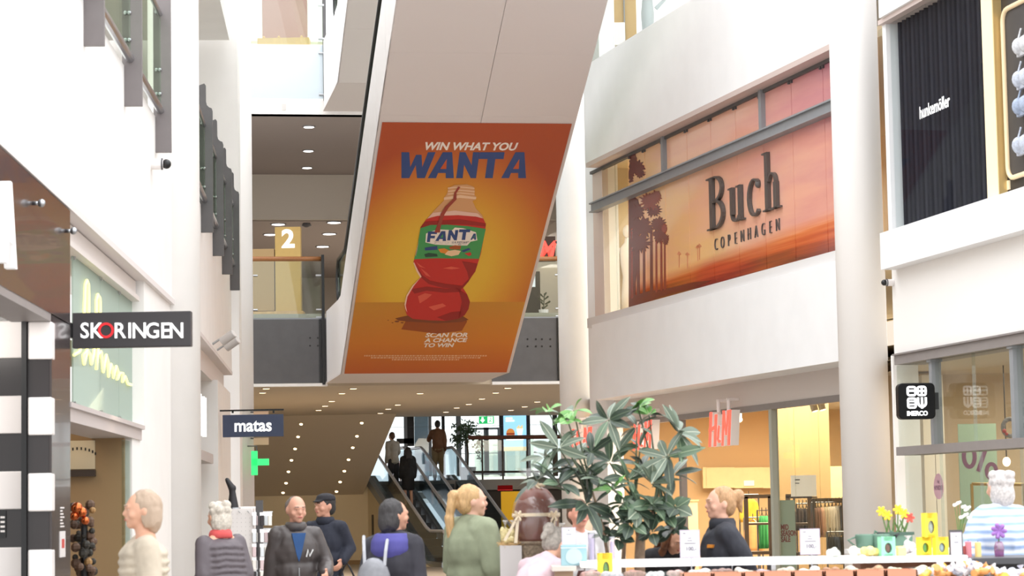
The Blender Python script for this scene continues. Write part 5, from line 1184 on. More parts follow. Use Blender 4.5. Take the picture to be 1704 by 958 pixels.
struct('wall_right_gift_side', G().box(9.8, 10, 24, 32.6, 0, 3.5), gw)
t = thing('white_cabinet', 'white tall cabinet panels inside the gift shop left part', 'cabinet', P(1548, 900, 31.5))
for a, b in ((1533, 1551), (1552, 1568)): p, q = P(a, 610, 31.6), P(b, 610, 31.6); obj('panel', G().box(p.x, q.x, 31.6, 32.2, 0, 3.2), mat('cabinet_cream', '#e6dac6', .6), t)
t = thing('percent_banner', 'pale green banner with a big purple percent sign in the gift shop', 'banner', P(1625, 720, 28.6))
D = 29.3; w = D / 4023; f = facing(P(1627, 760, D))
obj('sheet', G().fbox(f, -31 * w, 32 * w, -110 * w, 55 * w, -.03, 0), mat('banner_green', '#a9bfa3', .6), t)
pur = mat('banner_purple', '#7d4c68', .6); g = G(); stroke(g, f, arc(-14 * w, 1 * w, 9 * w, 17 * w, 0, 360, 24), 3.4 * w, 0, .004); obj('digit', g, pur, t)
g = G(); stroke(g, f, [(0 * w, -24 * w), (16 * w, 20 * w)], 3.6 * w, 0, .004); obj('percent_slash', g, pur, t)
g = G(); stroke(g, f, arc(22 * w, -24 * w, 8 * w, 12 * w, 0, 360, 24), 3.2 * w, 0, .004); obj('percent_ring', g, pur, t)
t = thing('egg_sticker', 'pink egg shaped NYHEDER sticker on the gift shop glass', 'sticker', FN.w(FN.x(1562, 810, -.07), 1.7, -.07))
x, z = FN.px(1562, 812, -.075); obj('disc', G().prism(FN, [(x + .155 * math.cos(a) , z + (.175 if math.sin(a) > 0 else .13) * math.sin(a)) for a in [2 * PI * i / 28 for i in range(28)]], -.077, -.073), mat('egg_pink', '#d9a5b4', .6), t)
obj('lettering', text('NYHEDER', FN.sub(x, z - .02, -.073), .075, extrude=.001, bold=.001, sx=.8), pur, t); obj('lettering', text('Hej', FN.sub(x, z + .06, -.073), .06, extrude=.001, sx=.8), pur, t)
t = thing('wreath', 'small grey and red wreath hanging inside the gift shop', 'wreath', P(1681, 711, 28.5)); g = G(); c = P(1681, 711, 28.5)
g.tube([c + Vector((.085 * math.cos(a), 0, .10 * math.sin(a))) for a in [2 * PI * i / 20 for i in range(21)]], .026, 8, cap=False); obj('ring', g, mat('wreath_grey', '#97908c', .8, noise=.5, scale=60), t, smooth=True)
obj('berries', G().ell(c + Vector((-.075, -.02, -.04)), (.025,) * 3).ell(c + Vector((-.05, -.02, -.075)), (.02,) * 3), mat('berry_red', '#b8453f', .5), t)
t = thing('pendant_lamp', 'glowing warm lamp inside the gift shop right of the banner', 'lamp', P(1675, 768, 30.5)); p = P(1675, 768, 30.5); obj('bulb', G().ell(p, (.05, .05, .06)), lampw, t); obj('cord', G().tube([p, (p.x, p.y, 3.25)], .008, 5), black, t)
t = thing('display_rack', 'brass framed display rack on the right inside the gift shop', 'rack', P(1660, 900, 27.8)); p, q = P(1617, 805, 28.4), P(1704, 806, 28.4); br = MATS['brass']
for x in (p.x, q.x): obj('upright', G().tube([(x, 28.4, 0), (x, 28.4, p.z)], .018, 8), br, t)
obj('top_bar', G().tube([p, q], .018, 8), br, t)
# black rounded projecting sign
D = 28.4; w = D / 4023; f = facing(P(1524, 667, D), .06)
t = thing('projecting_sign', 'black rounded square projecting sign with white IMERCO emblem', 'sign', f.o)
obj('box', G().prism(f, rrect(-29 * w, 33 * w, -30 * w, 30 * w, 8 * w), -.16, 0), mat('sign_black', '#0d0d0e', .45, spec=.2), t, bevel=.012)
em = mat('emblem_white', '#ffffff', .5, emit=.6)
def rr_frame(x0, x1, z0, z1, th):
    g = G(); pth = rrect(x0 + th / 2, x1 - th / 2, z0 + th / 2, z1 - th / 2, 2.8 * w, 4); pth = pth + pth[:2]; stroke(g, f, pth, th / 2, 0, .008); return g
for (x0, x1, z0, z1, kind) in ((-15, 1.3, 8, 25, 'a'), (2, 18.5, 8, 25, 'b'), (-15, 1.3, -12.5, 6, 'c'), (2, 18.5, -12.5, 6, 'd')):
    g = G()
    if kind != 'd': g.merge(rr_frame(x0 * w, x1 * w, z0 * w, z1 * w, 3.3 * w))
    mx_, mz = (x0 + x1) / 2, (z0 + z1) / 2
    if kind == 'a': g.fbox(f, x0 * w, x1 * w, (mz - 1.2) * w, (mz + 2.6) * w, 0, .008)
    if kind == 'b': g.fbox(f, x0 * w, x1 * w, (mz - 1.6) * w, (mz + 1.6) * w, 0, .008).fbox(f, (mx_ - 1.6) * w, (mx_ + 1.6) * w, z0 * w, z1 * w, 0, .008)
    if kind == 'c': g.fbox(f, x0 * w, x1 * w, (mz - 3.8) * w, (mz - 1) * w, 0, .008).fbox(f, x0 * w, x1 * w, (mz + 1.5) * w, (mz + 4.2) * w, 0, .008)
    if kind == 'd':
        for xx in (x0 + 1.8, mx_, x1 - 1.8): g.fbox(f, (xx - 1.8) * w, (xx + 1.8) * w, (-4 if xx != mx_ else -12.5) * w, 6 * w, 0, .008)
        stroke(g, f, arc(mx_ * w, -3.5 * w, 6.4 * w, 6 * w, 180, 360, 10), 1.9 * w, 0, .008)
    obj('emblem', g, em, t)
g0 = text('IMERCO', f.sub(1.7 * w, -24 * w, 0), 10.5 * w, extrude=.004, bold=.0022, sx=.92); obj('lettering', g0, em, t)
obj('wall_arm', G().fbox(f, 33 * w, 40 * w, -14 * w, 14 * w, -.12, -.04), black, t); obj('arm_bar', G().fbox(f, 32 * w, 38 * w, -8 * w, 8 * w, -.75, -.1), black, t)
# ------------------------------------------------------------------ people
def mix_mat_stripes(name, c1, c2, scale):
    m = mat(name, c1, .85)
    nt = m.node_tree; b = nt.nodes['Principled BSDF']; tc = nt.nodes.new('ShaderNodeTexCoord'); wv = nt.nodes.new('ShaderNodeTexWave'); wv.bands_direction = 'Z'; wv.inputs['Scale'].default_value = scale; wv.inputs['Distortion'].default_value = 1.2; wv.inputs['Detail'].default_value = 1
    mx = nt.nodes.new('ShaderNodeMix'); mx.data_type = 'RGBA'; mx.inputs['A'].default_value = rgb(c1); mx.inputs['B'].default_value = rgb(c2)
    nt.links.new(tc.outputs['Object'], wv.inputs['Vector']); nt.links.new(wv.outputs['Fac'], mx.inputs['Factor']); nt.links.new(mx.outputs['Result'], b.inputs['Base Color']); return m
def person(label, px_, D, H, ang, top, top_m, leg_m, hair_m, skin='#d8a68b', pose=None, lean=0, head_yaw=0, head_pitch=0, hair='short', puffy=False, hem=.84, vox=.009, z0=None, base=None, loose=0, sleeves=1.0, legs_w=.0, stride=.0, collar=None, extras=None, bulk=1.0):
    pose = pose or {}
    s = H / 1.75; b0 = Vector(base) if base is not None else ground(px_, D)
    if z0 is not None: b0 = Vector((b0.x, b0.y, z0))
    RZ = Matrix.Rotation(math.radians(ang), 3, 'Z'); RX = Matrix.Rotation(math.radians(lean), 3, 'X'); pv = Vector((0, 0, .95))
    def up(v): v = Vector(v); return pv + RX @ (v - pv)
    def T(v): return b0 + RZ @ (Vector(v) * s)
    HC = Vector((0, 0, 1.60)); RH = Matrix.Rotation(math.radians(head_yaw), 3, 'Z') @ Matrix.Rotation(math.radians(head_pitch), 3, 'X')
    def hd(v): return up(HC + RH @ (Vector(v) - HC))
    def xf(g, f): h = G(); h.v = [T(f(v)) for v in g.v]; h.f = g.f; return h
    ident = lambda v: Vector(v)
    J = dict(sl=(.155, .0, 1.415), sr=(-.155, .0, 1.415), el=(.205, .03, 1.15), er=(-.205, .03, 1.15), wl=(.21, -.06, .90), wr=(-.21, -.06, .90),
             hl=(.085, 0, .93), hr=(-.085, 0, .93), kl=(.095, -.02 - stride * .8, .50), kr=(-.095, -.02 + stride * .3, .50), al=(.10, .02 - stride, .08), ar=(-.10, .02 + stride, .08))
    J.update(pose); J = {k: Vector((v[0] * (.86 if k[0] in 'ew' and k in pose else 1), v[1], v[2])) for k, v in J.items()}
    Bk = bulk
    def torso(e, gg):
        gg.ell((0, 0, .96), (.150 * Bk + e, .115 * Bk + e, .14 + e)); gg.ell((0, -.01, 1.11), (.135 * Bk + e, .11 * Bk + e, .17)); gg.ell((0, 0, 1.29), (.148 * Bk + e, .118 * Bk + e, .17 + e)); gg.caps((-.125, 0, 1.415), (.125, 0, 1.415), .055 + e, .055 + e); gg.caps((0, .02, 1.36), (0, .015, 1.45), .1 + e * .5, .07); gg.caps((-.10, .01, 1.425), (0, .02, 1.475), .052 + e * .6, .058 + e * .4); gg.caps((.10, .01, 1.425), (0, .02, 1.475), .052 + e * .6, .058 + e * .4)
    def arm(side, e, gg, upto=1.0):
        S_, E_, W_ = J['s' + side], J['e' + side], J['w' + side]
        gg.caps(S_, E_, .054 + e, .041 + e)
        if upto > 0: gg.caps(E_, E_.lerp(W_, upto), .041 + e, .030 + e + (.03 - .03 * upto) * .3)
    body = G(); torso(0, body); body.caps((0, .02, 1.42), (0, -.005, 1.56), .056, .052)
    for sd in 'lr': arm(sd, 0, body)
    def hand(sd, gg):
        E_, W_ = J['e' + sd], J['w' + sd]; d = (W_ - E_).normalized(); sg = 1 if sd == 'l' else -1
        nrm = Vector((-sg, 0, 0)); nrm = (nrm - d * nrm.dot(d)); nrm = nrm.normalized() if nrm.length > .1 else Vector((0, -1, 0))
        side = d.cross(nrm).normalized()
        fwd = Vector((0, -1, 0))
        if side.dot(fwd) < 0 and abs(side.dot(fwd)) > .2: side = -side
        gg.caps(W_, W_ + d * .075, .030, .040, 10, .45, nrm)
        for i, L in enumerate((.062, .072, .068, .052)):
            q0 = W_ + d * .085 + side * (.032 - i * .0215); q1 = q0 + d * L * .5 + nrm * .012; q2 = q1 + d * L * .4 + nrm * .03
            gg.caps(q0 - d * .02, q1, .0098, .0092, 8); gg.caps(q1, q2, .0092, .008, 8)
        q0 = W_ + d * .02 + side * .025; q1 = q0 + d * .03 + side * .03; q2 = q1 + d * .03 + side * .008 + nrm * .012
        gg.caps(q0, q1, .013, .011, 8); gg.caps(q1, q2, .011, .009, 8)
    for sd in 'lr': hand(sd, body)
    low = G()
    for sd in 'lr':
        low.caps(J['h' + sd], J['k' + sd], .085, .058); low.caps(J['k' + sd], J['a' + sd], .057, .037)
        a = J['a' + sd]; low.caps(a + Vector((0, .02, -.045)), a + Vector((0, -.15, -.05)), .036, .03)
    head = G(); head.ell((0, -.012, 1.645), (.075, .093, .105), seg=20, rings=14); head.ell((0, -.045, 1.585), (.052, .055, .055)); head.caps((0, -.07, 1.56), (0, -.075, 1.555), .03, .028)
    head.caps((0, -.098, 1.648), (0, -.112, 1.618), .009, .0155); head.ell((0, -.095, 1.66), (.05, .018, .016)); head.ell((0, -.094, 1.583), (.026, .016, .014))
    for sg in (-1, 1): head.ell((sg * .077, .005, 1.63), (.012, .02, .032)); head.ell((sg * .045, -.07, 1.61), (.022, .025, .025))
    allb = xf(body, up).merge(xf(low, ident)).merge(xf(head, hd))
    t = thing('person', label, 'person', b0)
    skm = mat('skin_' + skin[1:], skin, .55)
    obj('body', fuse(allb, vox * s, 2), skm, t, smooth=True)
    # clothes
    c = G(); e = .031 + loose
    if puffy:
        k = 11; prof = []
        for i in range(k):
            z = hem + (1.40 - hem) * i / k; wv = .150 + .02 * math.sin(PI * i / k); dz_ = (1.40 - hem) / k
            prof += [(wv, z), (wv + .028, z + dz_ * .35), (wv + .026, z + dz_ * .65)]
        prof += [(.15, 1.42), (.09, 1.46)]
        c.lathe((0, 0, 0), prof, 28, 1.12, .82); c.caps((-.125, 0, 1.40), (.125, 0, 1.40), .078, .078)
    else:
        torso(e, c); c.lathe((0, -.0, 0), [(.14, hem), (.155 + loose * .5, hem + .02), (.15 + loose * .4, 1.0), (.14, 1.2)], 24, 1.04 * Bk + .05, .80 * Bk + .06)
    for sd in 'lr':
        if sleeves > 0:
            S_, E_, W_ = J['s' + sd], J['e' + sd], J['w' + sd]
            if puffy:
                for i in range(5):
                    c.ell(S_.lerp(E_, i / 5), (.072, .072, .055)); 
                    c.ell(E_.lerp(W_, i / 5.2), (.062, .062, .05))
            arm(sd, .028 + loose * .6, c, sleeves)
    tv = .012 if vox < .012 else .022
    obj(top, crumple(fuse(xf(c, up), tv * s, 3), .008 if puffy else .013, seed=len(label)), top_m, t, smooth=True)
    if hem > .5:
        l = G(); l.ell((0, 0, .93), (.175, .135, .13))
        for sd in 'lr': l.caps(J['h' + sd], J['k' + sd], .105 + legs_w, .078 + legs_w); l.caps(J['k' + sd], J['a' + sd] + Vector((0, 0, .02)), .076 + legs_w, .062 + legs_w)
        obj('trousers', crumple(fuse(xf(l, ident), .016 * s, 3), .012), leg_m, t, smooth=True)
    for sd in 'lr':
        a = J['a' + sd]; f = G(); f.caps(a + Vector((0, .025, -.038)), a + Vector((0, -.16, -.046)), .044, .036); f.box(a.x - .04, a.x + .04, a.y - .19, a.y + .06, a.z - .08, a.z - .055)
        obj('shoe', xf(f, ident), black, t, smooth=True)
    if collar:
        g = G(); prof = [(.07, 1.45), (.092, 1.46), (.09, 1.505), (.077, 1.532), (.068, 1.53)]; g.lathe((0, .005, 0), prof, 20, 1.05, 1.1); obj('collar' if collar[1] != 'scarf' else 'scarf', xf(g, up), collar[0], t, smooth=True)
    # hair
    h = G()
    h.ell((0, .018, 1.668), (.084, .100, .098), seg=20, rings=14); h.ell((0, .045, 1.63), (.078, .07, .09))
    if hair in ('bob', 'long', 'grey'): h.ell((0, .055, 1.60), (.085, .065, .11)); h.ell((-.062, .03, 1.60), (.028, .05, .08)); h.ell((.062, .03, 1.60), (.028, .05, .08))
    if hair == 'long':
        for q in range(5): h.caps((-.06 + .03 * q, .085, 1.62), (-.08 + .04 * q, .10, 1.36), .04, .035)
        for sg in (-1, 1): h.caps((sg * .08, -.01, 1.66), (sg * .10, -.03, 1.38), .035, .03)
    if hair == 'pony': h.caps((0, .10, 1.69), (.0, .135, 1.68), .035, .04); h.caps((0, .135, 1.68), (0, .165, 1.52), .036, .03); h.caps((0, .165, 1.52), (.0, .15, 1.20), .036, .018)
    if hair == 'bun': h.ell((0, .13, 1.69), (.048, .045, .05)); h.caps((0, .14, 1.67), (.0, .15, 1.58), .03, .015)
    if hair == 'grey':
        for q in range(14): a = q * .9; h.ell((.06 * math.cos(a), .03 + .07 * math.sin(a), 1.70 + .03 * math.cos(q * 2.1)), (.035, .035, .035))
    if hair == 'balding': h = G(); h.ell((0, .03, 1.655), (.081, .088, .093), seg=20, rings=12)
    obj('hair', crumple(fuse(xf(h, hd), (.008 if vox < .012 else .016) * s, 1), .007, 34 if hair != 'pony' else 40, 12), hair_m, t, smooth=True)
    if vox < .012:
        for sg in (-1, 1):
            e_ = obj('eye', xf(G().ell((sg * .030, -.0885, 1.645), (.0115, .008, .0065), seg=12, rings=8), hd), mat('eye_white', '#efe9e4', .3), t, smooth=True)
            obj('iris', xf(G().ell((sg * .030, -.0955, 1.645), (.0055, .003, .0055), seg=10, rings=6), hd), mat('iris_dark', '#33251e', .2), e_, smooth=True)
            obj('eyebrow', xf(G().caps((sg * .018, -.110, 1.668), (sg * .046, -.098, 1.668), .0045, .003, 6), hd), hair_m, t)
        obj('mouth', xf(G().ell((0, -.108, 1.583), (.022, .006, .006), seg=12, rings=6), hd), mat('lips', '#b5655c', .5), t, smooth=True)
    if extras: extras(t, lambda v: T(up(v)), lambda v: T(hd(v)), s, xf, up, hd, J)
    return t
cl = lambda n, c, r=.85, **k: mat('cloth_' + n, c, r, noise=.18, scale=7, bump=.9, stretch=(1, 1, .6), **k)
def ht(px_, y, D): return P(px_, y, D).z

# passer-by in a cream jacket at the left
person('person in a cream quilted jacket walking past the shoe shop entrance', 238, 14.5, ht(238, 818, 14.5), -75, 'quilted_jacket', mat('cream_quilt', '#c6b9a6', .8, noise=.15, scale=10), cl('beige_trousers', '#8b8174'), mat('hair_light_brown', '#b09a86', .7), hair='bob', puffy=True, stride=.12, pose=dict(wl=(.25, -.16, .98), wr=(-.25, .1, .92)))
# grey-haired woman with coral scarf
person('person with short grey hair, coral scarf and dark quilted jacket', 374, 19.0, ht(374, 836, 19) , -142, 'quilted_jacket', mat('plum_grey_quilt', '#5f575c', .6), cl('dark_trousers', '#35343a'), mat('hair_grey', '#d3cabd', .75, noise=.25, scale=60), hair='grey', puffy=True, lean=8, collar=(cl('coral_scarf', '#e2605f'), 'scarf'), pose=dict(wl=(.22, -.25, 1.0), wr=(-.22, -.25, 1.02)))
# man in the dark leather jacket
def leather_extra(t, U, Hh, s, xf, up, hd, J):
    g = G(); g.prism(Frame((0, -.152, 1.2), (1, 0, 0)), [(-.02, .06), (0, .0), (.02, .06), (.06, .24), (-.06, .24)], -.03, .01); obj('shirt_front', xf(g, up), cl('blue_shirt', '#2f5488'), t)
    g = G(); F = Frame((.09, -.150, 1.27), (1, .25, 0)); stroke(g, F, [(-.03, -.03), (-.015, .03), (.0, -.025), (.03, .03)], .005, 0, .01); obj('chest_emblem', xf(g, up), mat('emblem_pale', '#d9d9d9', .5), t)
    g = G(); g.tube([(0, -.165, .86), (0, -.170, 1.0), (0, -.168, 1.15)], .005, 6); obj('zip', xf(g, up), steel, t)
person('person with grey receding hair in a dark brown jacket over a blue shirt, facing us', 492, 20.0, ht(492, 825, 20), 14, 'jacket', mat('brown_black_leather', '#4b4443', .45, noise=.2, scale=10), cl('jeans', '#8797aa'), mat('hair_grey_brown', '#6d625b', .8), skin='#cf9a83', hair='balding', bulk=1.12, stride=.15, head_yaw=12, head_pitch=6, collar=(mat('brown_black_leather', '#4b4443'), 'collar'),
       pose=dict(el=(.30, .02, 1.18), wl=(.25, -.24, 1.10), wr=(-.27, .06, .92)), extras=leather_extra)
def cap_extra(t, U, Hh, s, xf, up, hd, J):
    g = G(); g.lathe((0, .01, 1.69), [(.092, 0), (.097, .02), (.085, .055), (.04, .075), (.005, .078)], 20, .95, 1.1); g.prism(Frame((0, -.07, 1.69), (1, 0, 0), (0, -1, -.15)), [(-.06, 0), (.06, 0), (.045, .06), (-.045, .06)], -.008, .008)
    obj('flat_cap', fuse(xf(g, hd), .012, 2), cl('black_cap', '#26242a'), t, smooth=True)
pm = person('person in a flat black cap and long dark navy coat carrying a black bag', 541, 24.0, ht(541, 823, 24), -8, 'coat', cl('navy_coat', '#232634'), cl('grey_trousers', '#5c5a5e'), mat('hair_black', '#2c2827', .7), skin='#c48f78', hair='short', hem=.72, head_yaw=-40, stride=.12, collar=(cl('navy_coat', '#232634'), 'collar'), pose=dict(el=(.27, .05, 1.22), wl=(.22, -.08, 1.10), wr=(-.24, .02, .9)), extras=cap_extra)
hb = ground(541, 24) + Vector((.215, -.10, .72))
t = thing('handbag', 'black handbag hanging from the hand of the person in the flat cap', 'bag', hb)
obj('bag_body', G().box(hb.x - .11, hb.x + .11, hb.y - .05, hb.y + .05, hb.z, hb.z + .2), mat('bag_black', '#1d1b1e', .5), t, bevel=.03)
obj('strap', G().tube([hb + Vector((-.08, 0, .19)), hb + Vector((-.03, 0, .30)), hb + Vector((.0, .02, .34)), hb + Vector((.03, 0, .30)), hb + Vector((.08, 0, .19))], .010, 6), MATS['bag_black'], t)
# hooded person with backpack, seen from behind
def hood_extra(t, U, Hh, s, xf, up, hd, J):
    g = G(); g.lathe((0, .045, 0), [(.075, 1.50), (.12, 1.51), (.155, 1.45), (.16, 1.38), (.12, 1.31), (.05, 1.29)], 24, 1.0, .95); g.ell((0, .12, 1.40), (.12, .075, .10))
    obj('hood', fuse(xf(g, up), .012, 3), cl('violet_hood', '#55529a'), t, smooth=True)
D = 17.0
person('person with dark hair and violet blue hood over a dark coat, back to us', 655, D, ht(655, 832, D), 158, 'coat', cl('charcoal_coat', '#3a3941'), cl('dark_trousers', '#35343a'), mat('hair_dark_grey', '#3c393a', .6, noise=.3, scale=40, stretch=(3, 3, .3), bump=.6), skin='#cf9c82', hair='bob', hem=.7, bulk=1.15, head_yaw=-38, loose=.012, stride=.1, extras=hood_extra, pose=dict(el=(.27, -.02, 1.18), wl=(.2, -.28, 1.08)))
bp = ground(641, D) + Vector((-.07, -.27, .0))
t = thing('backpack', 'silver grey backpack slung on the person with the violet hood', 'bag', bp + Vector((0, 0, .9)))
sil = mat('silver_nylon', '#8b8c92', .35, noise=.25, scale=12)
g = G(); g.ell(bp + Vector((0, 0, 1.09)), (.12, .085, .17)); g.ell(bp + Vector((0, -.02, 1.0)), (.115, .09, .13)); obj('bag_body', fuse(g, .012, 3), sil, t, smooth=True)
obj('front_pocket', G().ell(bp + Vector((0, -.085, 1.0)), (.075, .03, .08)), mat('silver_nylon_dark', '#6d6e75', .4), t, smooth=True)
for dx in (-.06, .075): obj('strap', G().tube([bp + Vector((dx, -.02, 1.2)), bp + Vector((dx * 1.1, .02, 1.30)), bp + Vector((dx * 1.2, .09, 1.37)), bp + Vector((dx * 1.3, .2, 1.40))], .012, 6), mat('strap_pale', '#a9aab0', .5), t)
# woman in green with long blond ponytail
person('person with long blond ponytail in a loose grey green top', 784, 17.6, ht(788, 808, 17.6), 128, 'loose_top', cl('sage_top', '#8f967c'), cl('sage_skirt', '#7d846c'), mat('hair_blond', '#d3ab78', .55, noise=.3, scale=40, stretch=(3, 3, .3), bump=.6), skin='#dcae97', hair='pony', hem=.55, loose=.035, bulk=1.12, head_yaw=-22, pose=dict(el=(.30, -.03, 1.16), wl=(.24, -.24, .98), er=(-.30, .0, 1.16), wr=(-.24, -.22, .98)))
# older woman bending at the counter
person('person with grey hair tied back in a pale pink top, bending over the sweets', 864, 16.4, 1.56, 140, 'top', cl('pale_pink', '#d9bfc6'), cl('dark_trousers', '#35343a'), mat('hair_ash', '#a59c92', .7, noise=.35, scale=50), skin='#d8a68b', hair='bun', lean=38, pose=dict(wl=(.2, -.35, 1.15), wr=(-.2, -.35, 1.15), el=(.25, -.15, 1.2), er=(-.25, -.15, 1.2)))
# sellers
def apron(t, U, Hh, s, xf, up, hd, J):
    g = G(); g.prism(Frame((0, -.17, .5), (1, 0, 0)), [(-.16, 0), (.16, 0), (.16, .5), (.09, .68), (-.09, .68), (-.16, .5)], -.01, .0); obj('apron', xf(g, up), cl('brown_apron', '#56302a'), t)
person('person in a white shirt and brown apron half hidden behind the potted tree', 962, 18.6, ht(966, 832, 18.6), 25, 'white_shirt', cl('white_shirt', '#d8d4d4'), cl('dark_trousers', '#35343a'), mat('hair_brown', '#5f4433', .7), hair='short', skin='#d99a84', extras=apron, pose=dict(el=(.27, -.02, 1.16), wl=(.15, -.25, 1.08)))
def seller_extra(t, U, Hh, s, xf, up, hd, J):
    g = G(); F = Frame((.125, -.128, 1.33), (.75, .66, 0)); g.prism(F, [(-.022, -.010), (.022, -.010), (.026, .012), (-.02, .014)], -.02, .012); obj('orange_badge', xf(g, up), mat('badge_orange', '#d98a2f', .6), t)
    g = G(); g.tube([(.195, .02, 1.40), (.205, .01, 1.2), (.195, .0, 1.0)], .004, 6); obj('piping', xf(g, up), mat('piping_grey', '#b9bbc0', .5), t)
    g = G(); W_ = J['el'].lerp(J['wl'], .45); g.caps(J['el'].lerp(J['wl'], .30), W_, .07, .068); obj('rolled_cuff', xf(g, up), cl('black_fleece', '#33343c'), t, smooth=True)
person('person with blond hair tied back in a black zip jacket at the kiosk', 1200, 17.2, ht(1195, 812, 17.2), -78, 'jacket', cl('black_fleece', '#33343c'), cl('dark_trousers', '#35343a'), mat('hair_honey', '#bf946a', .55, noise=.3, scale=40, stretch=(3, 1, 1), bump=.6), skin='#dcaa92', hair='bun', sleeves=.35, bulk=1.1, collar=(cl('black_fleece', '#33343c'), 'collar'), pose=dict(el=(.26, .12, 1.20), wl=(.24, .17, .97), wr=(-.22, -.28, 1.05)), extras=seller_extra)
person('person with long wavy brown hair stooping behind the kiosk counter', 1088, 18.2, 1.6, 20, 'top', cl('black_top', '#242326'), cl('dark_trousers', '#35343a'), mat('hair_chestnut', '#7d4f33', .5, noise=.45, scale=40), hair='long', lean=40)
person('person with white hair in a blue and white striped shirt at the right edge', 1664, 18.0, ht(1660, 786, 18.0), 200, 'striped_shirt', mix_mat_stripes('blue_stripes', '#dfe6f2', '#8fa9d3', 5.5), cl('navy_trousers', '#2f3646'), mat('hair_white', '#d3cdcb', .8, noise=.3, scale=50), hair='grey', bulk=1.3, loose=.02, pose=dict(el=(.31, .0, 1.17), er=(-.31, .0, 1.17)))
# far people on the escalators
person('person in a brown jacket and tan trousers at the top of the right far escalator', 729, 70.6, 1.74, 185, 'jacket', cl('brown_jacket', '#7a553b'), cl('tan_trousers', '#95805f'), mat('hair_black', '#2c2827'), vox=.016, base=(P(729, 780, 70.6).x, 70.6, UP), pose=dict(el=(.30, -.1, 1.2), wl=(.22, -.3, 1.3)))
def on_step(x, k):
    n = k * .4 + .2; z = UP - UP * min(n, run) / run; return FE.w(x, z, n)
person('person in a long black coat riding the left far escalator', 0, 0, 1.68, 203, 'long_coat', cl('black_coat', '#1f1f22'), cl('black_trousers', '#222226'), mat('hair_near_black', '#2a2424', .6), vox=.016, base=on_step(.52, 3), hem=.5, loose=.02, hair='long', bulk=1.1)
person('person in a pale grey jacket leaning on the left far escalator handrail', 0, 0, 1.7, 215, 'jacket', cl('pale_jacket', '#b9b3a8'), cl('dark_trousers', '#35343a'), mat('hair_brown', '#5f4433'), vox=.016, base=on_step(.38, 1), pose=dict(er=(-.3, -.1, 1.2), wr=(-.32, -.3, 1.05)), lean=6)
# ------------------------------------------------------------------ sweets kiosk and its goods
KD = 16.0; kw = KD / 4023
ztop_k = P(1280, 947, KD).z                              # underside level of the white shelf front
zs_ = P(1280, 929, KD).z                                 # top of the shelf
t = thing('kiosk_counter', 'white topped sweets kiosk counter across the bottom right of the picture', 'counter', ground(1285, KD))
x0, x1 = P(965, 940, KD).x, P(1610, 930, KD).x
kwhite = mat('kiosk_white', '#fbfafa', .3)
obj('top_shelf', G().box(x0, x1, KD - .02, KD + .56, zs_ - .04, zs_), kwhite, t, bevel=.008)
obj('lower_shelf', G().box(x0 - .02, x1 + .0, KD - .42, KD + .3, zs_ - .16, zs_ - .12), kwhite, t)
obj('cabinet', G().box(x0 - .02, x1 + .0, KD - .40, KD + .54, 0, zs_ - .16), mat('kiosk_wood', '#8a5b42', .5, noise=.2, scale=6), t)
for x in (x0 + .05, (x0 + x1) / 2, x1 - .05): obj('shelf_bracket', G().box(x - .015, x + .015, KD + .02, KD + .3, zs_ - .13, zs_ - .03), steel, t)
for a, b in ((x0 + .02, x0 + 1.0), (x0 + 1.05, x0 + 1.7), (x0 + 1.75, x1)): obj('glass_front', G().box(a, b, KD - .43, KD - .425, zs_ - .12, zs_ - .06), clear, t)
t = thing('dark_table', 'dark table end right of the white kiosk shelf', 'table', ground(1670, KD + .2)); a, b = x1 + .02, P(1760, 940, KD).x
obj('top', G().box(a, b, KD - .1, KD + .7, zs_ - .06, zs_ - .02), mat('table_dark', '#4a4a4e', .4), t); obj('frame', G().box(a + .05, b - .05, KD, KD + .6, 0, zs_ - .06), mat('table_frame', '#3a3a3d', .5), t)
rg = random.Random(21)
# brown trays with sweets along the front
box_m = mat('tray_brown', '#c98f72', .6)
zt_ = P(1400, 949.5, KD - .72).z
names = ['leftmost tan tray of sweets along the kiosk front edge', 'second tan tray of sweets from the left along the kiosk front', 'third tan tray of sweets from the left along the kiosk front', 'fourth tan tray of sweets from the left along the kiosk front', 'fifth tan tray of sweets from the left along the kiosk front', 'sixth tan tray of sweets from the left along the kiosk front', 'seventh tan tray of sweets from the left along the kiosk front', 'tan tray of sweets at the right end of the kiosk front']
te = [1130, 1180, 1230, 1261, 1311, 1362, 1413, 1463, 1516][:9]
sw_cols = ['#d9b4a0', '#e9ddd2', '#c79a7a', '#b07a5a', '#e8e0e4', '#cfa9a0', '#f0e6dc', '#c9a26c']
for i, (a, b) in enumerate(zip(te[:-1], te[1:])):
    xa, xb = P(a, 946, KD - .45).x + .004, P(b, 946, KD - .45).x - .004; y0, y1 = KD - .72, KD - .45
    t = thing('sweets_tray', names[i], 'tray', ((xa + xb) / 2, y0, zt_ - .12), 'sweets trays along the kiosk front'); g = G()
    g.box(xa, xb, y0, y0 + .008, zt_ - .12, zt_).box(xa, xb, y1 - .008, y1, zt_ - .12, zt_).box(xa, xa + .008, y0, y1, zt_ - .12, zt_).box(xb - .008, xb, y0, y1, zt_ - .12, zt_).box(xa, xb, y0, y1, zt_ - .12, zt_ - .112)
    obj('tray', g, box_m, t)
t = thing('tray_ledge', 'wooden ledge carrying the sweets trays in front of the kiosk', 'ledge', (0, KD - .6, 0)); obj('board', G().box(P(1120, 950, KD).x, P(1518, 950, KD - .5).x, KD - .74, KD - .43, zt_ - .15, zt_ - .12), mat('kiosk_wood', '#8a5b42'), t); obj('panel', G().box(P(1120, 950, KD).x, P(1518, 950, KD - .5).x, KD - .72, KD - .43, 0, zt_ - .15), mat('kiosk_wood', '#8a5b42'), t)
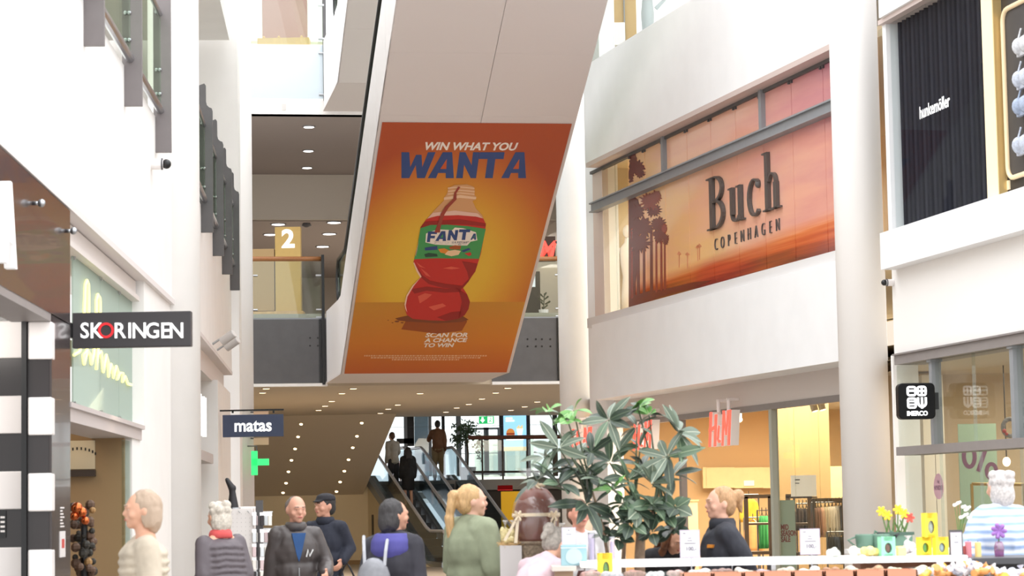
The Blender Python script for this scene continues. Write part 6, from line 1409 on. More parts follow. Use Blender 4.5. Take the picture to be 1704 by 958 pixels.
def bag(p, w_, h, c, name='sweets_bag', lab='', cat='bag', grp=None, tie=False, parent=None):
    t = thing(name, lab, cat, p, grp); p = Vector(p); g = G(); rr = random.Random(int(p.x * 1000 + p.z * 77))
    for q in range(7): g.ell(p + Vector((rr.uniform(-.35, .35) * w_, rr.uniform(-.2, .2) * w_, h * rr.uniform(.25, .6))), (w_ * rr.uniform(.2, .3), w_ * .22, h * rr.uniform(.22, .35)), seg=10, rings=7)
    obj('bag', fuse(g, max(.006, w_ * .05), 2), mat('foil_' + c[1:], c, .25, noise=.35, scale=45, bump=.5), t, smooth=True)
    if tie:
        g = G(); g.lathe(p + Vector((0, 0, h * .78)), [(w_ * .1, 0), (w_ * .05, h * .1), (w_ * .18, h * .28), (w_ * .3, h * .36), (w_ * .29, h * .36), (w_ * .16, h * .27)], 14); obj('cellophane_top', g, glass('cellophane', '#f4f2ef', .18, .08, opac=.18), t, smooth=True)
    return t
# sweets under the shelf: bags and bars in view between shelf and trays
cols = ['#b98f86', '#d8ccd6', '#a5786a', '#e9dfe4', '#c4a09a', '#eadfd8', '#8d6a60', '#e2d4c6', '#c9b3bf', '#d7bfae', '#f2ece8', '#b77f5c', '#ead2bf', '#c58f66', '#efe2c9', '#f5e9d0', '#e7c98e']
cn = {0: 'dusty rose', 1: 'lilac', 2: 'cocoa', 3: 'pale pink', 4: 'rose brown', 5: 'cream', 6: 'dark cocoa', 7: 'beige', 8: 'mauve', 9: 'sand', 10: 'white', 11: 'caramel', 12: 'peach', 13: 'toffee', 14: 'vanilla', 15: 'ivory', 16: 'honey'}
for i in range(17):
    px_ = 985 + i * 36; p = P(px_, 955, KD - .3); p.z = zs_ - .12
    bag(p, .135, .085, cols[i], lab='%s sweets bag lying under the white shelf, %s' % (cn[i], 'behind the yellow egg box' if i in (0, 1) else ('left half of the row' if i < 9 else 'right half of the row')), grp='sweets bags under the white shelf')
# wrapped sweets heaped at the right end
sweet = mat('sweet_white', '#f1ecef', .3, noise=.3, scale=50); sw2 = mat('sweet_yellow', '#eec257', .35); sw3 = mat('sweet_silver', '#cfd0dd', .25, .2); sw4 = mat('sweet_orange', '#e6a05c', .4)
tb = thing('sweets_bin', 'dark bin under the heap of wrapped sweets at the right end of the kiosk', 'bin', ground(1640, KD - .55)); xa, xb = P(1520, 950, KD - .5).x, P(1715, 950, KD - .5).x; zb_ = P(1600, 962, KD - .5).z
obj('bin', G().box(xa, xb, KD - .75, KD - .42, 0, zb_ - .02), mat('bin_dark', '#54545c', .5), tb); obj('rim', G().box(xa - .01, xb + .01, KD - .76, KD - .41, zb_ - .02, zb_), steel, tb)
k = 0
proto_w = None
for i in range(56):
    u = rg.random(); px_ = 1527 + 178 * u; py_ = 958 - rg.random() * 8 - 12 * math.sin(PI * min(1, u * 1.1)) * rg.random(); p = P(px_, py_, KD - .6 + rg.uniform(-.1, .1)); p.z = max(p.z, zb_ + .012)
    m_ = [sweet, sweet, sw2, sw3, sw4][rg.randrange(5)]; d = Vector((rg.uniform(-1, 1), rg.uniform(-1, 1), rg.uniform(-.5, .5))).normalized()
    nm = {sweet: 'white', sw2: 'yellow', sw3: 'silver', sw4: 'orange'}[m_]
    t = thing('wrapped_sweet', nm + ' twist wrapped sweet in the heap at the right end of the kiosk', 'sweet', p, nm + ' wrapped sweets in the heap')
    r = .022; obj('wrapper', G().caps(p - d * .012, p + d * .012, r, r, 10).lathe(p + d * .03, [(.006, 0), (.024, .025), (.004, .026)], 8, axis=d).lathe(p - d * .03, [(.006, 0), (.024, .025), (.004, .026)], 8, axis=-d), m_, t)
# boxes with an oval window and an egg in it
def egg_box(px0, px1, py0, py1, D, c, egg_c, lab, ang=.35, zb=None, grp=None):
    w = D / 4023; cx = (px0 + px1) / 2; b = P(cx, py1, D)
    if zb is not None: b.z = zb
    F = facing(b, ang); W_ = (px1 - px0) * w * .80; dp = W_ * .55; H_ = (py1 - py0) * w; t = thing('egg_box', lab, 'box', b, grp); m_ = mat('card_' + c[1:], c, .55)
    hw = W_ / 2; ov = [(hw * .52 * math.cos(a), H_ * .42 + H_ * .27 * math.sin(a)) for a in [2 * PI * i / 24 for i in range(24)]]
    outer = []
    for i in range(24):
        a = 2 * PI * i / 24; ca, sa = math.cos(a), math.sin(a); cz = H_ * .42; k = min(hw / max(abs(ca), 1e-6), ((H_ - cz) if sa > 0 else cz) / max(abs(sa), 1e-6)); outer.append((k * ca, cz + k * sa))
    g = G()
    v = [F.w(x, z, .0) for x, z in ov] + [F.w(x, z, 0) for x, z in outer] + [F.w(x, z, -.01) for x, z in ov]
    g.add(v, [(i, 24 + i, 24 + (i + 1) % 24, (i + 1) % 24) for i in range(24)] + [(i, (i + 1) % 24, 48 + (i + 1) % 24, 48 + i) for i in range(24)])
    for sx in (-1, 1):
        for zz in (0, H_): g.add([F.w(sx * hw, zz, 0), F.w(sx * hw, H_ * .42, 0), F.w(sx * hw * .999, zz * .999, 0)], [(0, 1, 2)])
    g.fbox(F, -hw, hw, 0, .004, -dp, 0).fbox(F, -hw, hw, H_ - .004, H_, -dp, 0).fbox(F, -hw, -hw + .004, 0, H_, -dp, 0).fbox(F, hw - .004, hw, 0, H_, -dp, 0).fbox(F, -hw, hw, 0, H_, -dp, -dp + .004)
    for zz0, zz1 in ((0, H_ * .12), (H_ * .78, H_)): g.fbox(F, -hw, hw, zz0, zz1, -.003, 0)
    for s0, s1 in ((-hw, -hw * .62), (hw * .62, hw)): g.fbox(F, s0, s1, 0, H_, -.003, .0005)
    obj('card_shell', g, m_, t); obj('egg', G().lathe(F.w(0, H_ * .13, -dp * .5), [(.004, 0), (hw * .35, H_ * .05), (hw * .5, H_ * .2), (hw * .46, H_ * .38), (hw * .25, H_ * .53), (.003, H_ * .57)], 18, 1, .8), mat('egg_' + egg_c[1:], egg_c, .25, noise=.3, scale=40), t, smooth=True)
    obj('window_film', G().prism(F, ov, -.006, -.004), clear, t); return t
YB = '#f6dc3e'
egg_box(995, 1023, 915, 960, KD - .15, YB, '#7fae4a', 'yellow box with a green egg standing before the left end of the white shelf', .3, zs_ - .12)
egg_box(1527, 1555, 900, 930, KD + .14, YB, '#6db54a', 'yellow box with a green egg, lower left of the stack of three', .3, zs_, 'stack of three yellow egg boxes')
egg_box(1554, 1583, 900, 930, KD + .10, YB, '#b9c3d2', 'yellow box with a blue grey egg, lower right of the stack of three', .3, zs_, 'stack of three yellow egg boxes')
egg_box(1536, 1565, 860, 900, KD + .12, YB, '#d9d5cf', 'yellow box with a white egg on top of the stack of three', .3, zs_ + 30 * kw, 'stack of three yellow egg boxes')
egg_box(1463, 1495, 897, 929, KD + .10, '#93dcb6', '#8a4a35', 'mint green box with a chocolate egg on the white shelf', .32, zs_)
def simple_box(px0, px1, py0, py1, D, c, lab, name='gift_box', zb=None, dp=.1, rel=None):
    p, q = P(px0, py1, D), P(px1, py0, D); zb = p.z if zb is None else zb; h = q.z - p.z; t = thing(name, lab, 'box', ((p.x + q.x) / 2, D, zb))
    obj('carton', G().box(p.x, q.x, D, D + dp, zb, zb + h), mat('card_' + c[1:], c, .6), t, bevel=.003); obj('lid_edge', G().box(p.x - .002, q.x + .002, D - .002, D + dp + .002, zb + h * .86, zb + h * .88), mat('card_edge', '#ffffff', .6), t); return t
simple_box(1495, 1508, 914, 930, KD + .12, '#f3d58e', 'small pale orange carton right of the mint green egg box', zb=zs_)
pedz = zs_ - .05
t = thing('side_counter', 'glass sided side counter under the pale blue box and the white sign card', 'counter', ground(948, KD + .35)); xa, xb = P(918, 940, KD + .1).x, x0 - .025; zz = P(955, 941, KD + .1).z
obj('top', G().box(xa, xb, KD - .05, KD + .5, zz - .03, zz), mat('side_top', '#cfc6bd', .4), t); obj('carcass', G().box(xa + .02, xb - .02, KD, KD + .48, 0, zz - .03), mat('side_wood', '#a58a72', .6), t)
bb = simple_box(934, 976, 906, 941, KD + .12, '#93b6bf', 'pale blue gift box with white egg print left of the kiosk shelf', zb=zz, dp=.12)
F = facing((ORIGIN[bb.name].x, KD + .118, zz)); obj('egg_print', G().prism(F, [(.055 * math.cos(a), .055 + (.06 if math.sin(a) > 0 else .045) * math.sin(a)) for a in [2 * PI * i / 24 for i in range(24)]], 0, .002), mat('print_pale', '#b4ccd2', .6), bb)
def sign_card(px0, px1, py0, py1, D, lab, price=True, foot=None, stick=True):
    p, q = P(px0, py1, D), P(px1, py0, D); F = facing((p.x, D, p.z)); W_, H_ = q.x - p.x, q.z - p.z; t = thing('sign_card', lab, 'sign', (p.x + W_ / 2, D, foot if foot else p.z), None)
    obj('holder', G().fbox(F, 0, W_, 0, H_, -.012, -.001), mat('holder_grey', '#bfb6c4', .4), t); obj('card', G().fbox(F, W_ * .05, W_ * .95, H_ * .04, H_ * .96, -.001, .001), mat('card_white', '#dcdbe2', .5), t)
    if price:
        obj('lettering', text('100,-', Frame(F.w(W_ * .55, H_ * .26, .001), (1, 0, 0)), W_ * .27, extrude=.0008, bold=.0008), mat('print_grey', '#6d6a72', .6), t)
    for a, b, c_, d_ in ((.22, .8, .50, .53), (.36, .62, .60, .625), (.40, .58, .69, .715), (.15, .3, .86, .89)) if price else ((.3, .7, .6, .63), (.45, .55, .82, .87)):
        obj('small_print', G().fbox(F, W_ * a, W_ * b, H_ * c_, H_ * d_, .001, .002), mat('print_grey', '#6d6a72', .6), t)
    if stick and foot: obj('stick', G().tube([(p.x + W_ * .55, D - .006, foot), (p.x + W_ * .55, D - .006, p.z)], .004, 6), steel, t)
    return t
sign_card(1132, 1164, 881, 928, KD - .05, 'white price card on a stick beside the black jacketed seller', foot=zs_ - .12)
sign_card(1332, 1364, 879, 923, KD - .05, 'white price card on a stick before the pale clothes rack', foot=zs_ - .12)
sign_card(935, 958, 877, 907, KD + .2, 'white card standing on the pale blue gift box', price=False, stick=False, foot=None)
sign_card(1583, 1600, 885, 929, KD + .1, 'narrow white card in a dark stand right of the yellow boxes', price=False, stick=False)
p = P(1583, 929, KD + .12); q = P(1600, 885, KD + .12); t = thing('card_stand', 'dark wire stand holding the narrow white card', 'stand', (p.x, KD + .12, zs_)); obj('frame', G().box(p.x - .008, q.x + .008, KD + .13, KD + .14, zs_, q.z + .015), dark, t); obj('foot', G().box(p.x - .01, q.x + .01, KD + .1, KD + .2, zs_, zs_ + .006), dark, t)
tube_g = glass('tube_glass', '#ece8f2', .2)
for px0, px1, py0, py1, lab in ((979, 990, 886, 926, 'tall clear tube of sweets behind the yellow egg box, left one'), (1014, 1023, 893, 917, 'short clear tube of sweets behind the yellow egg box, right one')):
    p, q = P(px0, py1, KD + .35), P(px1, py0, KD + .35); c = Vector(((p.x + q.x) / 2, KD + .35, zs_)); r = (q.x - p.x) / 2; t = thing('sweets_tube', lab, 'tube', c, 'clear sweets tubes')
    obj('tube', G().lathe(c, [(r, 0), (r, q.z - zs_ - .01)], 16), tube_g, t, smooth=False); obj('filling', G().lathe(c, [(r * .6, .005), (r * .6, (q.z - zs_) * .8)], 12), mat('lilac_sweets', '#cfc4d4', .5), t); obj('lid', G().lathe(c + Vector((0, 0, q.z - zs_ - .01)), [(r * 1.05, 0), (r * 1.05, .012)], 16), steel, t)
for px_, wd, c, lab in ((1387, .10, '#e9ecdf', 'round white and yellow sweets bag left of the big column foot'), (1424, .11, '#f2ecd6', 'ivory sweets bag, left of the pair by the mint box'), (1450, .13, '#f5dd8a', 'yellow sweets bag touching the mint green box')):
    p = P(px_, 930, KD + .12); p.z = zs_; bag(p, wd, .085, c, lab=lab)
# planters like watering cans, flowers, vases on the rear rail
gp = mat('planter_green', '#5b7a68', .5); 
t = thing('rear_shelf', 'rear kiosk shelf carrying green planters and vases', 'shelf', ground(1510, KD + 1.5)); zr = zs_ + .02
obj('board', G().box(P(1415, 930, KD + 1.3).x, P(1610, 930, KD + 1.3).x, KD + .9, KD + 1.6, zr - .03, zr), kwhite, t); obj('support', G().box(P(1425, 930, KD + 1.3).x, P(1600, 930, KD + 1.3).x, KD + 1.1, KD + 1.5, 0, zr - .03), mat('kiosk_wood', '#8a5b42'), t)
for px_, lab in ((1440, 'green watering can with black rose, left one behind the mint box'), (1466, 'green watering can with black rose, right one behind the mint box')):
    D = KD + 1.3; p = P(px_ , 925, D); p.z = zr; t = thing('watering_can', lab, 'watering can', p, 'green watering cans behind the mint box')
    obj('can', G().lathe(p, [(.06, 0), (.07, .10), (.065, .11)], 18), gp, t, smooth=True); tip = P(px_ + 20, 886, D); tip.z = min(tip.z, zr + .23)
    obj('spout', G().tube([p + Vector((.05, 0, .03)), p + Vector((.075, 0, .13)), tip], [.014, .010, .008], 8), gp, t)
    ax = (tip - (p + Vector((.075, 0, .13)))).normalized(); obj('rose', G().lathe(tip, [(.008, 0), (.032, .035), (.03, .037)], 14, axis=ax), black, t); obj('handle', G().tube([p + Vector((-.065, 0, .09)), p + Vector((-.12, 0, .07)), p + Vector((-.065, 0, .02))], .008, 6), gp, t)
D = KD + 1.35; p = P(1492, 925, D); p.z = zr; t = thing('green_planter', 'green box planter with yellow daffodils behind the mint box', 'planter', p)
obj('pot', G().box(p.x - .11, p.x + .11, D - .06, D + .06, zr, zr + .11), gp, t, bevel=.01); obj('rim', G().box(p.x - .12, p.x + .12, D - .07, D + .07, zr + .10, zr + .12), mat('planter_rim', '#41584b', .5), t)
gl_ = mat('stem_green', '#5f7d46', .6); yel = mat('daffodil', '#f3d23c', .5)
for i, (dx, h) in enumerate(((-.10, .27), (-.06, .24), (.02, .28), (.06, .25), (.10, .22))):
    b = p + Vector((dx * .6, 0, .1)); e = p + Vector((dx, 0, h)); obj('stem', G().tube([b, e], .005, 5), gl_, t); g = G()
    for q in range(6): a = q * PI / 3; g.caps(e, e + Vector((.028 * math.cos(a), -.01, .028 * math.sin(a))), .008, .011, 6)
    obj('flower', g, yel if i < 4 else mat('tulip_red', '#c9594a', .5), t)
for i in range(6): b = p + Vector((rg.uniform(-.09, .09), 0, .1)); obj('leaf', G().caps(b, b + Vector((rg.uniform(-.06, .08), 0, rg.uniform(.08, .15))), .010, .006, 6, .4), gl_, t)
D = KD + 1.2
for px_, h, c, lab in ((1597, .13, '#e8efec', 'clear glass vase with white orchid sprays beside the striped shirt'), (1621, .10, '#c99ac0', 'pink glass vase with purple flower beside the striped shirt')):
    p = P(px_, 925, D); p.z = zr if px_ < 1610 else zs_ - .02
    if px_ > 1610: p.y = KD + .3
    t = thing('vase', lab, 'vase', p); obj('glass', G().lathe(p, [(.03, 0), (.035, h * .6), (.022, h)], 16), glass('vase_' + c[1:], c, .2, opac=.2), t, smooth=True)
    if px_ < 1610:
        for i in range(9): e = p + Vector((rg.uniform(-.04, .08), 0, rg.uniform(.2, .34))); obj('stem', G().tube([p + Vector((0, 0, .05)), p.lerp(e, .6) + Vector((0, 0, .03)), e], .003, 5), gl_, t); obj('blossom', G().ell(e, (.014, .014, .012)).ell(e + Vector((.015, 0, .006)), (.010, .01, .010)), mat('blossom_white', '#f8f4ee', .5), t)
    else:
        e = p + Vector((.0, 0, .17)); obj('stem', G().tube([p + Vector((0, 0, .04)), e], .005, 5), gl_, t); g = G()
        for q in range(7): a = q * .9; g.caps(e, e + Vector((.04 * math.cos(a), -.01, .04 * math.sin(a))), .012, .016, 6)
        obj('blossom', g, mat('blossom_purple', '#a273c0', .5), t)
for px_, c, lab, h in ((1612, '#d98a96', 'rose pink candle standing left of the yellow one', .10), (1628, '#ecd58e', 'pale yellow candle beside the striped shirt', .095), (1602, '#a34b45', 'short dark red candle beside the narrow white card', .05)):
    p = P(px_, 930, KD + .3); p.z = zs_ - .02 if px_ > 1607 else zs_; t = thing('candle', lab, 'candle', p); obj('wax', G().lathe(p, [(.022, 0), (.022, h), (.018, h + .004)], 16), mat('wax_' + c[1:], c, .5), t); obj('wick', G().tube([p + Vector((0, 0, h)), p + Vector((0, 0, h + .012))], .002, 5), black, t)
p = P(1512, 925, KD + .6); t = bag(Vector((p.x, KD + .6, zs_)), .10, .11, '#e9e2e4', lab='crinkled white tissue bag between mint and yellow boxes', tie=True)
# giant chocolate egg with ribbon on its basket
ED = 17.2; ew = ED / 4023; cb = P(893, 904, ED); zbk = cb.z
t = thing('rattan_basket', 'grey brown rattan basket under the giant chocolate egg', 'basket', (cb.x, ED, 0)); 
rat = mat('rattan', '#8b7a66', .8, noise=.45, scale=60, bump=.6)
obj('basket', G().lathe((cb.x, ED, zbk - .22), [(.13, 0), (.16, .1), (.17, .2), (.165, .22)], 28), rat, t, smooth=True); obj('stand', G().lathe((cb.x, ED, 0), [(.2, 0), (.2, zbk - .22)], 20), mat('side_wood', '#a58a72'), t)
g = G(); g.lathe((cb.x, ED, zbk - .005), [(.172, 0), (.18, .012), (.172, .024)], 28); obj('rim_weave', g, rat, t)
t = thing('chocolate_egg', 'giant milk chocolate egg in cellophane tied with cream ribbon', 'egg', (cb.x, ED, zbk)); choc = mat('milk_chocolate', '#7b4b40', .35, noise=.12, scale=10)
He = (904 - 808) * ew; prof = []
for i in range(15):
    v = i / 14; z = He * v; r = .160 * math.sqrt(max(0, 1 - ((v - .40) / (.60 if v > .4 else .62)) ** 2)) ** .9; prof.append((max(r, .004), z))
obj('egg', G().lathe((cb.x, ED, zbk), prof, 36), choc, t, smooth=True)
cel = glass('cellophane_clear', '#fbfaf8', .10, .12, opac=.02)
g = G(); seg = 40; pr2 = [(r * 1.03 + .006, z) for r, z in prof[1:11]]
v = []; 
for r, z in pr2 + [(.075, He * .93), (.03, He * 1.0), (.045, He * 1.06), (.10, He * 1.2), (.13, He * 1.3)]:
    for k in range(seg): rr_ = r * (1 + (.045 if z > He * .4 else .02) * math.sin(k * 7 + z * 20) * (1 + max(0, z - He) * 8)); a = 2 * PI * k / seg; v.append((cb.x + rr_ * math.cos(a), ED + rr_ * math.sin(a), zbk + z))
n = len(v) // seg
obj('cellophane', G().add(v, [(i * seg + k, i * seg + (k + 1) % seg, (i + 1) * seg + (k + 1) % seg, (i + 1) * seg + k) for i in range(n - 1) for k in range(seg)]), cel, t, smooth=True)
rib = mat('cream_ribbon', '#ead9bd', .5); zr_ = P(890, 856, ED).z - zbk
g = G(); g.lathe((cb.x, ED, zbk + zr_), [(.166, -.012), (.171, -.012), (.171, .012), (.166, .012)], 36); g.f = g.f[:-2]; obj('ribbon_band', g, rib, t)
for sx, bx in ((-1, 862), (1, 922)):
    b = P(bx, 858, ED - .15); g = G()
    for q in range(6): a = q * 1.05; g.caps(b, b + Vector((.03 * math.cos(a), -.012, .03 * math.sin(a))), .008, .012, 6, .5)
    obj('bow', g, rib, t)
    for dx, L in ((-.06, .17), (-.012, .19)): obj('ribbon_tail', G().prism(facing(b), [(-.010, 0), (.010, 0), (dx * (1 if sx > 0 else 1.6) + .012, -L), (dx * (1 if sx > 0 else 1.6) - .012, -L)][::-1], 0, .003), rib, t)
g = G(); g.lathe((cb.x, ED, zbk + He * 1.0), [(.032, -.012), (.04, 0), (.032, .012)], 18); obj('neck_tie', g, rib, t); 
for a in range(5): obj('tie_bow', G().caps(Vector((cb.x, ED - .03, zbk + He)), Vector((cb.x + .05 * math.cos(a * 1.3), ED - .05, zbk + He + .03 * math.sin(a * 1.3))), .010, .016, 6, .5), rib, t)
# display box with straw and small cellophane bags left of the egg
t = thing('display_crate', 'grey crate filled with straw left of the bending person', 'crate', ground(846, 17.05)); D = 17.05; p, q = P(833, 980, D), P(868, 907, D)
obj('crate', G().box(p.x, q.x, D, D + .25, 0, q.z), mat('crate_grey', '#c9c4c2', .5), t)
g = G()
for i in range(160): c = Vector((rg.uniform(p.x, q.x), rg.uniform(D, D + .2), q.z + rg.uniform(0, .02))); d = Vector((rg.uniform(-1, 1), rg.uniform(-1, 1), rg.uniform(-.2, .6))).normalized() * .03; g.tube([c - d, c + d], .0015, 3)
obj('straw', g, mat('straw', '#c9a875', .8), t, kind='stuff')
for i, (px_, py_, wd) in enumerate(((841, 893, .075), (853, 893, .075), (848, 905, .07))):
    p = P(px_, py_ + 8, 17.1); p.z = max(q.z + .005, p.z if i < 2 else q.z + .005) if i == 2 else q.z + .05
    bag(Vector((p.x, 17.12 + (.09 if i < 2 else 0), q.z + .005)), wd, .15 if i < 2 else .07, '#ead9a0', lab=['cellophane bag of pale yellow sweets behind the crate straw, left one', 'cellophane bag of pale yellow sweets right against the egg ribbon', 'small bag of pale sweets in front on the crate'][i], tie=i < 2)
for i, (px_, lab) in enumerate(((915, 'white frilled paper bag beside the giant chocolate egg'),)):
    p = P(px_ + 18, 905, 17.4); t = thing('side_stool', 'small wooden stand behind the white sign card', 'stand', (p.x, 17.6, 0)); obj('top', G().box(p.x - .1, p.x + .12, 17.5, 17.75, zz - .03, zz + .02), pale_wood, t); obj('leg', G().box(p.x - .03, p.x + .03, 17.6, 17.66, 0, zz - .03), pale_wood, t)
    bag(Vector((p.x, 17.62, zz + .02)), .15, .22, '#f0ecee', lab=lab, tie=True)

# ------------------------------------------------------------------ potted tree behind the kiosk
TD = 16.9; tb = Vector((P(1062, 900, TD).x, TD, 0))
t = thing('potted_tree', 'broad potted tree with big grey green leaves behind the sweets kiosk', 'tree', tb)
bark = mat('bark_grey_tan', '#a38a72', .8, noise=.3, scale=20, bump=.5)
obj('pot', G().lathe(tb, [(.18, 0), (.24, .5), (.25, .55), (.22, .55)], 24), mat('pot_grey', '#77716c', .6), t, smooth=False); obj('soil', G().lathe(tb + Vector((0, 0, .5)), [(.21, 0), (.21, .02)], 20), mat('soil', '#3d2f26', .9), t)
TP = lambda x, y, dy=0: P(x, y, TD + dy)
trunk_pts = [[(tb + Vector((.02, 0, .5))), TP(1064, 935), TP(1066, 890), TP(1058, 860), TP(1056, 830)], [tb + Vector((.02, 0, .8)), TP(1066, 895), TP(1074, 870), TP(1092, 845, .05), TP(1095, 800, .05)], [tb + Vector((-.08, .05, .5)), TP(1037, 935, .1), TP(1040, 880, .1), TP(1043, 845, .1)], [tb + Vector((-.1, -.02, .5)), TP(1012, 930, -.05), TP(1004, 880, -.08), TP(994, 845, -.08), TP(985, 815, -.05)]]
for pts_, r in zip(trunk_pts, ([.040, .038, .034, .026, .018], [.026, .024, .02, .014, .010], [.017, .016, .014, .010], [.013, .013, .011, .009, .007])): obj('trunk', G().tube(pts_, r, 10), bark, t, smooth=True)
def leaf_mesh(L, Wd, name):
    n = 6; v = []; f = []
    for i in range(n + 1):
        u = i / n; wd = Wd * (math.sin(PI * min(1, u * .92 + .06)) ** .8) * (1.15 - .3 * abs(u - .6)) if 0 < u < 1 else Wd * .06
        y = L * u; zc = -.10 * L * u * u + .03 * L * math.sin(u * PI)
        v += [(-wd, y, zc + wd * .28), (0, y, zc), (wd, y, zc + wd * .28)]
    for i in range(n): a = i * 3; f += [(a, a + 1, a + 4, a + 3), (a + 1, a + 2, a + 5, a + 4)]
    me = bpy.data.meshes.new(name); me.from_pydata(v, [], f)
    for p_ in me.polygons: p_.use_smooth = True
    return me
def leaf_mat(name, c, c2, vein):
    m = mat(name, c, .38); nt = m.node_tree; b = nt.nodes['Principled BSDF']; tc = nt.nodes.new('ShaderNodeTexCoord'); sp = nt.nodes.new('ShaderNodeSeparateXYZ'); nt.links.new(tc.outputs['Object'], sp.inputs[0])
    ab = nt.nodes.new('ShaderNodeMath'); ab.operation = 'ABSOLUTE'; nt.links.new(sp.outputs[0], ab.inputs[0])
    cr = nt.nodes.new('ShaderNodeValToRGB'); e = cr.color_ramp.elements; e[0].position = .0; e[0].color = rgb(vein); e[1].position = .0035; e[1].color = rgb(c); e2 = e.new(.03); e2.color = rgb(c2)
    nt.links.new(ab.outputs[0], cr.inputs[0]); nt.links.new(cr.outputs[0], b.inputs['Base Color']); return m
lm = [leaf_mat('leaf_grey_green', '#566455', '#6d7a68', '#b3b8a2'), leaf_mat('leaf_dark', '#2f3d31', '#3c4a3d', '#6f7d66'), leaf_mat('leaf_bright', '#4f8a3e', '#6fa04f', '#b5c98a'), leaf_mat('leaf_mid', '#4a6148', '#5c7058', '#93a182')]
big = [leaf_mesh(.215, .029, 'leaf') for _ in lm]; small = [leaf_mesh(.105, .032, 'leaf') for _ in lm]
for me, m_ in zip(big + small, lm + lm): me.materials.append(m_)
twig = G(); nl = 0; rt = random.Random(8)
def whorl(x, y, dy, kind, n, sc, mk, up=.35, jitter=.25, nodes=None):
    global nl
    c = P(x, y, TD + dy); cc = c - tb
    a0 = rt.uniform(0, 6); TILT = Matrix.Rotation(math.radians(rt.uniform(2, 58)), 3, 'X') @ Matrix.Rotation(rt.uniform(-.7, .7), 3, 'Y')
    for i in range(n):
        az = a0 + 2 * PI * i / n + rt.uniform(-jitter, jitter); el = up + rt.uniform(-.65, .45)
        d = TILT @ Vector((math.cos(az) * math.cos(el), math.sin(az) * math.cos(el), math.sin(el)))
        s_ = sc * rt.uniform(.92, 1.25); k = mk if rt.random() < .75 else rt.choice((0, 1, 3))
        o = bpy.data.objects.new('leaf', (big if kind == 'b' else small)[k]); COL.objects.link(o); o.parent = t
        az_ = TILT @ Vector((rt.uniform(-.7, .7), rt.uniform(-.7, .7), 1)); az_ = (az_ - d * az_.dot(d)).normalized(); ax_ = d.cross(az_)
        o.matrix_local = Matrix.Translation(cc + d * .012) @ Matrix((ax_, d, az_)).transposed().to_4x4() @ Matrix.Scale(s_, 4); nl += 1
    return c
hub = TP(1095, 800, .05); hub2 = TP(985, 815, -.05); hub3 = TP(1056, 830)
W_ = [(1013, 698, .05, 'b', 9, .9, 0, hub3), (1060, 710, .1, 'b', 8, .8, 0, hub3), (1128, 720, 0, 'b', 10, 1.0, 0, hub), (1110, 760, -.1, 'b', 9, 1.0, 0, hub), (930, 745, -.05, 'b', 9, .95, 0, hub2), (957, 765, .1, 'b', 9, 1.0, 0, hub2), (905, 760, 0, 'b', 6, .8, 0, hub2), (985, 752, .1, 'b', 7, .8, 1, hub2),
      (930, 805, -.15, 'b', 11, 1.05, 1, hub2), (975, 838, -.2, 'b', 10, 1.05, 1, hub2), (970, 790, 0, 'b', 8, .85, 1, hub2), (1015, 770, .15, 'b', 8, .8, 3, hub3), (1045, 800, .0, 'b', 9, .75, 3, hub3), (1085, 805, -.1, 'b', 10, .8, 0, hub), (1070, 775, .15, 'b', 8, .8, 1, hub), (1120, 790, .1, 'b', 7, .85, 0, hub), (1020, 815, -.1, 'b', 9, .62, 2, hub3),
      (945, 700, .05, 's', 8, .95, 2, hub2), (912, 683, .05, 's', 6, 1.0, 2, hub2), (1062, 678, .1, 's', 9, 1.0, 2, hub), (955, 683, .1, 's', 5, 1.0, 2, hub2), (1080, 690, .1, 's', 6, .9, 2, hub), (1035, 838, -.1, 's', 11, 1.0, 3, hub3), (1060, 850, -.15, 's', 12, 1.1, 0, hub3), (1085, 840, -.1, 's', 11, 1.1, 3, hub), (1105, 855, -.05, 's', 10, 1.1, 3, hub), (1120, 880, 0, 's', 8, 1.1, 1, hub), (1020, 870, -.1, 's', 9, 1.0, 1, hub3), (1028, 895, -.1, 's', 6, 1.0, 1, hub3), (1085, 885, -.1, 's', 7, 1.0, 1, hub), (1050, 872, -.15, 's', 7, 1.0, 3, hub3), (1008, 890, -.1, 's', 4, 1.0, 1, hub3), (893, 800, -.15, 'b', 6, .9, 1, hub2), (1000, 800, -.2, 'b', 7, .85, 1, hub2), (1125, 845, -.05, 's', 7, 1.1, 3, hub), (1065, 745, .1, 'b', 6, .8, 3, hub3)]
for x, y, dy, kd, n, sc, mk, h in W_:
    c = whorl(x, y, dy, kd, n, sc, mk, .28 if kd == 'b' else .2)
    m_ = h.lerp(c, .5) + Vector((0, 0, -.03)); obj('twig', G().tube([h, m_, c], [.009, .007, .005], 6), mat('twig_green', '#55604a', .7), t)
print('leaves', nl)

# ------------------------------------------------------------------ sock stand with the stocking leg
SDp = 23.0; w = SDp / 4023
cx = P(402, 900, SDp).x
t = thing('sock_stand', 'white pegboard stand hung with packs of socks', 'stand', (cx, SDp, 0)); ws_ = mat('stand_white', '#e6e0dd', .5)
xa, xb = P(384, 850, SDp).x, P(419, 850, SDp).x; zt_ = P(400, 846, SDp).z
obj('board', G().box(xa, xb, SDp, SDp + .03, .1, zt_), ws_, t); obj('foot', G().box(xa, xb + .25, SDp - .1, SDp + .35, 0, .1), ws_, t)
g = G()
for i in range(5):
    for j in range(14): x = xa + .02 + i * .04; z = zt_ - .05 - j * .04; g.tube([(x, SDp - .002, z), (x, SDp, z)], .003, 5)
obj('peg_holes', g, mat('peg_hole', '#9f9893', .6), t, kind='stuff')
obj('side_panel', G().box(xb, xb + .012, SDp, SDp + .3, .1, zt_ - .02), ws_, t); obj('top_frame', G().box(P(425, 840, SDp).x, P(437, 840, SDp).x, SDp + .02, SDp + .05, .1, P(430, 832, SDp).z), dark, t)
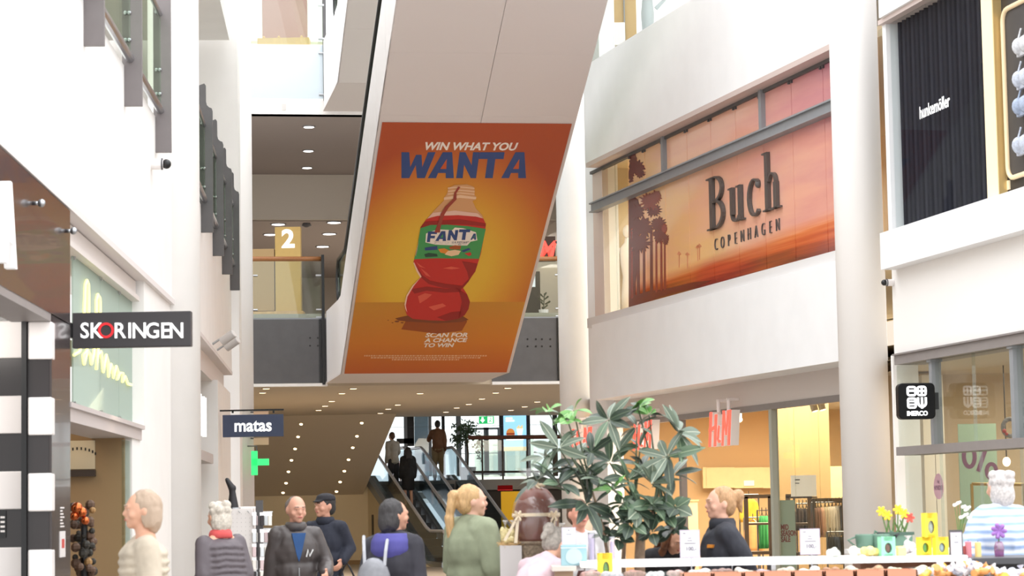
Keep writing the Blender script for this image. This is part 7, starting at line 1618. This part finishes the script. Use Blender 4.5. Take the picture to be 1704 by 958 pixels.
for i, px_ in enumerate((397, 412)): obj('hook', G().tube([(P(px_, 850, SDp).x, SDp, P(px_, 850, SDp).z), (P(px_, 850, SDp).x + .02, SDp - .05, P(px_, 853, SDp).z)], .004, 5), steel, t)
rows = ['top', 'second', 'third', 'fourth', 'fifth']
for j, y in enumerate((852, 880, 904, 926, 945)):
    z = P(430, y, SDp).z; obj('peg_bar', G().tube([(xb, SDp + .1, z), (P(452, y, SDp).x, SDp + .1, z)], .006, 6), steel, t)
    for i in range(5):
        px_ = 423 + i * 6.5; p = P(px_, y, SDp - .02 + .05 * (i % 2)); F = facing(p, .35); c = [('#efeef0', 'white'), ('#dfe3e6', 'pale grey'), ('#d9c3c4', 'pink'), ('#e9e4dc', 'cream'), ('#3a3638', 'black')][(i * 2 + j) % 5]
        s_ = thing('sock_pack', '%s sock pack in the %s row of the white stand%s' % (c[1], rows[j], ', inner half' if i < 2 else ', outer half'), 'socks', p, 'sock packs on the white stand')
        obj('card', G().fbox(F, -.022, .022, -.035, .0, -.004, 0), mat('pack_card', '#f4f2f2', .5), s_); obj('socks', G().fbox(F, -.018, .018, -.125, -.03, -.014, .008), mat('sock_' + c[1].replace(' ', '_'), c[0], .8), s_, bevel=.005)
lb = Vector((P(388, 845, SDp).x, SDp + .1, zt_)); t = thing('stocking_leg', 'black stockinged display leg standing toe up on the sock stand', 'mannequin leg', lb); LP = lambda x, y: P(x, y, SDp + .1)
g = G(); g.caps(LP(388, 845), LP(387, 822), .055, .034); g.caps(LP(387, 822), LP(386, 812), .034, .030); g.caps(LP(386, 812), LP(378, 798), .036, .022); g.ell(LP(388, 812), (.03, .03, .035))
obj('leg', fuse(g, .008, 3), mat('stocking_black', '#232124', .6), t, smooth=True); obj('stand_disc', G().lathe(lb, [(.06, 0), (.06, .012)], 18), steel, t)
p_ = P(388, 846, SDp + .1); t = thing('stand_top', 'white top board behind the stocking leg on the sock stand', 'board', (p_.x, SDp + .1, zt_)); obj('board', G().box(xa, xb + .01, SDp + .03, SDp + .25, zt_ - .02, zt_), ws_, t); obj('lip', G().box(xa, xb + .01, SDp + .24, SDp + .25, zt_ - .02, zt_ + .02), ws_, t)
# green cross; plates modelled for a sign's reflection, beyond the slim column
D = 47.0; w = D / 4023; f = facing(P(433, 772, D)); t = thing('pharmacy_cross', 'green lit cross sign peeking out behind the slim column', 'sign', f.o); gx = mat('cross_green', '#35d070', .5, emit=.5)
obj('cross', G().fbox(f, -13 * w, 14 * w, -2 * w, 9 * w, -.1, 0).fbox(f, -15 * w, -5 * w, -18 * w, 22 * w, -.1, 0), gx, t); obj('bracket', G().tube([f.w(-6 * w, 22 * w, -.05), f.w(-6 * w, 30 * w, -.05), P(402, 742, 47.6)], .015, 6), dark, t)
for y0, y1, lab in ((683, 726, 'beige plate for a sign reflection above the green cross'), (727, 740, 'narrow beige plate for a sign reflection directly above the green cross')):
    f = facing(P(436, y1, D + .3)); t = thing('reflection_plate', lab, 'sign', f.o); obj('plate', G().fbox(f, -14 * w, 11 * w, 0, (y1 - y0 - 1) * w, -.04, 0), mat('plate_beige', '#c9a98c', .6), t); obj('edge', G().fbox(f, -14 * w, 11 * w, (y1 - y0 - 1) * w, (y1 - y0) * w, -.045, .004), mat('plate_edge', '#8f7a68', .6), t); obj('bracket', G().tube([f.w(-8 * w, (y1 - y0 - 2) * w, -.03), P(402, y0 + 2, 47.6)], .015, 6), dark, t)
